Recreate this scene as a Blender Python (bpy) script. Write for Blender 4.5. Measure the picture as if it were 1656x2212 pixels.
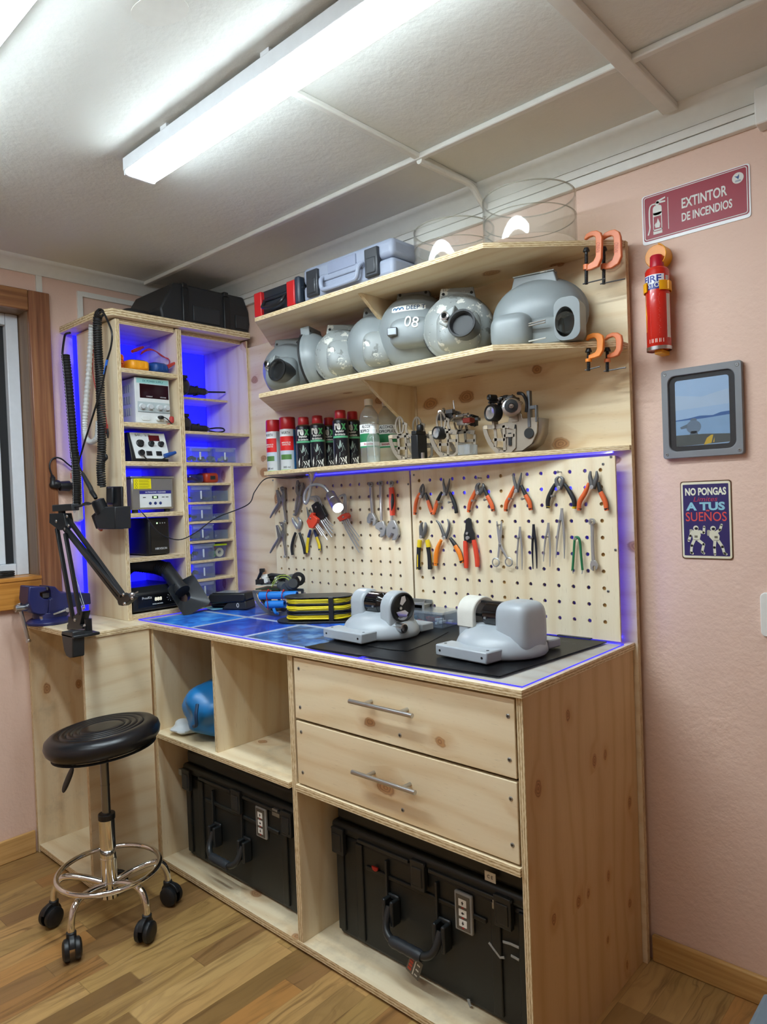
import bpy, bmesh, math, random
from mathutils import Vector, Matrix, Euler
random.seed(7)
for o in list(bpy.data.objects): bpy.data.objects.remove(o)
scene = bpy.context.scene
COL = scene.collection
PI = math.pi
R = math.radians

# ------------------------------------------------------------------ camera
CAM = Vector((2.8751, -1.9268, 1.3226)); FPX = 1518.1273
YAW, PITCH, ROLL = R(42.5525), R(-1.039), R(-2.1603)
_f = Vector((-math.sin(YAW)*math.cos(PITCH), math.cos(YAW)*math.cos(PITCH), math.sin(PITCH)))
_r = Vector((math.cos(YAW), math.sin(YAW), 0)); _u = _r.cross(_f)
_rt = _r*math.cos(ROLL) + _u*math.sin(ROLL); _up = -_r*math.sin(ROLL) + _u*math.cos(ROLL)
cam_d = bpy.data.cameras.new('camera'); cam = bpy.data.objects.new('camera', cam_d); COL.objects.link(cam)
cam.matrix_world = Matrix(((_rt.x, _up.x, -_f.x, CAM.x), (_rt.y, _up.y, -_f.y, CAM.y), (_rt.z, _up.z, -_f.z, CAM.z), (0, 0, 0, 1)))
cam_d.sensor_fit = 'VERTICAL'; cam_d.sensor_height = 24.0; cam_d.lens = 24.0*FPX/2212
cam_d.clip_start = .02
scene.camera = cam
def at(px, py, ax, val):
    """point of the place seen at photo pixel (px, py) that lies on the plane ax = val"""
    d = _rt*((px-828)/FPX) + _up*(-(py-1106)/FPX) + _f
    i = 'xyz'.index(ax)
    return CAM + d*((val-CAM[i])/d[i])
def K(ox, oy, s): return lambda x, y: (ox+x/s, oy+y/s)

# ------------------------------------------------------------------ light and exposure
scene.view_settings.view_transform = 'Standard'; scene.view_settings.look = 'None'
scene.view_settings.gamma = 1; scene.view_settings.use_curve_mapping = False
scene.view_settings.exposure = 1.20
LAMP_STRENGTH = 24.0
LAMP_COLOR = (.80, .93, 1.0)
BLUE_STRENGTH = 2.2
world = bpy.data.worlds.new('night'); scene.world = world; world.use_nodes = True
world.node_tree.nodes['Background'].inputs[0].default_value = (.012, .014, .02, 1)
world.node_tree.nodes['Background'].inputs[1].default_value = 1.0

# ------------------------------------------------------------------ materials
def lin(c):
    if isinstance(c, str):
        c = [int(c[i:i+2], 16)/255 for i in (0, 2, 4)]
    return tuple(x/12.92 if x <= .04045 else ((x+.055)/1.055)**2.4 for x in c)
class NT:
    def __init__(s, name):
        s.m = bpy.data.materials.new(name); s.m.use_nodes = True; s.t = s.m.node_tree
        s.b = s.t.nodes['Principled BSDF']; s.out = s.t.nodes['Material Output']
    def n(s, typ, **kw):
        nd = s.t.nodes.new(typ)
        for k, v in kw.items():
            if hasattr(nd, k): setattr(nd, k, v)
            else: nd.inputs[k.replace('_', ' ')].default_value = v
        return nd
    def l(s, a, b): s.t.links.new(a, b)
    def math(s, op, a, b=None, c=None):
        nd = s.t.nodes.new('ShaderNodeMath'); nd.operation = op
        for i, x in enumerate((a, b, c)):
            if x is None: continue
            if isinstance(x, (int, float)): nd.inputs[i].default_value = x
            else: s.l(x, nd.inputs[i])
        return nd.outputs[0]
    def mix(s, fac, a, b):
        nd = s.t.nodes.new('ShaderNodeMix'); nd.data_type = 'RGBA'
        for i, x in ((0, fac), (6, a), (7, b)):
            if isinstance(x, (int, float)): nd.inputs[i].default_value = x
            elif isinstance(x, tuple): nd.inputs[i].default_value = (*x[:3], 1)
            else: s.l(x, nd.inputs[i])
        return nd.outputs[2]
    def ramp(s, fac, stops, interp='LINEAR'):
        nd = s.t.nodes.new('ShaderNodeValToRGB'); cr = nd.color_ramp; cr.interpolation = interp
        while len(cr.elements) < len(stops): cr.elements.new(.5)
        for e, (p, c) in zip(cr.elements, stops): e.position = p; e.color = (*c, 1)
        s.l(fac, nd.inputs[0]); return nd.outputs[0]
    def comb(s, x, y, z=0.0):
        nd = s.t.nodes.new('ShaderNodeCombineXYZ')
        for i, v in enumerate((x, y, z)):
            if isinstance(v, (int, float)): nd.inputs[i].default_value = v
            else: s.l(v, nd.inputs[i])
        return nd.outputs[0]
    def sep(s, v):
        nd = s.t.nodes.new('ShaderNodeSeparateXYZ'); s.l(v, nd.inputs[0]); return nd.outputs
    def noise(s, vec, scale, detail=3, rough=.5, dim='3D'):
        nd = s.t.nodes.new('ShaderNodeTexNoise'); nd.noise_dimensions = dim
        s.l(vec, nd.inputs['Vector']); nd.inputs['Scale'].default_value = scale
        nd.inputs['Detail'].default_value = detail; nd.inputs['Roughness'].default_value = rough
        return nd.outputs['Fac']
    def bump(s, h, strength=.3, dist=.002):
        nd = s.t.nodes.new('ShaderNodeBump'); nd.inputs['Strength'].default_value = strength
        nd.inputs['Distance'].default_value = dist; s.l(h, nd.inputs['Height'])
        s.l(nd.outputs[0], s.b.inputs['Normal'])
    def col(s, c):
        if isinstance(c, tuple): s.b.inputs['Base Color'].default_value = (*c[:3], 1)
        else: s.l(c, s.b.inputs['Base Color'])
    def set(s, **kw):
        for k, v in kw.items():
            i = s.b.inputs[k.replace('_', ' ')]
            if isinstance(v, (int, float)): i.default_value = v
            elif isinstance(v, tuple): i.default_value = (*v[:3], 1)
            else: s.l(v, i)
_cache = {}
def solid(hexc, rough=.45, metal=0.0, name=None, noise=.06, bump=0, coat=0):
    key = (hexc, rough, metal, bump, coat)
    if key in _cache: return _cache[key]
    t = NT(name or 'paint_'+hexc); c = lin(hexc)
    tc = t.n('ShaderNodeTexCoord').outputs['Object']
    f = t.noise(tc, 35, 3)
    t.col(t.mix(f, tuple(x*(1-noise) for x in c), tuple(min(1, x*(1+noise)) for x in c)))
    t.set(Roughness=rough, Metallic=metal, Coat_Weight=coat)
    if bump: t.bump(t.noise(tc, 260, 2), bump, .001)
    _cache[key] = t.m; return t.m
def emit(hexc, strength, name, base='FFFFFF'):
    t = NT(name); t.col(lin(base)); t.set(Emission_Color=lin(hexc) if isinstance(hexc, str) else hexc, Emission_Strength=strength); return t.m
def clear(hexc, name, alpha=.12, rough=.05, ior=1.45, spec=1.0):
    """thin clear plastic or glass: transparent with a little diffuse tint and fresnel gloss"""
    t = NT(name); c = lin(hexc)
    tr = t.n('ShaderNodeBsdfTransparent'); tr.inputs[0].default_value = (*[.6+.4*x for x in c], 1)
    di = t.n('ShaderNodeBsdfPrincipled'); di.inputs['Base Color'].default_value = (*c, 1); di.inputs['Roughness'].default_value = rough
    gl = t.n('ShaderNodeBsdfGlossy'); gl.inputs['Roughness'].default_value = rough
    m1 = t.n('ShaderNodeMixShader'); m1.inputs[0].default_value = alpha
    t.l(tr.outputs[0], m1.inputs[1]); t.l(di.outputs[0], m1.inputs[2])
    lw = t.n('ShaderNodeLayerWeight'); lw.inputs[0].default_value = .5
    f0 = ((ior-1)/(ior+1))**2
    fr = t.math('MULTIPLY', t.math('ADD', f0, t.math('MULTIPLY', t.math('POWER', lw.outputs['Facing'], 5.0), 1-f0)), spec)
    m2 = t.n('ShaderNodeMixShader'); t.l(fr, m2.inputs[0])
    t.l(m1.outputs[0], m2.inputs[1]); t.l(gl.outputs[0], m2.inputs[2]); t.l(m2.outputs[0], t.out.inputs['Surface'])
    return t.m
def ply_mat(name, light='F1E2C2', dark='D6B582', knot='8A5430', kfreq=.30, dirt=0.0, ks=1.25):
    t = NT(name); uv = t.n('ShaderNodeUVMap').outputs[0]
    u, v, _ = t.sep(uv)
    lo = t.noise(t.comb(t.math('MULTIPLY', u, 1.3), t.math('MULTIPLY', v, 4.0)), 1.0, 3)
    # knots: one per random cell, stretched along the grain
    kv = t.comb(t.math('MULTIPLY', u, 3.4*ks), t.math('MULTIPLY', v, 5.2*ks))
    vo = t.n('ShaderNodeTexVoronoi', voronoi_dimensions='2D'); t.l(kv, vo.inputs['Vector']); vo.inputs['Scale'].default_value = 1.0
    wob = t.noise(kv, 6.0, 2)
    d = t.math('ADD', vo.outputs['Distance'], t.math('MULTIPLY', t.math('SUBTRACT', wob, .5), .10))
    sel = t.math('LESS_THAN', t.sep(vo.outputs['Color'])[0], kfreq)
    size = t.math('ADD', .07, t.math('MULTIPLY', t.sep(vo.outputs['Color'])[1], .08))
    near = t.math('MULTIPLY', sel, t.math('SUBTRACT', 1.0, t.math('SMOOTH_MIN', t.math('DIVIDE', d, t.math('MULTIPLY', size, 3.2)), 1.0, .2)))
    kn = t.n('ShaderNodeMapRange', interpolation_type='SMOOTHSTEP'); t.l(t.math('DIVIDE', d, size), kn.inputs[0])
    kn.inputs[1].default_value = .75; kn.inputs[2].default_value = 1.1; kn.inputs[3].default_value = 1; kn.inputs[4].default_value = 0
    kmask = t.math('MULTIPLY', sel, kn.outputs[0])
    rings = t.math('MULTIPLY', t.math('ADD', t.math('SINE', t.math('MULTIPLY', d, 150)), 1), .5)
    # cathedral figure: bands bent by low frequency noise and by the knots
    ph = t.math('ADD', t.math('MULTIPLY', v, 90), t.math('ADD', t.math('MULTIPLY', lo, 15), t.math('MULTIPLY', near, 5.0)))
    fig = t.math('POWER', t.math('MULTIPLY', t.math('ADD', t.math('SINE', ph), 1), .5), 3.0)
    streak = t.noise(t.comb(t.math('MULTIPLY', u, 5), t.math('MULTIPLY', v, 150)), 1.0, 4, .6)
    pore = t.n('ShaderNodeMapRange'); t.l(t.noise(t.comb(t.math('MULTIPLY', u, 28), t.math('MULTIPLY', v, 420)), 1.0, 2), pore.inputs[0])
    pore.inputs[1].default_value = .66; pore.inputs[2].default_value = .78
    patch = t.noise(t.comb(t.math('MULTIPLY', u, 2.5), t.math('MULTIPLY', v, 3)), 1.0, 2)
    amt = t.math('ADD', t.math('MULTIPLY', fig, .30), t.math('ADD', t.math('MULTIPLY', streak, .30), t.math('MULTIPLY', t.math('SUBTRACT', patch, .42), .9)))
    c = t.mix(t.math('MINIMUM', t.math('MAXIMUM', amt, 0.0), 1.0), lin(light), lin(dark))
    c = t.mix(t.math('MULTIPLY', near, .45), c, lin('BD8A50'))
    kc = t.mix(rings, lin(knot), lin('B98652'))
    c = t.mix(t.math('MULTIPLY', kmask, .78), c, kc)
    c = t.mix(t.math('MULTIPLY', pore.outputs[0], .45), c, lin('8E6C45'))
    if dirt:
        g = t.n('ShaderNodeMapRange'); t.l(t.noise(uv, 6, 5, .65), g.inputs[0]); g.inputs[1].default_value = .52; g.inputs[2].default_value = .75
        c = t.mix(t.math('MULTIPLY', g.outputs[0], dirt), c, lin('6F6350'))
    t.col(c); t.set(Roughness=.5, Specular_IOR_Level=.35)
    t.bump(streak, .08, .001)
    return t.m
def edge_mat():
    t = NT('plywood_edge'); uv = t.n('ShaderNodeUVMap').outputs[0]; u, v, _ = t.sep(uv)
    w = t.noise(t.comb(t.math('MULTIPLY', u, 9), v), 1.0, 3)
    lay = t.math('SINE', t.math('ADD', t.math('MULTIPLY', v, 17.5), t.math('MULTIPLY', t.math('SUBTRACT', w, .5), 2.2)))
    nz = t.noise(t.comb(t.math('MULTIPLY', u, 60), t.math('MULTIPLY', v, 7)), 1.0, 4, .6)
    f = t.math('ADD', t.math('MULTIPLY', lay, .15), nz)
    c = t.ramp(f, [(.26, lin('9A7E52')), (.47, lin('D2B88C')), (.72, lin('EFE1C0'))])
    g = t.n('ShaderNodeMapRange'); t.l(t.noise(t.comb(t.math('MULTIPLY', u, 16), t.math('MULTIPLY', v, 2)), 1, 3), g.inputs[0]); g.inputs[1].default_value = .68; g.inputs[2].default_value = .76
    t.col(t.mix(t.math('MULTIPLY', g.outputs[0], .7), c, lin('6B5334'))); t.set(Roughness=.6, Specular_IOR_Level=.25); return t.m
M = {}
M['ply'] = ply_mat('pine_plywood')
M['plyknot'] = ply_mat('knotty_plywood', kfreq=.55); M['plyr'] = ply_mat('tan_plywood', light='D8B98A', dark='B68E5A', knot='7A4E2C', kfreq=.36, ks=1.9)
M['plyd'] = ply_mat('scuffed_plywood', dirt=.35)
M['edge'] = edge_mat()
M['plypeg'] = ply_mat('clear_plywood', light='F2E6CB', dark='D9BE92', kfreq=.05)

# ------------------------------------------------------------------ mesh helpers
def frame(o, x, y):
    """matrix whose local x, y axes are the world vectors x, y, at o"""
    x = Vector(x).normalized(); z = x.cross(Vector(y)).normalized(); y = z.cross(x)
    return Matrix(((x.x, y.x, z.x, o[0]), (x.y, y.y, z.y, o[1]), (x.z, y.z, z.z, o[2]), (0, 0, 0, 1)))
def along(p0, p1):
    """matrix at p0 with local z towards p1"""
    d = Vector(p1)-Vector(p0); q = d.to_track_quat('Z', 'Y')
    return Matrix.Translation(p0) @ q.to_matrix().to_4x4()
class MB:
    def __init__(s, m=None): s.v = []; s.f = []; s.mi = []; s.uv = {}; s.M = m or Matrix.Identity(4)
    def add(s, vs, fs, mi=0, uvs=None, M=None):
        b = len(s.v); mm = s.M @ M if M is not None else s.M
        s.v += [tuple(mm @ Vector(p)) for p in vs]
        for i, f in enumerate(fs):
            if uvs and uvs[i]: s.uv[len(s.f)] = uvs[i]
            s.f.append(tuple(b+k for k in f)); s.mi.append(mi)
        return s
    def box(s, x0, x1, y0, y1, z0, z1, mi=0, M=None):
        vs = [(x0,y0,z0),(x1,y0,z0),(x1,y1,z0),(x0,y1,z0),(x0,y0,z1),(x1,y0,z1),(x1,y1,z1),(x0,y1,z1)]
        return s.add(vs, [(0,3,2,1),(4,5,6,7),(0,1,5,4),(1,2,6,5),(2,3,7,6),(3,0,4,7)], mi, None, M)
    def cbox(s, c, d, mi=0, M=None):
        return s.box(c[0]-d[0]/2, c[0]+d[0]/2, c[1]-d[1]/2, c[1]+d[1]/2, c[2]-d[2]/2, c[2]+d[2]/2, mi, M)
    def board(s, x0, x1, y0, y1, z0, z1, grain, M=None, mi=0, ei=1):
        d = (x1-x0, y1-y0, z1-z0); th = d.index(min(d)); g = 'xyz'.index(grain)
        vs = [(x0,y0,z0),(x1,y0,z0),(x1,y1,z0),(x0,y1,z0),(x0,y0,z1),(x1,y0,z1),(x1,y1,z1),(x0,y1,z1)]
        fs = [(0,3,2,1),(4,5,6,7),(0,1,5,4),(1,2,6,5),(2,3,7,6),(3,0,4,7)]; ax = [2,2,1,0,1,0]
        ou, ov = random.uniform(0, 20), random.uniform(0, 20)
        for f, a in zip(fs, ax):
            if a == th:
                o = [i for i in range(3) if i != th and i != g][0]
                oo = ov + (3.7 if f in (fs[1], fs[3], fs[4]) else 0)
                uv = [(vs[k][g]+ou, vs[k][o]+oo) for k in f]; m = mi
            else:
                o = [i for i in range(3) if i != th and i != a][0]
                uv = [(vs[k][o]+ou, (vs[k][th]-(x0,y0,z0)[th])/d[th]) for k in f]; m = ei
            s.add([vs[k] for k in f], [(0,1,2,3)], m, [uv], M)
        return s
    def polyboard(s, pts, z0, z1, grain='x', M=None, mi=0, ei=1):
        """flat board of outline pts (x, y) between z0 and z1"""
        n = len(pts); ou, ov = random.uniform(0, 20), random.uniform(0, 20)
        sw = (lambda p: (p[0]+ou, p[1]+ov)) if grain == 'x' else (lambda p: (p[1]+ou, p[0]+ov))
        a = sum(pts[i][0]*pts[(i+1)%n][1]-pts[(i+1)%n][0]*pts[i][1] for i in range(n))
        if a < 0: pts = pts[::-1]
        s.add([(x,y,z1) for x,y in pts], [tuple(range(n))], mi, [[sw(p) for p in pts]], M)
        s.add([(x,y,z0) for x,y in pts], [tuple(range(n))[::-1]], mi, [[sw(p) for p in pts][::-1]], M)
        L = 0
        for i in range(n):
            p, q = pts[i], pts[(i+1)%n]; l = math.dist(p, q)
            s.add([(*p,z0),(*q,z0),(*q,z1),(*p,z1)], [(0,1,2,3)], ei, [[(L,0),(L+l,0),(L+l,1),(L,1)]], M); L += l
        return s
    def prism(s, pts, z0, z1, mi=0, M=None, hole=None):
        n = len(pts); a = sum(pts[i][0]*pts[(i+1)%n][1]-pts[(i+1)%n][0]*pts[i][1] for i in range(n))
        if a < 0: pts = pts[::-1]
        vs = [(x,y,z0) for x,y in pts]+[(x,y,z1) for x,y in pts]
        fs = [tuple(range(n))[::-1], tuple(range(n,2*n))]+[(i,(i+1)%n,n+(i+1)%n,n+i) for i in range(n)]
        return s.add(vs, fs, mi, None, M)
    def ringprism(s, outer, inner, z0, z1, mi=0, M=None):
        """plate with a hole; outer and inner have equal counts"""
        n = len(outer); vs = []
        for P, z in ((outer,z0),(inner,z0),(outer,z1),(inner,z1)): vs += [(x,y,z) for x,y in P]
        fs = []
        for i in range(n):
            j = (i+1)%n
            fs += [(i,n+i,n+j,j),(2*n+i,2*n+j,3*n+j,3*n+i),(i,j,2*n+j,2*n+i),(n+i,3*n+i,3*n+j,n+j)]
        return s.add(vs, fs, mi, None, M)
    def lathe(s, prof, seg=32, mi=0, M=None, a0=0, a1=2*PI):
        """prof = [(r, z)] turned about local z"""
        full = abs(a1-a0-2*PI) < 1e-6; n = len(prof); k = seg if full else seg+1
        vs = [(r*math.cos(a0+(a1-a0)*i/seg), r*math.sin(a0+(a1-a0)*i/seg), z) for i in range(k) for r, z in prof]
        fs = []
        for i in range(seg):
            j = (i+1)%k
            for q in range(n-1):
                a, b, c, d = i*n+q, j*n+q, j*n+q+1, i*n+q+1
                if prof[q][0] < 1e-7: fs.append((a,c,d))
                elif prof[q+1][0] < 1e-7: fs.append((a,b,d))
                else: fs.append((a,b,c,d))
        return s.add(vs, fs, mi, None, M)
    def cyl(s, p0, p1, r0, r1=None, seg=20, mi=0, caps=True):
        r1 = r0 if r1 is None else r1; h = (Vector(p1)-Vector(p0)).length
        pr = [(0,0),(r0,0),(r1,h),(0,h)] if caps else [(r0,0),(r1,h)]
        return s.lathe(pr, seg, mi, along(p0, p1))
    def tube(s, pts, r, seg=10, closed=False, mi=0, flat=1.0, flatdir=None):
        pts = [Vector(p) for p in pts]; n = len(pts); rr = r if isinstance(r, (list, tuple)) else [r]*n
        vs = []; up = None
        for i, p in enumerate(pts):
            a = pts[(i-1)%n] if (closed or i > 0) else p; b = pts[(i+1)%n] if (closed or i < n-1) else p
            t = (b-a).normalized() if (b-a).length > 1e-9 else Vector((0,0,1))
            if flatdir is not None: x = (Vector(flatdir) - t*t.dot(Vector(flatdir))).normalized()
            elif up is None:
                x = t.orthogonal().normalized()
            else: x = (up - t*t.dot(up)).normalized()
            up = x; y = t.cross(x)
            for k in range(seg):
                an = 2*PI*k/seg; vs.append(p + x*math.cos(an)*rr[i]*flat + y*math.sin(an)*rr[i])
        fs = []
        for i in range(n if closed else n-1):
            j = (i+1)%n
            for k in range(seg): m = (k+1)%seg; fs.append((i*seg+k, i*seg+m, j*seg+m, j*seg+k))
        if not closed: fs += [tuple(range(seg))[::-1], tuple((n-1)*seg+k for k in range(seg))]
        return s.add(vs, fs, mi)
    def ball(s, c, r, seg=16, rings=10, mi=0, M=None):
        rx, ry, rz = (r, r, r) if isinstance(r, (int, float)) else r
        pr = [(math.sin(PI*i/rings), -math.cos(PI*i/rings)) for i in range(rings+1)]
        pr[0] = (0, -1); pr[-1] = (0, 1)
        mm = Matrix.Translation(c) @ (M or Matrix.Identity(4)) @ Matrix.Diagonal((rx, ry, rz, 1))
        return s.lathe(pr, seg, mi, mm)
    def rbox(s, c, d, e=3.5, seg=24, rings=14, mi=0, M=None):
        """rounded block: a superellipsoid of size d"""
        sg = lambda w, m: math.copysign(abs(w)**m, w)
        vs = []; p = 2/e
        for i in range(rings+1):
            ph = -PI/2+PI*i/rings
            for k in range(seg):
                th = 2*PI*k/seg
                vs.append((c[0]+d[0]/2*sg(math.cos(ph),p)*sg(math.cos(th),p), c[1]+d[1]/2*sg(math.cos(ph),p)*sg(math.sin(th),p), c[2]+d[2]/2*sg(math.sin(ph),p)))
        fs = [(i*seg+k, i*seg+(k+1)%seg, (i+1)*seg+(k+1)%seg, (i+1)*seg+k) for i in range(rings) for k in range(seg)]
        return s.add(vs, fs, mi, None, M)
    def build(s, name, mat, parent=None, bevel=0, smooth=35, origin=None, seg=2, sub=0, merge=False):
        me = bpy.data.meshes.new(name)
        o0 = Vector(origin) if origin is not None else Vector((0,0,0))
        me.from_pydata([tuple(Vector(p)-o0) for p in s.v], [], s.f)
        mats = mat if isinstance(mat, (list, tuple)) else [mat]
        for m in mats: me.materials.append(M[m] if isinstance(m, str) else m)
        me.polygons.foreach_set('material_index', [min(i, len(mats)-1) for i in s.mi])
        if s.uv:
            ul = me.uv_layers.new(name='UVMap')
            for fi, uv in s.uv.items():
                for li, w in zip(me.polygons[fi].loop_indices, uv): ul.data[li].uv = w
        me.validate(); me.update()
        bm = bmesh.new(); bm.from_mesh(me)
        bmesh.ops.remove_doubles(bm, verts=bm.verts, dist=1e-6 if not merge else 2e-4)
        bmesh.ops.recalc_face_normals(bm, faces=bm.faces)
        bm.to_mesh(me); bm.free()
        if smooth: me.shade_smooth(); me.set_sharp_from_angle(angle=R(smooth))
        o = bpy.data.objects.new(name, me); COL.objects.link(o)
        if parent: o.parent = parent
        elif origin is not None: o.location = o0
        if bevel:
            b = o.modifiers.new('bevel', 'BEVEL'); b.width = bevel; b.segments = seg; b.limit_method = 'ANGLE'; b.angle_limit = R(40); b.harden_normals = False
        if sub:
            b = o.modifiers.new('sub', 'SUBSURF'); b.levels = sub; b.render_levels = sub
        return o
def tag(o, label=None, cat=None, group=None, kind=None):
    if label: o['label'] = label
    if cat: o['category'] = cat
    if group: o['group'] = group
    if kind: o['kind'] = kind
    return o
def thing(name, label, cat, loc=(0,0,0), rot=(0,0,0), group=None):
    o = bpy.data.objects.new(name, None); COL.objects.link(o); o.empty_display_size = .05
    o.location = loc; o.rotation_euler = rot; return tag(o, label, cat, group)
def struct(name, mb, mat, parent=None, label=None, bevel=0, smooth=35):
    o = mb.build(name, mat, parent, bevel, smooth)
    return tag(o, label, None, None, 'structure') if parent is None else o
def dup(o, label=None, loc=None, rot=None, parent=None, group=None):
    c = o.copy(); COL.objects.link(c)
    if parent: c.parent = parent
    if loc is not None: c.location = loc
    if rot is not None: c.rotation_euler = rot
    if label: c['label'] = label
    if group: c['group'] = group
    for ch in list(o.children): dup(ch, parent=c)
    return c
def text_mesh(txt, size, bold=0.0, ext=.0004, shear=0, width=None, align='CENTER', xs=1.0):
    cu = bpy.data.curves.new('lettering', 'FONT'); cu.body = txt; cu.size = size; cu.extrude = ext; cu.offset = bold*size
    cu.shear = shear; cu.align_x = align; cu.align_y = 'CENTER'; cu.resolution_u = 3
    o = bpy.data.objects.new('lettering', cu); COL.objects.link(o)
    dg = bpy.context.evaluated_depsgraph_get(); me = bpy.data.meshes.new_from_object(o.evaluated_get(dg))
    bpy.data.objects.remove(o); bpy.data.curves.remove(cu)
    vs = [v.co.copy() for v in me.vertices]; fs = [tuple(p.vertices) for p in me.polygons]; bpy.data.meshes.remove(me)
    if width and vs:
        w = max(v.x for v in vs)-min(v.x for v in vs); k = width/w
        for v in vs: v.x *= k
    elif xs != 1:
        for v in vs: v.x *= xs
    return vs, fs
def wrap(vs, r):
    """bend flat lettering (x, y, z) round a vertical cylinder of radius r whose front faces -y"""
    return [(math.sin(v[0]/r)*(r+v[2]), -math.cos(v[0]/r)*(r+v[2]), v[1]) for v in vs]
def sub_strip(vs, fs): return vs, fs
def lettering(lines, mat, parent, Mx, name='lettering', bold=.0, xs=1.0):
    """lines = [(text, x, y, size, width or None)] in the plane Mx"""
    mb = MB()
    for L in lines:
        vs, fs = text_mesh(L[0], L[3], bold, width=L[4] if len(L) > 4 else None, xs=xs)
        mb.add([(v.x+L[1], v.y+L[2], v.z) for v in vs], fs, 0, None, Mx)
    return mb.build(name, mat, parent, smooth=0)
FRONT = lambda o: frame(o, (1,0,0), (0,0,1))      # writing that faces -y
SIDE = lambda o: frame(o, (0,1,0), (0,0,1))       # writing that faces +x
def circ(cx, cy, r, n=16, ry=None): return [(cx+r*math.cos(2*PI*i/n), cy+(ry or r)*math.sin(2*PI*i/n)) for i in range(n)]
def rrect(cx, cy, w, h, r, n=4):
    out = []
    for sx, sy, a in ((1,1,0),(-1,1,90),(-1,-1,180),(1,-1,270)):
        for i in range(n+1):
            t = R(a+90*i/n); out.append((cx+sx*(w/2-r)+r*math.cos(t), cy+sy*(h/2-r)+r*math.sin(t)))
    return out
def smooth_path(pts, n=6):
    """Catmull-Rom through pts"""
    P = [Vector(p) for p in pts]; out = []
    for i in range(len(P)-1):
        a, b, c, d = P[max(i-1,0)], P[i], P[i+1], P[min(i+2,len(P)-1)]
        for k in range(n):
            t = k/n; out.append(.5*((2*b)+(-a+c)*t+(2*a-5*b+4*c-d)*t*t+(-a+3*b-3*c+d)*t**3))
    out.append(P[-1]); return out

# ------------------------------------------------------------------ the setting
ROOM_X, ROOM_Y, ZC = 3.9, -3.4, 2.31
def wall_mat(name, hexc, hex2, bs, scale=1.0):
    t = NT(name); tc = t.n('ShaderNodeTexCoord').outputs['Object']
    big = t.noise(tc, 1.7*scale, 4, .6); fine = t.noise(tc, 70*scale, 4, .6); mid = t.noise(tc, 22*scale, 3)
    c = t.mix(big, lin(hexc), lin(hex2))
    chip = t.n('ShaderNodeMapRange'); t.l(t.noise(tc, 13, 5, .62), chip.inputs[0]); chip.inputs[1].default_value = .70; chip.inputs[2].default_value = .715
    c = t.mix(t.math('MULTIPLY', chip.outputs[0], .5), c, lin('EDE6DA'))
    t.col(c); t.set(Roughness=.62, Specular_IOR_Level=.35)
    t.bump(t.math('ADD', t.math('MULTIPLY', fine, .6), mid), bs, .006); return t.m
M['pink'] = wall_mat('pink_wall_paint', 'E6C8B6', 'DFBFAD', .5)
M['ceil'] = wall_mat('ceiling_paint', 'E6E8E2', 'DEDFD8', .34)
M['white'] = solid('E6E6E0', .4, name='white_paint')
M['cove'] = solid('E2E2DA', .5, name='aged_white_paint')
def stripwood(name, stops, ax, sx, sy, rough=.35, bs=.05):
    t = NT(name); tc = t.n('ShaderNodeTexCoord').outputs['Object']; p = t.sep(tc)
    a = p['xyz'.index(ax)]; o = [p[i] for i in range(3) if i != 'xyz'.index(ax)]
    b = t.math('ADD', o[0], o[1])
    n = t.noise(t.comb(t.math('MULTIPLY', a, sx), t.math('MULTIPLY', b, sy)), 1.0, 5, .6)
    t.col(t.ramp(n, [(p_, lin(c)) for p_, c in stops])); t.set(Roughness=rough); t.bump(n, bs, .001); return t.m
M['casing'] = stripwood('varnished_pine', [(.25, '5E3824'), (.5, '8A5A3E'), (.75, 'AA7A52')], 'z', 2, 60, .3)
M['casing_y'] = stripwood('varnished_pine_rail', [(.25, '6A4228'), (.5, '94643E'), (.75, 'AE7E50')], 'y', 2, 60, .3)
M['sill'] = stripwood('golden_pine', [(.25, 'A86A28'), (.5, 'CC8C40'), (.75, 'DDA558')], 'y', 2, 50, .3)
M['reveal'] = stripwood('brown_lining', [(.25, '6B5340'), (.55, '846A52'), (.8, '9A8168')], 'z', 2, 30, .5)
M['base_x'] = stripwood('pine_skirting', [(.25, 'A97F45'), (.5, 'C69C5E'), (.75, 'D6B174')], 'x', 2, 60, .35)
M['base_y'] = stripwood('pine_skirting_left', [(.25, 'B08648'), (.5, 'CFA468'), (.75, 'DCB67C')], 'y', 2, 60, .35)
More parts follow.
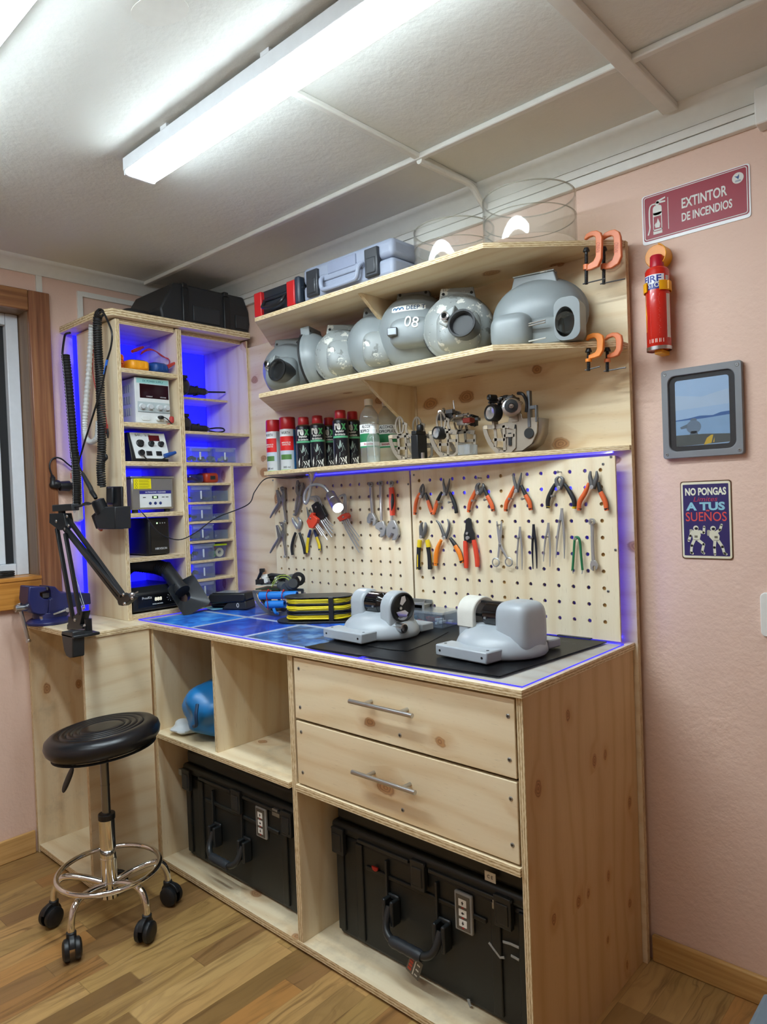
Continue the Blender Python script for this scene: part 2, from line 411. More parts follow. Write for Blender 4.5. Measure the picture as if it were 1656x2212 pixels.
def floor_mat():
    t = NT('laminate_floor'); tc = t.n('ShaderNodeTexCoord').outputs['Object']; x, y, _ = t.sep(tc)
    W = .074
    ix = t.math('FLOOR', t.math('DIVIDE', x, W))
    wn = t.n('ShaderNodeTexWhiteNoise', noise_dimensions='1D'); t.l(ix, wn.inputs['W'])
    yy = t.math('ADD', t.math('DIVIDE', y, .62), t.math('MULTIPLY', wn.outputs['Value'], 7))
    iy = t.math('FLOOR', yy)
    w2 = t.n('ShaderNodeTexWhiteNoise', noise_dimensions='2D'); t.l(t.comb(ix, iy), w2.inputs['Vector'])
    rc = t.sep(w2.outputs['Color'])
    base = t.ramp(rc[0], [(0.0, lin('7A5C38')), (.2, lin('9A7848')), (.42, lin('B8955C')), (.62, lin('8E6B44')), (.8, lin('B27E46')), (1.0, lin('C4A46C'))], 'LINEAR')
    off = t.math('MULTIPLY', rc[1], 40)
    wav = t.noise(t.comb(t.math('ADD', t.math('MULTIPLY', x, 7), off), t.math('MULTIPLY', y, 2.2), off), 1.0, 3)
    g = t.noise(t.comb(t.math('ADD', t.math('MULTIPLY', x, 55), t.math('MULTIPLY', wav, 7)), t.math('MULTIPLY', y, 2.4), off), 1.0, 4, .6)
    st = t.n('ShaderNodeMapRange', interpolation_type='SMOOTHSTEP'); t.l(g, st.inputs[0]); st.inputs[1].default_value = .47; st.inputs[2].default_value = .78
    c = t.mix(t.math('MULTIPLY', st.outputs[0], t.math('ADD', .5, t.math('MULTIPLY', rc[2], .5))), base, lin('5E4126'))
    sk = t.noise(t.comb(t.math('ADD', t.math('MULTIPLY', x, 26), t.math('MULTIPLY', wav, 9)), t.math('MULTIPLY', y, 1.3), off), 1.0, 5, .65)
    s2 = t.n('ShaderNodeMapRange', interpolation_type='SMOOTHSTEP'); t.l(sk, s2.inputs[0]); s2.inputs[1].default_value = .53; s2.inputs[2].default_value = .66
    c = t.mix(t.math('MULTIPLY', s2.outputs[0], t.math('ADD', .15, t.math('MULTIPLY', rc[1], .6))), c, lin('6A4A2A'))
    sw = t.math('SINE', t.math('ADD', t.math('MULTIPLY', wav, 60), t.math('MULTIPLY', x, 40)))
    c = t.mix(t.math('MULTIPLY', t.math('MAXIMUM', sw, 0.0), .22), c, lin('8A6A3C'))
    fr = t.math('FRACT', t.math('DIVIDE', x, W)); ed = t.math('LESS_THAN', fr, .02)
    ey = t.math('LESS_THAN', t.math('FRACT', yy), .004)
    c = t.mix(t.math('MULTIPLY', t.math('MAXIMUM', ed, ey), .35), c, lin('5A4228'))
    t.col(c); t.set(Roughness=.28, Specular_IOR_Level=.5); t.bump(g, .03, .001); return t.m
M['floor'] = floor_mat()

struct('floor', MB().box(-.1, ROOM_X, ROOM_Y, .1, -.06, 0), 'floor', label='brown wood laminate floor')
struct('ceiling', MB().box(-.1, ROOM_X, ROOM_Y, .1, ZC, ZC+.06), 'ceil', label='off-white painted ceiling panels')
struct('wall_back', MB().box(-.1, ROOM_X, 0, .1, 0, ZC), 'pink', label='rough pink painted back wall')
WY0, WY1, WZ0, WZ1 = -2.15, -.812, 1.072, 2.115
mb = MB().box(-.14, 0, WY1, 0, 0, ZC).box(-.14, 0, ROOM_Y, WY0, 0, ZC).box(-.14, 0, WY0, WY1, 0, WZ0).box(-.14, 0, WY0, WY1, WZ1, ZC)
struct('wall_left', mb, 'pink', label='pink painted wall with the window')
struct('wall_right', MB().box(ROOM_X, ROOM_X+.1, ROOM_Y, .1, 0, ZC), 'pink', label='pink wall out of view on the right')
struct('wall_front', MB().box(-.1, ROOM_X, ROOM_Y-.1, ROOM_Y, 0, ZC), 'pink', label='pink wall out of view behind')
struct('baseboard_left', MB().box(0, .014, ROOM_Y, -.875, 0, .088), 'base_y', label='pine skirting on the left wall', bevel=.004)
struct('baseboard_back', MB().box(2.078, ROOM_X, -.016, 0, 0, .074), 'base_x', label='pine skirting on the back wall', bevel=.004)
# cove mouldings, ceiling battens, trunking
def cove(p, q, nx, ny):
    pr = [(0, 0), (0, -.052), (.008, -.052), (.011, -.044), (.018, -.034), (.028, -.022), (.040, -.013), (.052, -.010), (.055, 0)]
    vs = [(b[0]+nx*u, b[1]+ny*u, ZC+w) for b in (p, q) for u, w in pr]; n = len(pr)
    return MB().add(vs, [(i, (i+1) % n, n+(i+1) % n, n+i) for i in range(n)]+[tuple(range(n)), tuple(range(n, 2*n))])
struct('trim_1', cove((0, 0), (ROOM_X, 0), 0, -1), 'cove', label='white cove moulding above the back wall', smooth=60)
struct('trim_2', cove((0, 0), (0, ROOM_Y), 1, 0), 'cove', label='white cove moulding above the left wall', smooth=60)
struct('trim_3', MB().box(.05, ROOM_X, -.338, -.318, ZC-.016, ZC), 'cove', label='long ceiling batten parallel to the back wall', bevel=.003)
struct('trim_4', MB().box(2.19, 2.23, ROOM_Y, -.05, ZC-.018, ZC), 'cove', label='wide ceiling batten crossing towards the back wall', bevel=.003)
struct('trim_5', MB().box(1.588, 1.608, -.86, -.05, ZC-.014, ZC), 'cove', label='narrow ceiling batten behind the lamp', bevel=.003)
struct('trim_6', MB().tube(smooth_path([(1.6, -.33, ZC-.018), (1.602, -.2, ZC-.016), (1.61, -.1, ZC-.018), (1.612, -.055, ZC-.045), (1.612, -.012, ZC-.075)]), .010, 10), 'cove', label='white conduit bending from the ceiling to the wall')
struct('trim_7', MB().box(.0, 2.412, -.018, 0, 2.2295, 2.2525).box(.0, 2.412, -.018, 0, 2.2005, 2.2275), 'white', label='double white cable trunking along the back wall', bevel=.002)
struct('trim_8', MB().box(2.405, 2.50, -.05, 0, 2.185, 2.272), 'white', label='white junction box at the end of the trunking', bevel=.004)
struct('trim_9', MB().box(0, .012, -.614, -.594, 2.0, 2.226).box(0, .012, -.594, 0, 2.206, 2.226), 'white', label='white conduit bent over the shelf tower', bevel=.001)
struct('trim_10', MB().box(0, .006, -.775, -.752, 2.19, 2.262), 'cove', label='bare vertical plaster seam above the window corner')
sw = struct('trim_11', MB().prism(rrect(2.428, 1.0, .10, .11, .012), 0, .012, 0, frame((0, 0, 0), (1, 0, 0), (0, 0, 1))), 'white', label='white switch plate at the right edge', bevel=.002)
# window
wr = thing('window_1', 'dark window with white frame in varnished pine casing', None); wr['kind'] = 'structure'
MB().box(0, .022, WY1-.002, -.732, .955, 2.19).build('casing_jamb', 'casing', wr, .004)
MB().box(0, .022, WY0-.08, WY1-.002, WZ1-.005, 2.19).build('casing_head', 'casing_y', wr, .004)
MB().box(0, .022, WY0-.08, WY0, .955, 2.19).build('casing_jamb', 'casing', wr, .004)
MB().box(0, .026, WY0, WY1, .955, WZ0).box(-.1, .03, WY0, WY1, WZ0-.012, WZ0+.004).build('window_sill', 'sill', wr, .004)
MB().box(-.11, .001, WY1-.004, WY1, WZ0, WZ1).box(-.11, .001, WY0, WY1, WZ1-.004, WZ1).box(-.11, .001, WY0, WY0+.004, WZ0, WZ1).build('window_lining', 'reveal', wr)
fm = MB(); x0, x1 = -.135, -.082
fm.box(x0, x1, WY1-.052, WY1-.006, WZ0+.004, WZ1-.004).box(x0, x1, WY0+.006, WY0+.052, WZ0+.004, WZ1-.004).box(x0, x1, WY0+.053, WY1-.053, WZ0+.004, WZ0+.05).box(x0, x1, WY0+.053, WY1-.053, WZ1-.05, WZ1-.004)
fm.build('window_frame', solid('DDE3EA', .3), wr, .003)
sm = MB(); ya, yb = WY1-.145, WY1-.085
sm.box(-.128, -.100, ya, yb, WZ0+.05, WZ1-.05).box(-.128, -.100, WY0+.111, ya-.001, WZ0+.05, WZ0+.11).box(-.128, -.100, WY0+.111, ya-.001, WZ1-.11, WZ1-.05).box(-.128, -.100, WY0+.054, WY0+.11, WZ0+.05, WZ1-.05)
sm.build('sash', solid('E2E8EE', .3), wr, .003)
MB().box(-.120, -.114, WY0+.05, WY1-.05, WZ0+.05, WZ1-.05).build('pane', clear('1A1E22', 'night_glass', .35, .03), wr)
MB().box(-.122, -.112, WY1-.086, WY1-.05, WZ0+.05, WZ1-.05).build('gasket', solid('15171A', .6), wr)  # dark strip in place of the dark gap beside the sash
# ceiling lamps
M['led'] = emit(LAMP_COLOR, LAMP_STRENGTH, 'lit_diffuser'); M['led_fill'] = emit(LAMP_COLOR, LAMP_STRENGTH*.5, 'fill_diffuser')
lampw = solid('E9EEF2', .35, name='lamp_housing')
def batten(x, y, label, mat='led'):
    t = thing('ceiling_batten_lamp', label, 'ceiling lamp', (x, y, ZC))
    MB().box(0, 1.22, -.047, .047, -.046, -.010).build('housing', lampw, t, .002)
    MB().prism([(-.043, -.045), (-.043, -.052), (-.038, -.059), (.038, -.059), (.043, -.052), (.043, -.045)], .012, 1.208, 0, frame((0, 0, 0), (0, 1, 0), (0, 0, 1)) @ Matrix.Identity(4)).build('diffuser', mat, t, smooth=50)
    for xx in (0, 1.208): MB().box(xx, xx+.012, -.045, .045, -.058, -.010).build('end_cap', lampw, t, .002)
    for xx in (.2, .62, 1.02): MB().box(xx, xx+.03, -.046, .046, -.014, 0).box(xx+.005, xx+.025, .044, .047, -.03, 0).build('clip', lampw, t)
    return t
batten(1.03, -.89, 'long lit white batten lamp on the ceiling over the bench')
batten(.62, -1.415, 'second lit batten lamp mostly cut off at the top left corner')
batten(.95, -2.35, 'third lit batten lamp out of view behind the photographer', 'led_fill')  # unseen lamp added as fill to lift the shadows
a_, b_ = at(345, 12, 'z', ZC), at(405, 64, 'z', ZC)
struct('trim_12', MB().prism([(at(345+62*math.cos(t_)-8*math.sin(t_), 22+34*math.sin(t_), 'z', ZC).x, at(345+62*math.cos(t_)-8*math.sin(t_), 22+34*math.sin(t_), 'z', ZC).y) for t_ in [2*PI*i/26 for i in range(26)]], ZC-.0012, ZC), M['cove'], label='smooth round plaster repair on the ceiling')

# ------------------------------------------------------------------ bench, tower, shelves, pegboards
PLY = ['ply', 'edge']; PLD = ['plyd', 'edge']; PLP = ['plypeg', 'edge']
M['steel'] = solid('C4C6C8', .28, 1.0, 'brushed_steel'); M['chrome'] = solid('E8EAEC', .06, 1.0, 'chrome')
M['dsteel'] = solid('6F7276', .38, .9, 'dark_steel'); M['black'] = solid('17191C', .42, 0, 'black_plastic'); M['rubber'] = solid('121315', .6, 0, 'black_rubber')
M['zinc'] = solid('A9ACAE', .35, .9, 'zinc_screw'); M['screw'] = solid('8B8E90', .4, .9, 'screw_metal')
def B(name, mat, parent, *args, bevel=.0012):
    mb = MB(); mb.board(*args); return mb.build(name, mat, parent, bevel, smooth=0)
def screwhead(parent, p, n, r=.0045, name='screw'):
    n = Vector(n); a = along(Vector(p), Vector(p)+n)
    mb = MB(); mb.lathe([(0, .0012), (r*.7, .0014), (r, .0004), (r, -.002)], 10, 0, a)
    mb.cbox((0, 0, .0014), (r*1.1, r*.25, .0006), 1, a).cbox((0, 0, .0014), (r*.25, r*1.1, .0006), 1, a)
    return mb.build(name, ['zinc', 'black'], parent)
XW, XR_, YF, ZW = .487, 2.060, -.616, .900
# wing cabinet on the left wall
w = thing('corner_cabinet', 'open plywood cabinet under the vise, left of the stool', 'cabinet')
B('side_panel', PLD, w, .003, .020, -.868, -.04, 0, .880, 'z')
B('side_panel', PLY, w, .470, XW, -.868, -.622, 0, .880, 'y')
B('bottom_board', PLD, w, .020, .470, -.866, -.04, .010, .030, 'x')
B('back_panel', PLD, w, .020, .470, -.40, -.385, .03, .880, 'z')
# main cabinet
c = thing('drawer_cabinet', 'long plywood base cabinet with two drawers and open bays for cases', 'cabinet')
B('side_panel', PLY, c, XW, .504, YF, -.05, 0, .881, 'z')
B('side_panel', ['plyr', 'edge'] if 'plyr' in M else PLY, c, 2.043, XR_, YF, -.036, 0, .881, 'z')
B('partition', PLY, c, 1.266, 1.288, YF, -.05, .030, .881, 'z')
B('partition', PLY, c, .868, .884, YF+.004, -.05, .503, .881, 'z')
B('shelf', PLD, c, .504, 1.266, YF-.012, -.05, .485, .503, 'x')
B('shelf', PLY, c, 1.288, 2.043, YF-.006, -.05, .482, .502, 'x')
B('bottom_board', PLD, c, .504, 2.043, YF-.002, -.05, .008, .030, 'x')
B('back_panel', PLD, c, .504, 2.043, -.05, -.042, .0, .881, 'x')
def drawer(z0, z1):
    d = B('drawer', PLY, c, 1.296, 2.039, YF-.001, YF+.014, z0, z1, 'x', bevel=.002)
    MB().box(1.32, 2.02, YF+.015, -.12, z0+.02, z1-.04).build('drawer_box', M['ply'] if False else solid('C9AE80', .6), d)
    zz = (z0+z1)/2+.012
    h = MB().cyl((1.556, YF-.034, zz), (1.772, YF-.034, zz), .006, seg=16).cyl((1.605, YF-.034, zz), (1.605, YF, zz), .0048, seg=12).cyl((1.728, YF-.034, zz), (1.728, YF, zz), .0048, seg=12)
    h.build('handle', 'steel', d)
    for x, z in ((1.318, z1-.03), (1.318, z0+.035), (2.022, z1-.04), (2.022, z0+.04), (1.70, z0+.03)): screwhead(d, (x, YF-.001, z), (0, -1, 0), .0055)
drawer(.697, .874); drawer(.507, .690)
# worktop
wt = MB().polyboard([(.004, -.880), (.494, -.880), (.494, -.628), (2.066, -.628), (2.066, -.036), (.004, -.036)], .881, ZW, 'x')
tag(wt.build('worktop', PLD, None, .002, smooth=0), 'L-shaped plywood worktop covered by clear sheets on the long side', 'worktop')
M['acry'] = clear('DDE6F8', 'clear_acrylic_sheet', .03, .05, spec=.16); M['acedge'] = emit((.05, .04, .95), .55, 'painted_edge_glow', '2420C8')  # edge-lit glow of the sheets painted in as blue with weak emission
def sheet(x0, x1, y0, y1, label):
    z0, z1 = ZW+.0012, ZW+.0048
    vs = [(x0,y0,z0),(x1,y0,z0),(x1,y1,z0),(x0,y1,z0),(x0,y0,z1),(x1,y0,z1),(x1,y1,z1),(x0,y1,z1)]
    mb = MB().add(vs, [(0,3,2,1),(4,5,6,7)], 0).add(vs, [(0,1,5,4),(1,2,6,5),(2,3,7,6),(3,0,4,7)], 1)
    return tag(mb.build('acrylic_sheet', ['acry', 'acedge'], None, smooth=0), label, 'plastic sheet', 'clear sheets on the worktop')
sheet(.392, 1.556, -.612, -.090, 'clear acrylic sheet over the blue photo prints on the worktop')
sheet(1.559, 2.058, -.612, -.090, 'clear acrylic sheet with blue edges under the right end of the black mat')
def print_mat(name, c0, c1, c2, sc):
    t = NT(name); tc = t.n('ShaderNodeTexCoord').outputs['Object']
    n = t.noise(tc, sc, 4, .6); n2 = t.noise(tc, sc*4, 3)
    t.col(t.mix(t.math('MULTIPLY', n2, .5), t.ramp(n, [(.40, lin(c0)), (.5, lin(c1)), (.61, lin(c2))]), lin(c1))); t.set(Roughness=.45, Specular_IOR_Level=.08); return t.m
pm = [print_mat('underwater_print_a', '04349C', '0E6CDC', '4FB0FA', 9), print_mat('underwater_print_b', '06248C', '0C48BE', '2484EA', 7), print_mat('underwater_print_c', '3B3A4A', '33699F', '8CB6CF', 12), print_mat('underwater_print_d', '0858BE', '1C94F0', '6CCCFF', 11)]
k = 0
for j in range(2):
    for i in range(3):
        x0 = .415+i*.305; y0 = -.595+j*.250
        t = tag(MB().box(x0, x0+.30, y0, y0+.245, ZW+.0002, ZW+.0008).build('photo_print', solid('DCE4EE', .4), None, smooth=0, origin=(x0, y0, ZW)), ['pale-bordered blue underwater photo print in the front row nearest the stool', 'blue underwater photo print in the middle of the front row under the sheet', 'blue and tan photo print in the front row beside the black mat', 'blue photo print by the tower foot in the back row under the sheet', 'dark blue photo print under the black framed mechanism', 'blue photo print under the cable reel in the back row'][k], 'photo print', 'photo prints under the clear sheet')
        MB().box(.008, .292, .008, .237, .0008, .0010).build('picture', pm[[3, 1, 2, 0, 1, 0][k]], t, smooth=0); k += 1
def mat_rubber():
    t = NT('scratched_black_mat'); tc = t.n('ShaderNodeTexCoord').outputs['Object']
    n = t.n('ShaderNodeMapRange'); t.l(t.noise(tc, 28, 6, .75), n.inputs[0]); n.inputs[1].default_value = .60; n.inputs[2].default_value = .80
    t.col(t.mix(t.math('MULTIPLY', n.outputs[0], .55), lin('0D0E10'), lin('7C8184'))); t.set(Roughness=.36, Specular_IOR_Level=.16); return t.m
M['mat'] = mat_rubber()
zm = ZW+.005
tag(MB().prism([(1.335, -.606), (1.975, -.576), (2.014, -.100), (1.39, -.10)], zm, zm+.0025).build('rubber_mat', 'mat', None, .0005, smooth=0), 'large scratched black mat under the two grey housings', 'mat')
a, b, c2 = at(925, 1389, 'z', zm+.003), at(880, 1407, 'z', zm+.003), at(845, 1404, 'z', zm+.003)
tag(MB().prism([(1.34, -.50), (b.x-.12, b.y-.01), (c2.x, c2.y), (b.x, b.y), (a.x, a.y), (a.x-.05, a.y+.16), (1.36, -.28)], zm+.0027, zm+.0042).build('mat_offcut', 'mat', None, .0004, smooth=0), 'thin black mat offcut under the left grey housing', 'mat')
tag(MB().box(1.86, 1.965, -.098, -.086, zm+.0026, zm+.0056).build('flat_bar', 'black', None, .001), 'thin black strip lying at the back of the black mat', 'strip')

# backing boards
def backing(x0, x1, label):
    t = MB().board(x0, x1, -.035, -.017, .0, 2.012, 'z'); return tag(t.build('backing_board', PLY, None, .001, smooth=0), label, 'wall panel')
bl = MB().board(.10, 1.3145, -.035, -.017, .0, 2.006, 'x'); tag(bl.build('backing_board', PLY, None, .001, smooth=0), 'left plywood backing board behind cans and clear bottles', 'wall panel')
bl = MB().board(1.316, 2.073, -.035, -.017, .0, 2.006, 'x'); tag(bl.build('backing_board', ['plyknot', 'edge'] if 'plyknot' in M else PLY, None, .001, smooth=0), 'right plywood backing board with knots beside the fire extinguisher', 'wall panel')
tag(MB().box(.15, 2.06, -.0165, -.0005, 1.90, 1.94).box(.15, 2.06, -.0165, -.0005, 1.0, 1.04).build('wall_batten', solid('6B5138', .7), None), 'dark wall batten behind the plywood backing boards', 'batten')
# shelves
def shelf(z, t, pts, label, gus=None, mats=PLY):
    r = thing('wall_shelf', label, 'shelf', (0, 0, z), group='plywood wall shelves')
    MB().polyboard(pts, -t, 0, 'x').build('shelf_board', mats, r, .001, smooth=0)
    if gus: 
        ya, zb = gus
        MB().polyboard([(ya, -t), (-.035, -t), (-.035, zb), (-.055, zb)], 1.290, 1.305, 'y', frame((0, 0, 0), (0, 1, 0), (0, 0, 1))).build('gusset', PLY, r, .001, smooth=0)
    return r
shelf(2.004, .015, [(.530, -.035), (.800, -.323), (1.803, -.323), (2.072, -.055), (2.072, -.035)], 'top plywood wall shelf under the clear rings', (-.285, -.185))
shelf(1.726, .016, [(.540, -.035), (.806, -.323), (1.823, -.323), (2.072, -.085), (2.072, -.035)], 'middle plywood wall shelf holding the grey domed housings', (-.285, -.165))
shelf(1.446, .014, [(.520, -.035), (.706, -.236), (1.25, -.245), (1.45, -.215), (1.73, -.153), (2.072, -.046), (2.072, -.035)], 'lowest plywood wall shelf holding spray cans above the pegboards')
# pegboards
M['ledblue'] = emit((.01, .012, 1.0), BLUE_STRENGTH, 'blue_led'); M['leddim'] = emit((.01, .012, 1.0), BLUE_STRENGTH*1.0, 'blue_led_dim')
def pegboard(x0, x1, z0, z1, xs, zs, label, cat='pegboard'):
    y0, y1 = -.083, -.0765; mb = MB(); ou, ov = random.uniform(0, 9), random.uniform(0, 9); n = 12; r = .0057
    cx = [x0]+[(xs[i]+xs[i+1])/2 for i in range(len(xs)-1)]+[x1]; cz = [z0]+[(zs[i]+zs[i+1])/2 for i in range(len(zs)-1)]+[z1]
    for i, hx in enumerate(xs):
        for j, hz in enumerate(zs):
            xa, xb, za, zb = cx[i], cx[i+1], cz[j], cz[j+1]
            ring = [(hx+r*math.cos(2*PI*k/n), hz+r*math.sin(2*PI*k/n)) for k in range(n)]
            rim = []
            for k in range(n):
                ca, sa = math.cos(2*PI*k/n), math.sin(2*PI*k/n)
                tx = ((xb-hx) if ca > 0 else (xa-hx))/ca if abs(ca) > 1e-6 else 9; tz = ((zb-hz) if sa > 0 else (za-hz))/sa if abs(sa) > 1e-6 else 9
                rim.append([hx+ca*min(tx, tz), hz+sa*min(tx, tz)])
            # corners: insert the cell corner between the two rim points around it
            for y, fl in ((y0, False), (y1, True)):
                vs = [(p[0], y, p[1]) for p in ring]+[(p[0], y, p[1]) for p in rim]+[(xb, y, zb), (xa, y, zb), (xa, y, za), (xb, y, za)]
                fs = []
                for k in range(n):
                    m = (k+1) % n; f = [k, n+k, n+m, m]
                    a0, a1 = 2*PI*k/n, 2*PI*(k+1)/n
                    for ci, (qx, qz) in enumerate(((xb, zb), (xa, zb), (xa, za), (xb, za))):
                        an = math.atan2(qz-hz, qx-hx) % (2*PI)
                        if a0 < an < a1: f = [k, n+k, 2*n+ci, n+m, m]
                    fs.append(tuple(f[::-1] if fl else f))
                mb.add(vs, fs, 0, [[(vs[q][2]+ou, vs[q][0]+ov) for q in f] for f in fs])
            vs = [(p[0], y0, p[1]) for p in ring]+[(p[0], y1, p[1]) for p in ring]
            mb.add(vs, [(k, (k+1) % n, n+(k+1) % n, n+k) for k in range(n)], 1, [[(0, 0), (.01, 0), (.01, 1), (0, 1)]]*n)
    for vs in ([(x0,y0,z0),(x0,y1,z0),(x0,y1,z1),(x0,y0,z1)], [(x1,y1,z0),(x1,y0,z0),(x1,y0,z1),(x1,y1,z1)]): mb.add(vs, [(0,1,2,3)], 1, [[(0,0),(0,1),(z1-z0,1),(z1-z0,0)]])
    for vs in ([(x0,y1,z0),(x0,y0,z0),(x1,y0,z0),(x1,y1,z0)], [(x0,y0,z1),(x0,y1,z1),(x1,y1,z1),(x1,y0,z1)]): mb.add(vs, [(0,1,2,3)], 1, [[(0,0),(0,1),(x1-x0,1),(x1-x0,0)]])
    t = thing('pegboard', label, cat, group='pegboards above the bench')
    mb.build('panel', PLP, t, smooth=0)
    for xx in (x0+.04, (x0+x1)/2, x1-.04):
        MB().box(xx-.012, xx+.012, -.0765, -.0352, z0+.01, z1-.012).build('spacer', solid('B9975F', .7), t)
    return t
ZS = [1.381-.047*j for j in range(10)][::-1]
pl = pegboard(.570, 1.309, .907, 1.418, [1.252-.0465*k for k in range(15)][::-1], ZS, 'left plywood pegboard with wrenches, locking pliers and hex keys')
pr_ = pegboard(1.316, 2.046, .907, 1.418, [2.003-.0465*k for k in range(15)][::-1], ZS, 'right plywood pegboard with orange pliers and tweezers')
def led(name, x0, x1, y0, y1, z0, z1, label):
    t = thing('led_strip', label, 'light strip', group='blue light strips')
    ax = max(range(3), key=lambda i: (x1-x0, y1-y0, z1-z0)[i])
    MB().box(x0, x1, y0, y1, z0, z1).build('glowing_tape', 'leddim' if name in 'bc' else 'glow' if name == 'h' else 'ledblue', t); return t
led('a', .75, 2.03, -.062, -.055, 1.4265, 1.4315, 'blue light strip above the pegboards under the lowest shelf')
led('b', 2.024, 2.030, -.0755, -.067, .92, 1.40, 'upright blue light strip at the right edge of the right pegboard')
led('c', .62, 2.03, -.045, -.038, .909, .915, 'blue light strip low behind the pegboards')
# shelf tower on the left wall
tw = thing('shelf_tower', 'tall plywood shelf tower of instruments and boxes beside the window', 'shelving')
XB, XT = .045, .369
def TB(name, y0, y1, z0, z1, g, x0=XB, x1=XT, mats=PLY): return B(name, mats, tw, x0, x1, y0, y1, z0, z1, g)
TB('side_panel', -.642, -.625, ZW+.0005, 2.036, 'y', x1=.372)
TB('partition', -.385, -.362, ZW+.0005, 2.036, 'z')
TB('side_panel', -.043, -.036, 1.497, 2.036, 'z')
TB('lower_side_panel', -.150, -.136, ZW+.0005, 1.492, 'z')
MB().polyboard([(.0, -.690), (.335, -.690), (.392, -.660), (.392, -.036), (.0, -.036)], 2.042, 2.068, 'y').build('top_board', PLY, tw, .002, smooth=0)
TB('cleat', -.62, -.39, 2.022, 2.041, 'y', x1=.360)
TB('cleat', -.36, -.045, 2.026, 2.041, 'y', x1=.330)
for z in (1.856, 1.652, 1.503, 1.305, 1.135, .918): TB('shelf', -.625, -.385, z-.017, z, 'y', x1=.366)
TB('shelf', -.362, -.044, 1.795-.010, 1.795, 'y', x1=.215)
TB('shelf', -.362, -.044, 1.630-.012, 1.630, 'y')
TB('shelf', -.362, -.036, 1.503-.014, 1.503, 'y')
for z in (1.418, 1.340, 1.260, 1.180, 1.099, 1.022, .946): TB('shelf', -.362, -.150, z-.010, z, 'y', x1=.366)
# stool
S = thing('swivel_stool', 'round black stool with chrome base on castors in front of the bench', 'stool', (.685, -.905, 0))
st = MB(); ti = Matrix.Translation((0, 0, .60)) @ Matrix.Rotation(R(-5), 4, Vector((-.676, .737, 0)))
pr = [(0, -.032), (.14, -.034), (.160, -.030), (.172, -.016), (.176, 0), (.172, .016), (.160, .026), (.146, .030)]
for rr in (.128, .108, .088, .068): pr += [(rr+.007, .0305), (rr+.003, .028), (rr, .0245), (rr-.003, .028), (rr-.006, .0305)]
pr += [(.04, .031), (0, .031)]
st.lathe(pr, 64, 0, ti); st.build('seat', solid('15161A', .32, 0, 'black_vinyl', bump=.12), S, smooth=50)
mb = MB().lathe([(.150, -.034)]+[(.158, -.040)]+[(.150, -.037)], 48, 0, ti); mb.build('seat_trim', 'rubber', S)
MB().cyl((0, 0, .345), (0, 0, .572), .0135).cyl((0, 0, .44), (0, 0, .445), .0142).box(-.05, .05, -.05, .05, .566, .571, 0, Matrix.Rotation(R(0), 4, 'Z')).build('gas_piston', solid('8A8C8E', .2, .9), S)
MB().cyl((0, 0, .333), (0, 0, .352), .026, seg=28).build('collar', 'black', S, .002)
MB().cyl((0, 0, .11), (0, 0, .335), .0245, seg=32).cyl((0, 0, .205), (0, 0, .212), .026, seg=32).cyl((0, 0, .085), (0, 0, .135), .028, seg=32).build('column', 'chrome', S)
lv = MB().tube(smooth_path([(-.02, -.01, .563), (-.05, -.045, .545), (-.065, -.068, .510)]), .0035, 8); lv.build('lever_rod', 'black', S)
MB().rbox((0, 0, 0), (.030, .010, .085), 2.6, 16, 10, 0, Matrix.Translation((-.076, -.085, .468)) @ Matrix.Rotation(R(-20), 4, 'X') @ Matrix.Rotation(R(14), 4, 'Y')).build('lever_paddle', 'black', S)
MB().tube([(.155*math.cos(2*PI*i/64), .155*math.sin(2*PI*i/64), .172) for i in range(64)], .0085, 12, True).build('foot_ring', 'chrome', S)
for i, a in enumerate((9, 73, 150, 223, 297)):
    a = R(a); d = Vector((math.cos(a), math.sin(a), 0)); q = Vector((-d.y, d.x, 0))
    leg = MB().tube(smooth_path([d*.020+Vector((0, 0, .128)), d*.08+Vector((0, 0, .146)), d*.135+Vector((0, 0, .152)), d*.165+Vector((0, 0, .138)), d*.179+Vector((0, 0, .105)), d*.181+Vector((0, 0, .062))]), .0105, 14).build('leg', 'chrome', S)
    ca = R((-60, 20, 60, -75, -20)[i]); e = Vector((math.cos(ca), math.sin(ca), 0)); p = Vector((-e.y, e.x, 0)); hub = d*.181+e*.012
    cm = MB().cyl(d*.181+Vector((0, 0, .056)), d*.181+Vector((0, 0, .078)), .0145, seg=18)
    cm.lathe([(0, -.008), (.0345, -.008), (.0345, .008), (0, .008)], 24, 0, frame(hub+Vector((0, 0, .040)), e, (0, 0, 1)), R(15), R(220))
    castor = cm.build('castor', 'black', leg, .002)
    for sd in (-1, 1):
        cm = MB().lathe([(0, .014), (.014, .0145), (.023, .013), (.0305, .008), (.032, 0), (.0305, -.005), (0, -.005)], 28, 0, frame(hub+p*sd*.013+Vector((0, 0, .0325)), e, (0, 0, 1) if sd < 0 else (0, 0, -1)))
        cm.build('wheel', 'black', leg)

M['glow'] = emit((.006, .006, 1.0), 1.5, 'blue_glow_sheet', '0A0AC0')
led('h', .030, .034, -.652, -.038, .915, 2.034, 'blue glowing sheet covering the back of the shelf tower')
led('b', 1.36, 2.02, -.0395, -.0355, 1.330, 1.342, 'upper blue light strip on the board behind the right pegboard')  # this strip and the next are added so the peg holes look blue
led('b', 1.36, 2.02, -.0395, -.0355, 1.165, 1.177, 'middle blue light strip on the board behind the right pegboard')

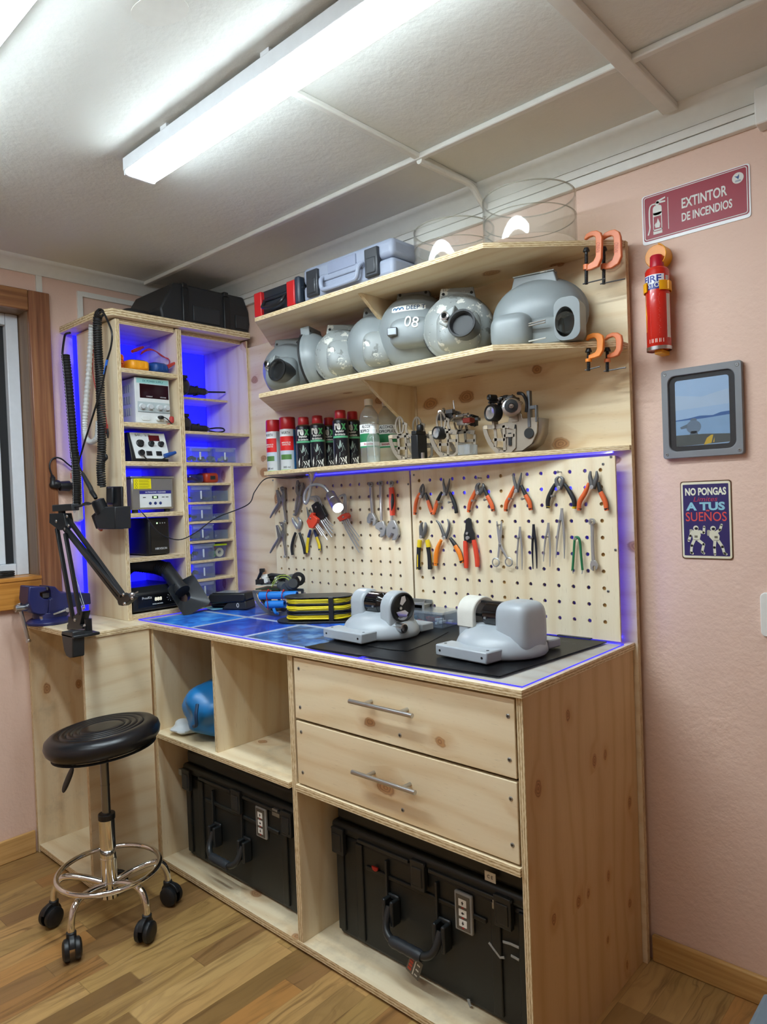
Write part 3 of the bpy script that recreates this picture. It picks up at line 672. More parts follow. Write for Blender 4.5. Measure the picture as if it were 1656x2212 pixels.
# ------------------------------------------------------------------ things in the bays
M['case'] = solid('1B1E1D', .48, 0, 'hard_case_black', bump=.1); M['case2'] = solid('24282A', .4, 0, 'case_trim_black')
M['grey'] = solid('9A9C9A', .45); M['offwhite'] = solid('DADAD4', .45); M['red'] = solid('B3211F', .4); M['paper'] = solid('EDEDE8', .6)
def hard_case(x0, x1, yf, d, z0, h, label, feats):
    w = x1-x0; t = thing('hard_case', label, 'equipment case', (x0, yf, z0), group='black equipment cases under the bench')
    hs = h-.085
    mb = MB().box(.008, w-.008, .006, d-.006, 0, hs); body = mb.build('body', 'case', t, .016, seg=3)
    rb = MB()
    for fx in (.045, .16, .84, .955): rb.box(w*fx-.014, w*fx+.014, -.001, .02, .02, hs-.01)
    rb.box(.20*w, .80*w, -.0005, .02, hs-.075, hs-.062)
    rb.build('ribs', 'case', body, .003)
    lid = MB().box(0, w, -.004, d, hs, hs+.034).box(.012, w-.012, .010, d-.012, hs+.034, h).build('lid', 'case', t, .012, seg=3)
    MB().box(.17*w, .45*w, -.012, .004, hs+.002, hs+.012).box(.55*w, .86*w, -.012, .004, hs+.002, hs+.012).build('lid_rim', 'case2', lid, .002)
    for fx in (.055, .50, .885):
        l = MB().box(w*fx-.024, w*fx+.024, -.016, 0, hs-.055, hs+.022).box(w*fx-.017, w*fx+.017, -.019, -.014, hs-.045, hs+.006).build('latch', 'case2', t, .004)
        MB().cyl((w*fx-.026, -.010, hs+.016), (w*fx+.026, -.010, hs+.016), .004).build('latch_pin', 'case2', l)
    P = lambda px, py: (at(px, py, 'y', yf).x-x0, at(px, py, 'y', yf).z-z0)
    (ax, az), (bx, bz) = P(*feats['h0']), P(*feats['h1'])
    zz = (az+bz)/2; xx0, xx1 = min(ax, bx), max(ax, bx)
    for xx in (xx0, xx1):
        hd = MB().box(xx-.020, xx-.008, -.03, .004, zz-.005, zz+.065).box(xx+.008, xx+.020, -.03, .004, zz-.005, zz+.065).box(xx-.020, xx+.020, -.004, .004, zz+.055, zz+.07)
        hd.build('handle_bracket', 'case2', t, .004)
    hg = MB().tube(smooth_path([(xx0, -.018, zz+.045), (xx0+.004, -.040, zz+.004), (xx0+.03, -.052, zz-.016), ((xx0+xx1)/2, -.055, zz-.020), (xx1-.03, -.052, zz-.016), (xx1-.004, -.040, zz+.004), (xx1, -.018, zz+.045)]), .0105, 12)
    handle = hg.build('handle', 'case2', t)
    MB().tube([(xx0+.035+(xx1-xx0-.07)*i/8, -.0545, zz-.0185) for i in range(9)], [.0125, .016, .0145, .016, .0145, .016, .0145, .016, .0125], 14).build('grip', solid('2B3036', .5), handle)
    for s_ in (.30, .70): MB().box(xx0+(xx1-xx0)*s_*1.0-.004 if False else (xx0 if s_ < .5 else xx1)-.026, (xx0 if s_ < .5 else xx1)-.018, -.006, .006, zz+.06, hs-.02).build('strap_rib', 'case2', body, .002)
    px, pz = P(*feats['plate'])
    pl = MB().box(px-.027, px+.027, -.006, .004, pz-.050, pz+.050).build('plate', 'grey', t, .003)
    MB().box(px-.021, px+.021, -.0075, -.004, pz-.044, pz+.044).build('plate_face', solid('5E5950', .5), pl, .001)
    for i, zc in enumerate((.026, 0, -.026)):
        st = MB().box(px-.012, px+.012, -.0085, -.006, pz+zc-.009, pz+zc+.009).build('sticker', 'paper', pl)
        am = MB(frame((px, -.0086, pz+zc), [(1,0,0), (0,0,1), (-1,0,0)][i], [(0,0,1), (-1,0,0), (0,0,-1)][i]))
        am.prism([(-.004, -.001), (0, .005), (.004, -.001)], 0, .0004).prism([(-.0014, -.005), (.0014, -.005), (.0014, -.001), (-.0014, -.001)], 0, .0004)
        am.build('arrow', 'black', st)
        MB().box(px-.003, px+.003, -.0085, -.006, pz+zc-.0135, pz+zc-.0105).build('red_mark', 'red', pl)
    for k, p in enumerate(feats['pins']):
        qx, qz = P(*p)
        MB().box(qx-.018, qx+.018, -.012, .001, qz-.008, qz+.008).box(qx-.016, qx+.010, -.013, -.003, qz+.008, qz+.016).build('hasp', 'zinc', t, .0015)
    return t, P
c1, P1 = hard_case(.548, 1.238, -.545, .44, .0305, .395, 'black hard case in the left bay behind the stool', dict(h0=(472, 1822), h1=(535, 1850), plate=(566, 1776), pins=[(397, 1669), (601, 1756)]))
c2_, P2 = hard_case(1.325, 2.012, -.520, .42, .0305, .395, 'black hard case with scuffed front below the two drawers', dict(h0=(852, 1985), h1=(962, 2042), plate=(1003, 1970), pins=[(733, 1812), (1081, 1957)]))
def stick(P, T, y, pts, mat, name, w=.004):
    mb = MB(); pp = [P(*q) for q in pts]; mb.tube([(a, y, b) for a, b in pp], w, 6, flat=.4, flatdir=(0, 1, 0)); return mb.build(name, mat, T)
K9 = K(640, 1720, 3.067)
for pts in ([(1275, 968), (1310, 1015), (1350, 1068), (1378, 1068)], [(1368, 963), (1420, 978), (1475, 1003)], [(1422, 1055), (1450, 1070), (1475, 1085)]): stick(P2, c2_, -.0005, [K9(*q) for q in pts], 'grey', 'scuff', .0035)
stick(P2, c2_, -.0005, [K9(1140, 1345), K9(1145, 1370), K9(1155, 1390)], 'grey', 'scuff', .005)
a = P2(*K9(1290, 530)); tg = MB().box(a[0]-.016, a[0]+.016, -.0055, -.0035, a[1]-.012, a[1]+.012).build('tag', 'offwhite', c2_, .001)
lettering([('C E', a[0], a[1], .012)], 'black', tg, FRONT((0, -.0056, 0)))
a = P2(*K9(525, 465)); MB().lathe([(0, 0), (.012, 0), (.012, .004), (0, .005)], 18, 0, frame((a[0], -.001, a[1]), (1,0,0), (0,0,1)), PI, 2*PI).build('red_ring', 'red', c2_)
a = P2(*K9(830, 1090)); m_ = frame((a[0], -.030, a[1]), (.9, 0, -.35), (.35, 0, .9))
tg = MB().prism([(-.022, -.028), (.022, -.028), (.022, .028), (-.022, .028)], 0, .0012, 0, m_).build('hang_tag', solid('5A564E', .4), c2_)
mb = MB(m_)
for i in range(4): mb.box(-.018, -.006, -.020+.011*i, -.012+.011*i, .0012, .0018)
mb.build('red_print', solid('C2452C', .5), tg); MB(m_).box(-.001, .002, -.024, .022, .0012, .0018).box(.006, .016, -.02, -.016, .0012, .0018).box(.006, .016, -.004, .0, .0012, .0018).box(.006, .016, .012, .016, .0012, .0018).build('pale_print', 'offwhite', tg)
# blue bag and white plastic bag in the upper bay
bg = MB(); random.seed(3)
def lump(c, d, seed, amp, seg=28, rings=18, e=2.4):
    rnd = random.Random(seed); ph = [(rnd.uniform(-6, 6), rnd.uniform(-6, 6), rnd.uniform(-6, 6), rnd.uniform(0, 6)) for _ in range(7)]
    mb = MB(); mb.rbox((0, 0, 0), d, e, seg, rings)
    out = []
    for v in mb.v:
        n = sum(math.sin(p[0]*v[0]/d[0]*2+p[1]*v[1]/d[1]*2+p[2]*v[2]/d[2]*2+p[3]) for p in ph)/7
        k = 1+amp*n; out.append((c[0]+v[0]*k, c[1]+v[1]*k, max(c[2]+v[2]*k, c[2]-d[2]/2)))
    mb.v = out; return mb
M['bagblue'] = solid('1470B0', .35, 0, 'blue_nylon', bump=.1)
bag = thing('blue_bag', 'bright blue stuffed bag in the upper left bay', 'bag', (.735, -.475, .5035))
lump((0, 0, .098), (.245, .30, .20), 8, .26, 40, 26, 2.2).build('sack', 'bagblue', bag, smooth=60)
MB().tube(smooth_path([(.06, -.152, .15), (.075, -.168, .12), (.07, -.165, .085), (.045, -.160, .075)]), .006, 8).build('seam', solid('0C3357', .5), bag)
pb = thing('plastic_bag', 'crumpled white and red plastic bag beside the blue bag', 'bag', (.592, -.560, .5035))
lump((.02, 0, .022), (.11, .10, .044), 9, .35, 26, 16, 2.0).build('film', solid('D5DCE0', .3, 0, 'white_film'), pb, smooth=25)
lump((.045, .035, .045), (.05, .06, .045), 12, .3, 16, 10, 2.0).build('red_print', solid('C03A36', .35), pb, smooth=30)

# ------------------------------------------------------------------ instruments and boxes in the tower
T1 = K(240, 680, 5.175); T2 = K(380, 960, 5.823)
def yz(p, x): v = at(p[0], p[1], 'x', x); return v.y, v.z
M['orange'] = solid('E8701E', .45); M['yellow'] = solid('F2A51E', .42); M['blue'] = solid('17478C', .42); M['lblack'] = solid('26282B', .5); M['redl'] = solid('B63A36', .5)
M['white_p'] = solid('DFE3E3', .4, 0, 'white_instrument')
def meter(label, col, y, z, w, h, d, x1, yaw=0, roll=0):
    t = thing('multimeter', label, 'multimeter', (x1, y, z), (roll, 0, yaw), 'multimeters on the top tower shelf')
    MB().rbox((-d/2, 0, h/2), (d, w, h), 5, 28, 16).build('holster', col, t, smooth=60)
    MB().rbox((-d/2-.004, 0, h-.004), (d*.86, w*.8, .012), 6, 20, 8).build('face', 'lblack', t, smooth=60)
    for k in (-.25, 0, .25): MB().box(-.006, .0012, w*k-w*.06, w*k+w*.06, h*.25, h*.75).build('grip_rib', col, t, .001)
    return t
zs = 1.8565
meter('orange multimeter half hidden at the left of the top tower shelf', 'orange', -.602, zs, .040, .066, .15, .325)
meter('yellow multimeter lying in the middle of the top tower shelf', 'yellow', -.532, zs, .090, .044, .17, .350)
meter('dark blue multimeter at the right of the top tower shelf', 'blue', -.440, zs, .076, .042, .15, .352, R(5))
pr_t = thing('test_leads', 'red test leads and probes behind the multimeters', 'test leads')
def wob(a, b, k, amp, z): return [(a[0]+(b[0]-a[0])*i/k, a[1]+(b[1]-a[1])*i/k, z+amp*math.sin(i*1.3)) for i in range(k+1)]
MB().tube(smooth_path([at(*T1(340, 420), 'x', .27), at(*T1(420, 380), 'x', .26), at(*T1(500, 410), 'x', .27), at(*T1(560, 460), 'x', .29), at(*T1(640, 490), 'x', .31)]), .0022, 8).build('lead', 'redl', pr_t)
MB().tube(smooth_path([at(*T1(330, 440), 'x', .27), at(*T1(400, 400), 'x', .26), at(*T1(480, 400), 'x', .27), at(*T1(590, 470), 'x', .30), at(*T1(650, 510), 'x', .32), at(*T1(640, 580), 'x', .34)]), .0022, 8).build('lead', 'redl', pr_t)
a, b, c = at(*T1(235, 410), 'x', .29), at(*T1(355, 362), 'x', .25), at(*T1(430, 342), 'x', .235)
p = MB().tube([a, a.lerp(b, .3), b], [.006, .0075, .005], 10).build('probe', 'redl', pr_t); MB().cyl(b, c, .0016, .0006, 8).build('probe_tip', 'steel', p)
a, b = at(*T1(632, 580), 'x', .352), at(*T1(708, 540), 'x', .348); MB().tube([a, a.lerp(b, .5), b], [.008, .007, .005], 10).build('probe', 'redl', pr_t)
a = at(*T1(110, 520), 'x', .345); a.z = max(a.z, zs+.008); MB().tube([a+Vector((.0, .012*math.cos(t_), .008*math.sin(t_))) for t_ in [k*.7 for k in range(18)]], .002, 8).build('lead', 'redl', pr_t)
# bench power supply
X = .338
ps = thing('bench_power_supply', 'white bench power supply with dark red display and four knobs', 'power supply')
y0, y1, z0, z1 = -.556, -.408, 1.6525, 1.832
MB().box(.09, X-.012, y0+.001, y1-.001, z0+.004, z1).build('case', solid('D7DADB', .42), ps, .004)
vm = MB()
for r in range(3):
    for k in range(9): vm.box(.15+.017*k, .158+.017*k, y0-.0006, y0+.003, z0+.035+.045*r, z0+.065+.045*r)
vm.build('vents', solid('9FA6A8', .5), ps)
fp = MB().box(X-.016, X, y0, y1, z0+.003, z1).build('front_panel', 'white_p', ps, .003)
for yy in (y0+.02, y1-.02): MB().cyl((X-.03, yy, z0), (X-.03, yy, z0+.004), .007).build('foot', 'rubber', ps)
PY = lambda u: y0+(y1-y0)*u; PZ = lambda v: z0+(z1-z0)*v
MB().box(X-.001, X+.0006, PY(.05), PY(.97), PZ(.88), PZ(.985)).build('title_band', solid('9FD5D2', .5), fp)
lettering([('DC POWER SUPPLY', PY(.52), PZ(.93), .011, .088)], solid('1E6B70', .5), fp, SIDE((X+.0008, 0, 0)))
MB().box(X-.001, X+.001, PY(.13), PY(.97), PZ(.56), PZ(.87)).build('display', solid('2A0A10', .12), fp, .001)
lettering([('CURRENT', PY(.40), PZ(.60), .006), ('VOLTAGE', PY(.80), PZ(.60), .006)], 'white_p', fp, SIDE((X+.0012, 0, 0)))
MB().box(X-.001, X+.0008, PY(.06), PY(.99), PZ(.25), PZ(.48)).build('knob_band', solid('B7C3C4', .5), fp)
MB().box(X-.001, X+.0012, PY(.06), PY(.99), PZ(.25), PZ(.262)).build('band_line', solid('6D7779', .5), fp)
for u in (.17, .40, .67, .88):
    MB().lathe([(.0125, 0), (.012, .004), (.0095, .006), (.009, .015), (0, .0155)], 20, 0, frame((X, PY(u), PZ(.37)), (0,1,0), (0,0,1))).build('knob', solid('C9CED0', .35), fp)
MB().prism(rrect(PY(.26), PZ(.12), .036, .018, .0085), 0, .004, 0, SIDE((X, 0, 0))).build('power_button', 'white_p', fp, .001)
for u, m in ((.60, 'white_p'), (.73, 'white_p'), (.86, 'white_p')): MB().cyl((X, PY(u), PZ(.12)), (X+.016, PY(u), PZ(.11)), .0075, .006).build('terminal', m, fp)
MB().tube(smooth_path([(X+.014, PY(.60), PZ(.13)), (X+.028, PY(.66), PZ(.15)), (X+.030, PY(.78), PZ(.11)), (X+.026, PY(.90), PZ(.03)), (X+.016, PY(1.0), PZ(-.0))]), .0020, 8).build('lead', 'black', fp)
MB().rbox((X+.018, PY(.64), PZ(.145)), (.022, .022, .014), 3).build('plug', 'black', fp)
MB().rbox((X+.018, PY(.96), PZ(.11)), (.016, .018, .028), 3).build('clip', 'redl', fp)
MB().tube(smooth_path([(X+.018, PY(.96), PZ(.06)), (X+.020, PY(.90), PZ(.02)), (X+.024, PY(.80), PZ(.005))]), .0018, 8).build('lead', 'redl', fp)
# soldering station
ss = thing('soldering_station', 'white and black soldering station with red display and three knobs', 'soldering station')
y0, y1, z0, z1 = -.586, -.428, 1.5035, 1.618
P_ = [(.16, z0), (.345, z0), (.345, z0+.012), (.318, z1), (.16, z1)]
MB().prism(P_, -y1, -y0, 0, frame((0,0,0), (1,0,0), (0,0,1))).build('case', 'black', ss, .003)
mf = frame((.3475, (y0+y1)/2+.01, z0+.012), (0, 1, 0), (-.027, 0, z1-z0-.012)); H = math.hypot(.027, z1-z0-.012)
fp = MB(mf).prism([(-.072, 0), (.072, 0), (.066, H), (-.082, H)], -.002, .003).build('front_panel', 'white_p', ss, .001)
lettering([('BAKU 761D', -.03, H-.011, .014, .062)], 'lblack', fp, mf @ Matrix.Translation((0, 0, .0032)))
MB(mf).box(-.006, .040, H-.033, H-.010, .002, .0045).build('display', solid('5A1518', .15), fp)
for x_, y_, r_ in ((-.046, H-.045, .016), (.0, H-.046, .0125), (.042, H-.046, .0125)):
    MB().lathe([(r_, .003), (r_*.95, .006), (r_*.7, .008), (r_*.66, .017), (0, .0175)], 20, 0, mf @ Matrix.Translation((x_, y_, 0))).build('knob', 'black', fp)
for x_ in (-.015, .027): MB(mf).box(x_-.012, x_+.012, .012, .030, .002, .007).build('switch', 'black', fp, .002)
MB(mf).cyl((-.050, .022, .002), (-.050, .020, .016), .0115).build('socket', 'black', fp)
cb = MB().tube(smooth_path([mf @ Vector((-.050, .020, .014)), mf @ Vector((-.050, -.002, .026)), (.361, -.52, z0+.004), (.362, -.47, z0+.008), (.362, -.44, z0+.024)]), .0028, 8).build('cable', 'black', ss)
MB().tube([(.362, -.455, z0+.022), (.362, -.430, z0+.030), (.360, -.405, z0+.038)], [.0095, .0085, .006], 12).build('handpiece', solid('1E4FA0', .4), ss)
# ultrasonic cleaner
M['mesh_steel'] = None
t = NT('dimpled_steel'); tc = t.n('ShaderNodeTexCoord').outputs['Object']; xx = t.sep(tc)
dm = t.math('MULTIPLY', t.math('SINE', t.math('MULTIPLY', xx[1], 1400)), t.math('SINE', t.math('MULTIPLY', xx[2], 1400)))
t.col(t.mix(t.math('MULTIPLY', t.math('ADD', dm, 1), .5), lin('77756F'), lin('B5B3AC'))); t.set(Metallic=.6, Roughness=.35); M['mesh_steel'] = t.m
uc = thing('ultrasonic_cleaner', 'steel ultrasonic cleaner with yellow sticker and blue title band', 'ultrasonic cleaner')
y0, y1, z0, z1 = -.596, -.408, 1.317, 1.448; X = .336
MB().box(.10, X, y0+.008, y1, z0, z1-.006).build('tank', 'mesh_steel', uc, .006)
MB().box(.096, X+.004, y0+.004, y1+.004, z1-.008, z1).build('rim', 'steel', uc, .003)
for yy in (y0+.03, y1-.02): MB().cyl((X-.02, yy, 1.3055), (X-.02, yy, z0+.002), .012).build('foot', 'rubber', uc)
pl = MB().box(X-.001, X+.0012, -.555, -.420, z0+.008, z0+.072).build('control_panel', 'white_p', uc, .0005)
MB().box(X, X+.0016, -.555, -.420, z0+.061, z0+.074).build('title_band', solid('2A2A86', .4), pl)
lettering([('ULTRASONIC CLEANER', -.4875, z0+.0675, .0085, .088)], 'white_p', pl, SIDE((X+.0018, 0, 0)))
MB().box(X, X+.0016, -.503, -.477, z0+.042, z0+.053).build('display', solid('22301F', .2), pl)
lettering([('888', -.490, z0+.0475, .009)], emit((.5, 1, .3), .8, 'green_digits'), pl, SIDE((X+.002, 0, 0)))
for yy in (-.512, -.490, -.468): MB().lathe([(.006, 0), (.006, .002), (0, .0025)], 16, 0, frame((X, yy, z0+.024), (0,1,0), (0,0,1))).build('button', solid('23356E', .4), pl)
for yy in (-.536, -.455, -.438): MB().box(X, X+.0015, yy-.006, yy+.006, z0+.046, z0+.049).build('mark', 'lblack', pl)
st = MB().box(X-.001, X+.0014, -.578, -.505, z0+.081, z1-.010).build('sticker', solid('F2E40C', .5), uc)
mk = MB()
for r in range(3):
    zz = z1-.019-.0125*r
    mk.tube([(X+.0014, -.567+.0045*math.cos(k_*.8), zz+.0045*math.sin(k_*.8)) for k_ in range(8)], .0007, 5, True)
    for q in range(3): mk.box(X+.001, X+.0017, -.556, -.512-.006*(q % 2), zz+.0035-.0035*q, zz+.0045-.0035*q)
mk.build('sticker_print', solid('6B6414', .5), st)
# black power unit
up = thing('black_box_unit', 'tall black power unit with green light and white lettering', 'power unit')
y0, y1, z0, z1 = -.535, -.434, 1.1355, 1.282; X = .345
MB().prism([(.085, y0+.006), (X-.02, y0), (X, y0+.008), (X, y1-.006), (X-.02, y1), (.085, y1-.006)], z0+.003, z1).build('case', 'black', up, .005)
fp = MB().box(X-.002, X+.0015, y0+.014, y1-.010, z0+.012, z1-.01).build('front_panel', solid('0F1012', .25), up, .001)
lettering([('HIKVISION', (y0+y1)/2+.006, z0+.026, .012, .050)], 'white_p', fp, SIDE((X+.0016, 0, 0)))
led_ = MB()
MB().box(X+.001, X+.002, y0+.040, y0+.045, z1-.022, z1-.018).build('green_light', emit((.3, 1, .2), 3, 'green_led'), fp)
for q in (.056, .066, .076): MB().box(X+.001, X+.002, y0+q-.002, y0+q+.002, z1-.022, z1-.018).build('indicator', 'grey', fp)
for xx_ in (.10, .30): MB().box(xx_, xx_+.02, y0+.01, y1-.01, z0-.0003, z0+.004).build('foot', 'rubber', up)
# fume extractor
fe = thing('fume_extractor', 'black fume extractor with hose and square hood in the lowest bay', 'fume extractor')
z0 = .9185; X = .352
MB().prism([(.09, z0+.006), (X, z0+.006), (X, z0+.075), (X-.03, z0+.098), (.09, z0+.098)], .400, .612, 0, frame((0, 0, 0), (1, 0, 0), (0, 0, 1))).build('case', 'black', fe, .006)
MB().box(.12, .32, -.600, -.42, z0, z0+.007).build('base', 'rubber', fe)
fp = MB().box(X-.002, X+.002, -.592, -.425, z0+.018, z0+.068).build('front_panel', solid('0E0F11', .22), fe, .002)
lettering([("ProsKit", -.553, z0+.056, .013, .040)], 'white_p', fp, SIDE((X+.0022, 0, 0)))
lettering([('888', -.505, z0+.047, .019, .030)], emit((.9, .85, .45), .5, 'pale_digits'), fp, SIDE((X+.0022, 0, 0)))
lettering([('SMOKE ABSORBER', -.508, z0+.029, .006, .045)], 'white_p', fp, SIDE((X+.0022, 0, 0)))
for k in range(8): a = k*PI/4; MB().cyl((X+.001, -.452+.014*math.cos(a), z0+.048+.014*math.sin(a)), (X+.0024, -.452+.014*math.cos(a), z0+.048+.014*math.sin(a)), .0016, seg=6).build('dial_mark', 'white_p', fp)
MB().lathe([(.010, 0), (.009, .010), (0, .0105)], 18, 0, frame((X+.002, -.452, z0+.048), (0,1,0), (0,0,1))).build('dial', 'black', fp)
hp = smooth_path([(.20, -.585, z0+.08), (.22, -.592, z0+.135), (.24, -.555, z0+.180), (.26, -.505, z0+.176), (.285, -.463, z0+.165), (.315, -.440, z0+.150)], 12)
MB().tube(hp, [.030+(.0012 if i % 2 else -.0008) for i in range(len(hp))], 20).build('hose', 'rubber', fe, smooth=60)
a, b = at(381, 1240, 'y', -.445), at(412, 1292, 'y', -.470)
q0 = Vector((.315, -.440, z0+.150)); q1 = at(398, 1283, 'x', .420)
MB().cyl(q0+(q0-q1)*.15, q0.lerp(q1, .86), .0295, .0295, 28).cyl(q0.lerp(q1, .80), q0.lerp(q1, .90), .032, .032, 28).build('nozzle_tube', solid('26282B', .32), fe, .001)
cc = [at(*T2(*p), 'x', .43) for p in ((0, 1830), (205, 1725), (355, 2065), (105, 2120))]
cen = sum(cc, Vector())/4; fx = (cc[1]-cc[0]).normalized(); nrm = Vector((.80, -.48, .25)).normalized()
ctr = cen; ctr = ctr+Vector((.0, 0, .012)); mm = frame(ctr, fx, nrm.cross(fx)); hw = .064; hh = .068
hood = MB(mm); N = 24
outer = rrect(0, 0, 2*hw, 2*hh, .012, 5); hole = circ(-.008, .012, .026, N)
import bisect
def radial(poly, ang):
    best = None; n = len(poly)
    for i in range(n):
        (x1, y1), (x2, y2) = poly[i], poly[(i+1) % n]; dx, dy = x2-x1, y2-y1; ca, sa = math.cos(ang), math.sin(ang)
        den = ca*dy-sa*dx
        if abs(den) < 1e-12: continue
        tt = (x1*dy-y1*dx)/den; ss_ = (x1*sa-y1*ca)/den
        if tt > 0 and -1e-9 <= ss_ <= 1+1e-9: best = tt if best is None else max(best, tt)
    return best
ring_o = [(radial(outer, 2*PI*i/48)*math.cos(2*PI*i/48), radial(outer, 2*PI*i/48)*math.sin(2*PI*i/48)) for i in range(48)]
ring_i = circ(-.008, .012, .026, 48)
vs = [(x, y, 0) for x, y in ring_o]+[(x, y, -.022) for x, y in ring_i]+[(x, y, -.004) for x, y in ring_o]+[(x*1.06, y*1.06, -.030) for x, y in ring_i]+[(x*.9, y*.9, -.05) for x, y in ring_i]
fs = []
for i in range(48):
    j = (i+1) % 48; fs += [(i, j, 48+j, 48+i), (96+i, 144+i, 144+j, 96+j), (i, 96+i, 96+j, j), (48+i, 48+j, 192+j, 192+i)]
hood.add(vs, fs); hood.build('hood', solid('25292D', .38), fe, smooth=50)
# black camera units with rods on the upper right shelves
def camunit(z, loop, label):
    t = thing('camera_unit', label, 'camera part', (.16, -.345, z), group='black camera units in the tower')
    MB().rbox((.02, .055, .045), (.12, .13, .088), 2.5, 28, 16).build('body', solid('101114', .2), t, smooth=60)
    MB().box(-.02, .06, .0, .10, .078, .092).build('top_bracket', 'black', t, .003)
    MB().cyl((.03, .10, .035), (.03, .165, .033), .024, .018, 20).cyl((.03, .165, .033), (.03, .20, .033), .016, .016, 20).box(.012, .048, .150, .158, .012, .054).build('connector', 'black', t, .002)
    MB().cyl((.03, .20, .033), (.03, .212, .033), .013, .009, 14).build('gland', 'dsteel', t)
    if loop: MB().tube(smooth_path([(.03, .205, .033), (.035, .25, .040), (.045, .278, .038), (.05, .280, .026), (.04, .25, .020), (.03, .205, .028)]), .0035, 10).build('cable_loop', 'black', t)
    else: MB().cyl((.03, .205, .033), (.055, .292, .036), .0038, seg=10).build('rod', 'black', t)
    return t
camunit(1.7955, False, 'black camera unit with a straight rod on the short upper tower shelf')
camunit(1.6305, True, 'black camera unit with a cable loop on the second tower shelf')
# clear storage boxes
M['clear'] = clear('C9D6E6', 'clear_box_plastic', .10, .12, spec=.8); M['clearlid'] = clear('D4DEEA', 'clear_box_lid', .22, .15)
cm = [solid('4A4C50', .5, .3), solid('9EA4AA', .4, .5), solid('2B2D31', .5), solid('C8CCD0', .4)]
def sbox(y0, y1, x0, x1, z0, h, label, lid=True, cont=None, n=9, seed=0, latch=True):
    t = thing('storage_box', label, 'storage box', (x0, y0, z0), group='clear storage boxes in the tower')
    w, d = y1-y0, x1-x0; s = .002
    mb = MB().box(0, d, 0, w, 0, s).box(0, s, 0, w, s, h).box(d-s, d, 0, w, s, h).box(s, d-s, 0, s, s, h).box(s, d-s, w-s, w, s, h); mb.build('tub', 'clear', t)
    if lid: MB().box(-.002, d+.003, -.002, w+.002, h, h+.006).box(d+.0, d+.004, w*.1, w*.9, h-.012, h).build('lid', 'clearlid', t, .001)
    if latch: MB().box(d, d+.004, w*.48, w*.54, h*.18, h*.75).build('latch', solid('C3CBD4', .4), t, .001)
    if cont is not None:
        rnd = random.Random(seed); c = MB()
        for _ in range(n):
            r = rnd.uniform(.10, .22)*min(w, h*2); M2 = Matrix.Translation((rnd.uniform(.02, d-.02-r*.3), rnd.uniform(.004+r*.55, w-.004-r*.55), .0035+r*.36+rnd.uniform(0, h*.28))) @ Euler((rnd.uniform(-.5, .5), rnd.uniform(-.5, .5), rnd.uniform(0, 6))).to_matrix().to_4x4()
            k = rnd.random(); mi = rnd.randrange(2)
            if k < .45: c.lathe([(r*.25, -r*.3), (r*.5, -r*.3), (r*.5, r*.3), (r*.25, r*.3), (r*.25, -r*.3)], 12, mi, M2 @ Matrix.Rotation(PI/2, 4, 'Y'))
            else: c.cbox((0, 0, 0), (r*1.3, r*.8, r*.6), mi, M2)
        o = tag(c.build('small_parts', [cm[cont[0]], cm[cont[1]]], None, smooth=30), None, 'small parts', None, 'stuff'); o.location = (x0, y0, z0); o['label'] = 'loose small parts inside the '+label
    return t
sbox(-.354, -.236, .20, .362, 1.5045, .056, 'left clear box of metal parts on the row under the camera units', cont=(0, 1), seed=1)
sbox(-.230, -.118, .20, .362, 1.5045, .056, 'right clear box of shiny parts on the row under the camera units', lid=True, cont=(1, 3), seed=2)
rows = [1.341, 1.261, 1.181, 1.100, 1.023, .947]
names = ['second', 'third', 'fourth', 'fifth', 'sixth', 'lowest']
for i, z in enumerate(rows):
    sbox(-.352, -.243, .12, .360, z, .060, f'left clear lidded box on the {names[i]} row of the small tower shelves', cont=[(0, 2), (2, 0), (3, 1), (2, 3), (2, 0), (0, 3)][i], seed=10+i, n=10)
sbox(-.236, -.162, .18, .358, 1.341, .044, 'right small clear tray with screws on the second row', lid=False, cont=(1, 0), seed=20, latch=False)
sbox(-.236, -.162, .18, .358, 1.261, .028, 'right shallow clear tray on the third row', lid=False, cont=(3, 1), seed=21, latch=False)
sbox(-.236, -.170, .18, .358, 1.181, .038, 'right small clear box with a white label on the fourth row', lid=False, cont=(1, 3), seed=22, latch=False, n=5)
# red tool case and its blue-lit neighbour on the top row
rc = thing('red_tool_case', 'small orange-red case on the top row of the small tower shelves', 'case', (.30, -.225, 1.4185))
MB().rbox((0, 0, .022), (.09, .070, .043), 5, 24, 12).build('shell', solid('A8341E', .4), rc, smooth=60); MB().box(.030, .047, -.012, .012, .014, .03).build('latch', 'lblack', rc, .001)
pc = thing('pliers_case', 'dark tinted clear case on the top row beside the orange-red case', 'case', (.30, -.305, 1.4185))
MB().rbox((0, 0, .019), (.10, .080, .037), 5, 24, 12).build('shell', clear('27306A', 'blue_tinted_case', .5, .1), pc, smooth=60)
MB().tube(smooth_path([(0, -.03, .016), (.01, 0, .020), (0, .03, .014)]), .007, 8).build('grip', 'redl', pc)
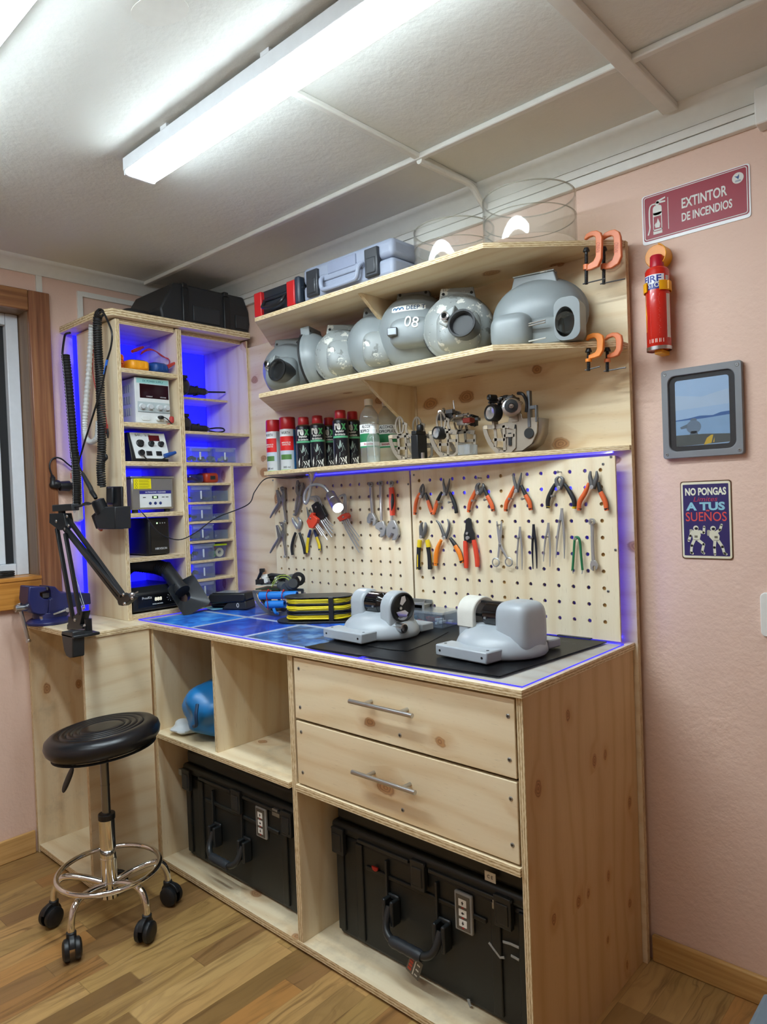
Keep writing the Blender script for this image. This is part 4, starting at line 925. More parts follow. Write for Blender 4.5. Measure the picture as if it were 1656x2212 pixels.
# food tub with tape rolls
ft = thing('tape_tub', 'clear tub with lime green lid holding tape rolls on the fifth row', 'tub', (.27, -.205, 1.100))
def tapered(z0, z1, a, b): 
    vs = []
    for z, (dx, dy) in ((z0, a), (z1, b)): vs += [(x, y, z) for x, y in rrect(0, 0, 2*dx, 2*dy, .008, 3)]
    n = 16; return MB().add(vs, [(i, (i+1) % n, n+(i+1) % n, n+i) for i in range(n)]+[tuple(range(n))])
tapered(0, .052, (.070, .028), (.078, .036)).build('tub', 'clear', ft, smooth=50)
MB().prism(rrect(0, 0, .162, .076, .010), .052, .060).build('lid', solid('BFE021', .4), ft, .002)
for i, (y, z, r, c_, nm) in enumerate(((.010, .0215, .0195, 'E8E2C8', 'cream'), (-.016, .0155, .014, '6FB65A', 'green'), (-.012, .041, .008, 'C9463A', 'red'))):
    rt = tag(MB().lathe([(r*.45, -.010), (r, -.010), (r, .010), (r*.45, .010), (r*.45, -.010)], 22, 0, frame((.318 if i == 0 else .31, -.205+y, 1.1015+z), (0, 1, 0), (0, 0, 1))).build('tape_roll', solid(c_, .5), None), f'{nm} tape roll inside the tub with the lime green lid', 'tape', 'tape rolls in the lime lidded tub')

# ------------------------------------------------------------------ on the wall shelves
K3 = K(530, 380, 3.851); K4 = K(900, 380, 3.312); K5 = K(560, 820, 4.14); K6 = K(820, 820, 3.0667); K7 = K(820, 840, 4.6)
def chip_mat():
    t = NT('chipped_grey_paint'); tc = t.n('ShaderNodeTexCoord').outputs['Object']
    n = t.n('ShaderNodeMapRange'); t.l(t.noise(tc, 26, 6, .7), n.inputs[0]); n.inputs[1].default_value = .56; n.inputs[2].default_value = .58
    n3 = t.noise(tc, 9, 3)
    t.col(t.mix(t.math('MULTIPLY', n.outputs[0], t.math('MULTIPLY', n3, 1.3)), t.mix(n3, lin('848A8A'), lin('969B99')), t.ramp(t.noise(tc, 18, 2), [(0, lin('3E3C37')), (.47, lin('E2E0D6'))], 'CONSTANT'))); t.set(Roughness=.42); t.bump(t.noise(tc, 150, 3), .08, .001); return t.m
M['hgrey'] = solid('808789', .36, 0, 'grey_housing_paint', bump=.06); M['hchip'] = chip_mat(); M['hgrey2'] = solid('A5ACB2', .33, 0, 'grey_casting_paint', bump=.05)
M['void'] = solid('08090A', .5); M['waveblue'] = solid('1F6CA0', .5)
# tool cases on the tower and the top shelf
tc_ = thing('tool_case', 'big black plastic tool case lying on top of the shelf tower', 'tool case', (.02, -.438, 2.0685))
w_, d_, h_ = .44, .335, .165
b = MB().prism([(.012, 0), (w_-.012, 0), (w_, .05), (w_-.004, h_*.62), (w_-.03, h_), (.07, h_), (.035, h_*.66), (0, .05)], 0, d_-.02, 0, frame((d_-.01, 0, 0), (0, 1, 0), (0, 0, 1)) @ Matrix.Translation((0, 0, -(d_-.02)))).build('shell', 'lblack', tc_, .008)
for yy in (.10, .30):
    MB().box(d_-.014, d_-.002, yy, yy+.030, .0, h_*.9).box(d_-.03, d_-.004, yy+.003, yy+.027, h_*.9, h_+.004).build('latch', 'black', tc_, .004)
MB().box(d_-.012, d_-.005, .15, .28, .018, .085).build('front_panel', solid('2C2F33', .5), tc_, .004)
MB().box(d_-.010, d_-.005, .36, .425, .022, .08).build('front_panel', solid('2C2F33', .5), tc_, .004)
MB().box(.03, d_-.04, .10, .36, h_-.004, h_+.006).build('lid_rib', 'lblack', tc_, .004)
MB().rbox((.18, -.05, .028), (.16, .11, .052), 4).build('side_grip', 'lblack', tc_)
tb = thing('toolbox', 'small black toolbox with two red latches at the left of the top shelf', 'toolbox', (.775, -.300, 2.0045))
MB().box(.004, .262, .004, .19, 0, .055).box(.0, .266, 0, .194, .055, .066).box(.008, .258, .008, .186, .066, .098).build('shell', solid('20262E', .42), tb, .007)
for xx in (.004, .190): 
    MB().box(xx, xx+.042, -.008, .012, .006, .094).build('latch', solid('C01F22', .35), tb, .004)
MB().box(.236, .262, -.012, .02, .004, .100).build('corner_post', solid('2A3340', .4), tb, .008)
MB().tube(smooth_path([(.062, -.006, .05), (.066, -.018, .03), (.10, -.022, .022), (.14, -.022, .022), (.172, -.018, .03), (.178, -.006, .05)]), .006, 10).build('handle', 'black', tb)
gc = thing('grey_case', 'pale grey plastic case with black latches on the top shelf', 'tool case', (1.050, -.305, 2.0045))
M['lilac'] = solid('8E96A8', .42, 0, 'pale_grey_plastic', bump=.1)
MB().box(0, .415, .0, .25, 0, .058).build('base', 'lilac', gc, .014, seg=3); MB().box(0, .415, .0, .25, .060, .118).build('lid', 'lilac', gc, .016, seg=3)
for xx in (.03, .305): MB().box(xx, xx+.055, -.012, .01, .012, .100).box(xx+.008, xx+.047, -.015, -.008, .02, .07).build('latch', solid('2E3136', .35), gc, .004)
MB().box(.10, .29, -.004, .02, .05, .072).build('handle_recess', 'lilac', gc, .004)
MB().tube(smooth_path([(.105, -.004, .062), (.108, -.016, .05), (.115, -.018, .022), (.14, -.018, .016), (.25, -.018, .016), (.275, -.018, .022), (.282, -.016, .05), (.285, -.004, .062)], 5), .0075, 10).build('handle', 'lilac', gc)
MB().box(.13, .26, -.006, .006, .066, .105).build('label_block', solid('838BA0', .45), gc, .004)
# acrylic rings
M['ring'] = clear('F0F0EA', 'clear_acrylic_ring', .07, .03, spec=1.0)
def acring(x, y, r, h, label):
    t = thing('acrylic_ring', label, 'plastic ring', (x, y, 2.0045), group='clear rings on the top shelf')
    MB().lathe([(r-.004, 0), (r, 0), (r, h*.55), (r-.004, h*.55), (r-.004, 0)], 72).build('lower_wall', 'ring', t, smooth=50)
    MB().lathe([(r-.004, h*.555), (r, h*.555), (r, h), (r-.004, h), (r-.004, h*.555)], 72).build('upper_wall', 'ring', t, smooth=50)
    MB().lathe([(r-.0042, h-.0015), (r+.0003, h-.0015), (r+.0003, h+.0005), (r-.0042, h+.0005), (r-.0042, h-.0015)], 72).lathe([(r-.0042, h*.55), (r+.0004, h*.55), (r+.0004, h*.555), (r-.0042, h*.555), (r-.0042, h*.55)], 72).build('edges', clear('D5D4C6', 'acrylic_edge', .30, .1), t, smooth=50)
    return t
acring(1.602, -.178, .122, .122, 'clear acrylic ring at the left of two, beside the pale grey case')
acring(1.862, -.178, .128, .138, 'larger clear acrylic ring nearest the orange clamps on the top shelf')

# grey domed housings
def tabs(mb, w, z, y0=-.012, y1=.012):
    mb.box(-w, w, y0, y1, z-.012, z+.014)
def dome(mb, r, d, rz=None, seg=44, mi=0):
    pr = [(r, .012), (r+.004, .006), (r+.004, 0), (r, -.004)]+[(r*math.cos(a), -.004-d*math.sin(a)) for a in [PI/2*i/10 for i in range(1, 10)]]+[(0, -.004-d)]
    m = Matrix(((1, 0, 0, 0), (0, 0, 1, 0), (0, 1, 0, 0), (0, 0, 0, 1)))   # turn about local y, bulge to -y
    m2 = m.copy(); m2[2][1] = (rz or r)/r
    mb.lathe(pr, seg, mi, m2)
WAVE = lambda mb, x, z, s, y: [mb.tube(smooth_path([(x+k*s*.9, y, z), (x+k*s*.9+s*.35, y, z+s*.45), (x+k*s*.9+s*.75, y, z+s*.35), (x+k*s*.9+s*.6, y, z+s*.1)], 4), s*.10, 6) for k in range(3)]
def surf_y(x, z, r, rz, d): 
    k = 1-(x/r)**2-(z/rz)**2; return -.004-d*math.sqrt(max(k, 0))
def housing(label, pos, rot, kind, mat='hgrey', r=.118, rz=None, d=.085, s=1.0):
    t = thing('domed_housing', label, 'grey housing', pos, rot, 'grey housings on the middle shelf'); rz = rz or r; t.scale = (s, s, s)
    mb = MB(); dome(mb, r, d, rz); sh = mb.build('shell', mat, t, smooth=50)
    MB().lathe([(r-.004, -.002), (r+.006, -.002), (r+.006, .005), (r-.004, .005), (r-.004, -.002)], 48, 0, Matrix(((1,0,0,0),(0,0,1,.010),(0,rz/r,0,0),(0,0,0,1)))).build('seal', 'rubber', t, smooth=50)
    fl = MB().prism([(-.056, -.022), (.056, -.022), (.050, .013), (-.050, .013)], -.016, .020, 0, frame((0, 0, rz+.004), (1, 0, 0), (0, 0, 1))).build('mounting_flange', mat, t, .003)
    for xx in (-.043, .043): MB().cyl((xx, -.0205, rz-.002), (xx, -.012, rz-.002), .0048, seg=14).build('bolt_hole', 'void', fl)
    yb = -d-.004
    if kind == 'bump':
        MB().rbox((-.005, yb*.72, -.028), (.105, .105, .112), 3.2, 30, 18).build('turret', 'hchip', t, smooth=60)
    if kind == 'side':
        MB().rbox((.045, yb*.60, .01), (.12, .09, .10), 3.0, 30, 18).build('turret', mat, t, smooth=60)
    if kind == 'open':
        tu = MB().rbox((.0, yb*.55, -.03), (.135, .11, .12), 3.4, 30, 18).build('turret', mat, t, smooth=60)
        ln = frame((.012, -.112, -.038), (.93, -.30, 0), (0, 0, 1))
        MB(ln).lathe([(.030, -.05), (.039, -.05), (.041, .010), (.036, .012), (.032, .004), (.030, -.05)], 36).build('lens_sleeve', 'dsteel', tu)
        MB(ln).lathe([(0, -.004), (.0365, -.004), (.0365, -.006)], 30).build('sleeve_bottom', 'void', tu)
        MB(ln).lathe([(.038, .006), (.042, .008), (.042, .014), (.036, .014)], 36).build('sleeve_seal', 'rubber', tu)
        pt = MB(ln).prism([(-.075, .02), (-.045, .055), (-.020, .065), (-.03, .028), (-.05, .0)], -.03, .004).build('lug', 'hchip', tu, .004)
        for xx, zz in ((-.050, .030),):
            MB(ln).lathe([(.0075, 0), (.0135, 0), (.0135, .018), (.0085, .020), (.0075, .006)], 20, 0, Matrix.Translation((xx, zz, .0))).lathe([(0, .006), (.0078, .006)], 16, 1, Matrix.Translation((xx, zz, .0))).build('port', ['steel', 'void'], tu)
    return t
zt = 1.7265
def hs(px, py, y): return at(px, py, 'y', y)
# positions: centre of the disc as seen in the photo, base resting on the shelf
def place(px, y, r, lean=0): 
    v = at(px, 760, 'y', y); return (v.x, y, zt+r*math.cos(lean)+.005)
housing('grey housing with a dark open sleeve and two steel ports at the far left', place(622, -.150, .104), (R(-8), 0, R(26)), 'open', 'hgrey', r=.102, d=.075)
h2 = housing('grey housing turned sideways with its black seal showing, second from the left', place(680, -.178, .102), (R(-8), 0, R(112)), 'side', 'hgrey', r=.104, d=.07)
h3 = housing('grey housing with a chipped turret and small wave sticker, third from the left', place(740, -.165, .100), (R(-14), 0, R(46)), 'bump', 'hchip', r=.100, d=.07)
housing('tall grey housing with a flaking turret left of the lettered one', place(822, -.150, .112), (R(-4), 0, R(40)), 'bump', 'hgrey', r=.112, rz=.112, d=.075)
h5 = housing('largest dark grey housing with white number and lettering', place(898, -.145, .130), (R(-3), 0, R(27)), 'none', 'hgrey', r=.122, rz=.124, d=.075)
tu = MB().rbox((.005, -.068, -.022), (.14, .10, .095), 3.2, 30, 18).build('turret', 'hgrey', h5, smooth=60)
MB().box(-.062, -.030, -.126, -.10, -.038, -.012).build('dark_lug', 'dsteel', tu, .003)
lettering([('08', .015, .002, .048)], 'offwhite', tu, frame((0, -.1192, 0), (.96, 0, -.2), (.2, 0, .96)))
def sticker(t, r, rz, d, x0, z0, word):
    sy = lambda x, z: surf_y(x, z, r, rz, d)
    w = .112 if word else .045; nx = 12; mb = MB(); hh = .0105
    g = [[(x0+w*(i/nx), z0+hh*k*(1 if 0 < i < nx else .7)) for k in (-1, 0, 1)] for i in range(nx+1)]
    vs = [(x, sy(x, z)-.0006, z) for c in g for x, z in c]
    mb.add(vs, [(3*i+k, 3*i+3+k, 3*i+4+k, 3*i+1+k) for i in range(nx) for k in (0, 1)]); stk = mb.build('sticker', 'offwhite', t)
    mb = MB()
    for k in range(3):
        pts = [(x0+.010+k*.0125+.0055*math.cos(a_)*(1-.1*a_), z0-.002+.006*math.sin(a_)) for a_ in [PI-i*.5 for i in range(8)]]
        mb.tube([(x, sy(x, z)-.0014, z) for x, z in pts], .0017, 6)
    mb.build('wave_mark', 'waveblue', stk)
    if word:
        tv, tf = text_mesh(word, .021, .01, width=.060)
        mb = MB(); mb.add([(v.x+x0+.080, sy(v.x+x0+.080, v.y+z0)-.0012-v.z, v.y+z0) for v in tv], tf); mb.build('lettering', solid('2A4E6C', .5), stk, smooth=0)
sticker(h5, .122, .124, .075, -.062, .062, 'DEEP T')
housing('scuffed pale grey housing with a black-lined sleeve, second from the right', place(992, -.158, .108), (R(-10), 0, R(36)), 'open', 'hchip', r=.106, d=.07)
sticker(h2, .104, .104, .07, -.02, .055, None); sticker(h3, .100, .100, .07, .018, .044, None)
# the large open one on the right
h7 = thing('domed_housing', 'biggest smooth grey housing with a cut-out turret at the right end', 'grey housing', (1.842, -.105, zt), (0, 0, R(12)), 'grey housings on the middle shelf')
mb = MB(); dome(mb, .138, .085, .108); 
for i, v in enumerate(mb.v): mb.v[i] = (v[0], v[1], max(v[2]+.104, 0.0))
mb.build('shell', 'hgrey', h7, smooth=50)
fl = MB().prism([(-.072, -.036), (.072, -.036), (.058, .012), (-.058, .012)], -.02, .012, 0, frame((.0, -.030, .206), (1, 0, 0), (0, 0, 1))).build('mounting_flange', 'hgrey', h7, .003)
MB().box(-.060, .060, -.046, -.012, .2165, .2205).build('worn_edge', 'hchip', fl, .001)
for xx in (-.05, .05): MB().cyl((xx, -.0425, .186), (xx, -.032, .186), .005, seg=14).build('bolt_hole', 'void', fl)
MB().rbox((-.052, -.075, .052), (.120, .11, .104), 3.4, 30, 18).build('turret', 'hgrey', h7, smooth=60)
MB().box(.0, .088, -.088, -.05, .004, .082).build('inner_cavity', solid('6E7474', .4), h7, .006)
er = MB()
er.ringprism(rrect(.112, .060, .070, .116, .026, 6), circ(.106, .052, .026, 28, .040), .055, .118, 0, frame((0, 0, 0), (1, 0, 0), (0, 0, 1)))
er.build('ear_ring', 'hgrey', h7, .003, smooth=50)
MB().cyl((.106, -.115, .052), (.106, -.05, .052), .0275, seg=28, caps=False).build('ear_bore', 'hchip', h7)
for zz in (.016, .058, .064): MB().cyl((.002, -.108, zz), (.052, -.112, zz+.002), .0022, seg=8).build('rod', 'steel', h7)
# C clamps
M['clamp'] = solid('E07A45', .4, 0, 'orange_enamel')
def clamp(pts_o, pts_i, y, scr0, scr1, bar0, bar1, label, w=.011, col='clamp', word=None):
    o = at(*scr1, 'y', y); t = thing('c_clamp', label, 'clamp', tuple(o), group='orange clamps on the shelf ends')
    f = lambda p: tuple((at(*K4(*p), 'y', y)-o)[i] for i in (0, 2))
    path = [f(p) for p in pts_o]; ip = [f(p) for p in pts_i]
    poly = path+ip[::-1]
    MB().prism(poly, -w/2, w/2, 0, frame((0, 0, 0), (1, 0, 0), (0, 0, 1))).build('frame', col, t, .0025)
    a, b = [at(*p, 'y', y)-o for p in (scr0, scr1)]
    s = MB(); s.cyl(a, b, .0042, seg=12); k = 0
    while k < (a-b).length*.8: s.lathe([(.0042, 0), (.0052, .001), (.0042, .002)], 10, 0, along(b, a) @ Matrix.Translation((0, 0, k))); k += .003
    s.lathe([(.0, 0), (.006, 0), (.009, .008), (.009, .010), (0, .010)], 16, 0, along(a, b) @ Matrix.Translation((0, 0, 0))); sc = s.build('screw', 'black', t)
    bb = Vector((0, 0, .004)); MB().cyl(bb+Vector((.0, .0, 0))-Vector((.010, 0, .001)), bb+(at(*bar1, 'y', y)-at(*bar0, 'y', y)), .0018, seg=8).build('tommy_bar', 'dsteel', sc)
    MB().cyl(a.lerp(b, .46), a.lerp(b, .60), .0085, seg=18).build('nut_boss', col, t)
    if word:
        c = f(word); lettering([('RHINO', 0, 0, .017, .026)], solid('C25C30', .5), t, frame((c[0], -w/2-.0002, c[1]), (.12, 0, 1), (-1, 0, .12)))
    return t
kk = lambda p: K4(*p)
clamp([(1200, 450), (1215, 420), (1250, 398), (1290, 392), (1318, 405), (1330, 440), (1325, 590), (1300, 650), (1250, 672), (1212, 680)], [(1205, 462), (1235, 440), (1262, 432), (1280, 440), (1284, 460), (1284, 575), (1268, 610), (1240, 628), (1212, 650)][0:9]+[(1212, 655)], -.118, kk((1212, 515)), kk((1212, 775)), kk((1180, 765)), kk((1315, 735)), 'orange clamp left of the top pair at the end of the top shelf', word=(1302, 515))
clamp([(1325, 440), (1345, 412), (1385, 392), (1420, 385), (1450, 400), (1462, 435), (1468, 575), (1445, 630), (1395, 662), (1345, 672)], [(1330, 458), (1360, 440), (1390, 430), (1408, 438), (1412, 460), (1415, 565), (1400, 605), (1370, 625), (1345, 645), (1345, 650)], -.090, kk((1337, 508)), kk((1337, 775)), kk((1320, 770)), kk((1470, 742)), 'orange clamp right of the top pair beside the board edge', word=(1432, 515))
clamp([(1212, 1175), (1225, 1140), (1262, 1125), (1305, 1125), (1332, 1140), (1340, 1175), (1335, 1250), (1312, 1290), (1270, 1305), (1232, 1312)], [(1218, 1182), (1240, 1165), (1268, 1158), (1285, 1165), (1292, 1185), (1292, 1240), (1280, 1262), (1255, 1275), (1232, 1285), (1232, 1290)], -.135, kk((1228, 1235)), kk((1228, 1395)), kk((1218, 1390)), kk((1300, 1370)), 'brighter orange clamp left of the lower pair on the middle shelf', col=solid('EE8A2E', .4))
clamp([(1345, 1170), (1362, 1140), (1400, 1122), (1440, 1122), (1466, 1140), (1473, 1175), (1468, 1245), (1445, 1285), (1405, 1300), (1365, 1306)], [(1350, 1180), (1375, 1160), (1402, 1152), (1420, 1160), (1428, 1182), (1427, 1235), (1413, 1258), (1388, 1272), (1365, 1280), (1365, 1286)], -.105, kk((1362, 1230)), kk((1362, 1402)), kk((1350, 1395)), kk((1482, 1375)), 'orange clamp right of the lower pair on the middle shelf')
# spray cans
zc = 1.4465
def can(x, y, r, h, kind, label, yaw=0):
    t = thing('spray_can', label, 'spray can', (x, y, zc), (0, 0, yaw), 'spray cans on the lowest wall shelf')
    if kind == 'a':
        MB().lathe([(0, 0), (r-.002, 0), (r, .003), (r, h*.77), (r*.97, h*.78)], 32).build('body', solid('C6C9CB', .3, .2), t)
        MB().lathe([(r*1.005, h*.775), (r*1.02, h*.78), (r*.98, h*.985), (r*.93, h), (0, h)], 32).build('cap', solid('B81E24', .35), t, smooth=50)
        def band(z0, z1, c, a0=-2.6, a1=-.55, k=1.004, nm='label_band'): return MB().lathe([(r*k, h*z0), (r*k, h*z1)], 24, 0, None, a0, a1).build(nm, solid(c, .4), t)
        band(.64, .765, 'E4E6E8'); band(.375, .64, 'CF1F1E'); band(.20, .375, 'B7C2CF'); band(.205, .30, '4F7A3E', -2.4, -.9, 1.008); band(.02, .2, 'BFC3C6'); band(.02, .765, '9AA0A6', -.55, .5) if yaw < .3 else band(.02, .765, '1F6FB2', -.55, .5)
        tv, tf = text_mesh('WURTH', .015, .01, width=r*1.15); MB().add(wrap(tv, r*1.008), tf, 0, None, Matrix.Translation((0, 0, h*.70))).build('lettering', solid('55585C', .5), t, smooth=0)
        tv, tf = text_mesh('LIMPIADOR DE\nCONTACTOS', .008, .01, width=r*1.2); MB().add(wrap(tv, r*1.008), tf, 0, None, Matrix.Translation((0, 0, h*.50))).build('lettering', 'offwhite', t, smooth=0)
        tv, tf = text_mesh('300 ml', .011, .01, width=r*.9); MB().add(wrap(tv, r*1.008), tf, 0, None, Matrix.Translation((0, 0, h*.06))).build('lettering', 'lblack', t, smooth=0)
        band(0.0, .02, '6FBF3E', -2.6, 0.5, 1.01, 'rim_band')
    else:
        MB().lathe([(0, 0), (r-.002, 0), (r, .003), (r, h*.80), (r*.97, h*.815), (r*.80, h*.845), (r*.62, h*.855)], 32).build('body', solid('14161F', .3), t, smooth=50)
        MB().lathe([(r*.98, h*.812), (r*.82, h*.842)], 32).build('gold_shoulder', solid('B79A62', .3, .7), t)
        MB().lathe([(r*.66, h*.845), (r*.70, h*.86), (r*.66, h*.99), (r*.60, h), (0, h)], 28).build('cap', solid('B5262B', .35), t, smooth=50)
        for wd, ww, ox, mt in (('re', .86, -.33, 'offwhite'), ('x', .62, .50, solid('58B070', .5))):
            tv, tf = text_mesh(wd, .042, .04, width=r*ww); MB().add(wrap([Vector((v.x+ox*r, v.y, v.z)) for v in tv], r*1.006), tf, 0, None, Matrix.Translation((0, 0, h*.715))).build('lettering', mt, t, smooth=0)
        tv, tf = text_mesh('limpiador\nde contacto', .011, .02, width=r*1.35); MB().add(wrap(tv, r*1.006), tf, 0, None, Matrix.Translation((0, 0, h*.59))).build('lettering', 'offwhite', t, smooth=0)
        MB().lathe([(r*1.004, h*.50), (r*1.004, h*.535)], 24, 0, None, -2.7, -.4).build('green_band', solid('57A87C', .45), t)
        mb = MB(); rnd = random.Random(int(x*1000))
        def curved(pts): mb.add(wrap([Vector((a*r, b*h, 0)) for a, b in pts], r*1.006), [tuple(range(len(pts)))])
        curved([(-.45, .40), (.0, .46), (.35, .40), (.1, .33), (-.2, .30)]); curved([(.35, .38), (.62, .28), (.30, .20), (-.15, .16), (-.1, .24), (.2, .27)])
        mb.build('picture', solid('8FA39C', .45), t, smooth=0)
        mb = MB(); curved([(-.75, .14), (-.5, .22), (-.55, .10), (-.15, .14), (-.2, .06), (-.7, .04)]); 
        for q in (0, .28): curved([(.05+q, .03), (.3+q, .09), (.05+q, .15), (-.06+q, .15), (.18+q, .09), (-.06+q, .03)])
        curved([(.55, .16), (.85, .19), (.7, .10), (.85, .03), (.6, .05)]); mb.build('white_marks', 'offwhite', t, smooth=0)
        MB().lathe([(r*1.005, h*.12), (r*1.005, h*.47)], 4, 0, None, -2.75, -2.62).build('side_print', 'grey', t)
    return t
def canat(px, y): return at(px, 960, 'y', y).x
CY = math.radians(38)
can(canat(592, -.165), -.165, .0300, .203, 'a', 'red-capped can with pale label at the far left of the lowest shelf', R(10))
can(canat(622, -.165), -.165, .0310, .205, 'a', 'red-capped can with red label beside the black cans', R(34))
can(canat(657, -.165), -.165, .0300, .196, 'b', 'black can with small red cap, leftmost of the five black cans', R(40))
can(canat(687, -.150), -.150, .0290, .196, 'b', 'black can with small red cap, second of the five black cans', R(40))
can(canat(712, -.092), -.092, .0285, .192, 'b', 'black can with small red cap set back in the middle of the five', R(38))
can(canat(737, -.162), -.162, .0290, .200, 'b', 'black can with small red cap, fourth of the five black cans', R(38))
can(canat(763, -.098), -.098, .0280, .200, 'b', 'black can with small red cap beside the clear bottle', R(38))
# bottles
M['btl'] = clear('DCE3E0', 'clear_bottle_plastic', .14, .08, spec=.9)
def bottle(x, y, r, h, cap, label, capname):
    t = thing('clear_bottle', label, 'bottle', (x, y, zc), (0, 0, R(36)), 'clear alcohol bottles')
    pr = [(0, .002), (r-.004, 0), (r, .006), (r, h*.28), (r-.001, h*.29), (r, h*.30), (r, h*.62), (r-.0015, h*.63), (r, h*.64), (r, h*.70), (r*.86, h*.78), (r*.5, h*.86), (r*.36, h*.89), (r*.36, h*.93)]
    MB().lathe(pr, 32).build('body', 'btl', t, smooth=60)
    MB().lathe([(r*.44, h*.90), (r*.44, h*.985), (r*.40, h), (0, h)], 24).build('cap', capname, t, smooth=50)
    def band(z0, z1, c): return MB().lathe([(r*1.006, h*z0), (r*1.006, h*z1)], 30, 0, None, -2.9, -.2).build('label_band', solid(c, .5), t)
    band(.46, .60, 'E9EBEA'); band(.33, .46, '1C7A4C'); band(.27, .33, 'E6E6E6'); band(.245, .27, '2A8A5C')
    tv, tf = text_mesh('ALCOHOL\nISOPROPILICO', .015, .015, width=r*1.9); MB().add(wrap(tv, r*1.012), tf, 0, None, Matrix.Translation((0, 0, h*.53))).build('lettering', 'lblack', t, smooth=0)
    tv, tf = text_mesh('bioelec', .010, .01, width=r*1.0); MB().add(wrap(tv, r*1.012), tf, 0, None, Matrix.Translation((0, 0, h*.30))).build('lettering', solid('B02A4A', .5), t, smooth=0)
    return t
bottle(canat(799, -.165), -.165, .034, .222, 'w', 'clear bottle with green label and cream cap behind the spray bottle', solid('E6DDC8', .45))
bottle(canat(838, -.077), -.077, .038, .225, 'w', 'clear bottle with green label half behind the first metal frame', solid('E6DDC8', .45))
sp = thing('spray_bottle', 'small clear spray bottle with white nozzle in front of the bottles', 'bottle', (canat(806, -.205), -.205, zc))
MB().lathe([(0, .001), (.021, 0), (.0225, .004), (.0225, .080), (.018, .092), (.010, .100)], 28).build('body', 'btl', sp, smooth=60)
MB().lathe([(.0205, .002), (.0205, .022), (0, .022)], 24).build('liquid', clear('EAF2F2', 'clear_liquid', .15, .05), sp)
MB().lathe([(.0125, .096), (.0125, .112), (.009, .114), (.009, .124), (0, .125)], 20).build('nozzle', 'white_p', sp)
MB().tube([(.0, 0, .10), (.003, 0, .05), (.006, .0, .006)], .0016, 8).build('dip_tube', 'white_p', sp)
# skeleton frames on the lowest shelf
M['frame'] = solid('A2988A', .36, .45, 'raw_metal_frame'); M['framelt'] = solid('CDBFA6', .4, .3, 'raw_metal_edge')
def bar(mb, pts, w, y, th, ox):
    P = [Vector((p[0], p[1])) for p in pts]; L, Rr = [], []
    for i, p in enumerate(P):
        d = (P[min(i+1, len(P)-1)]-P[max(i-1, 0)]).normalized(); n = Vector((-d.y, d.x)); ww = w[i] if isinstance(w, list) else w
        L.append(p+n*ww/2); Rr.append(p-n*ww/2)
    poly = [tuple(v) for v in L]+[tuple(v) for v in Rr[::-1]]
    # quads instead of one ngon so that tight bends stay clean
    n = len(P)
    vs = [(v.x, y-th/2, v.y) for v in L]+[(v.x, y-th/2, v.y) for v in Rr]+[(v.x, y+th/2, v.y) for v in L]+[(v.x, y+th/2, v.y) for v in Rr]
    fs = []
    for i in range(n-1): fs += [(i, i+1, n+i+1, n+i), (2*n+i, 3*n+i, 3*n+i+1, 2*n+i+1), (i, 2*n+i, 2*n+i+1, i+1), (n+i, n+i+1, 3*n+i+1, 3*n+i)]
    fs += [(0, n, 3*n, 2*n), (n-1, 3*n-1, 4*n-1, 2*n-1)]
    mb.add(vs, fs); return mb
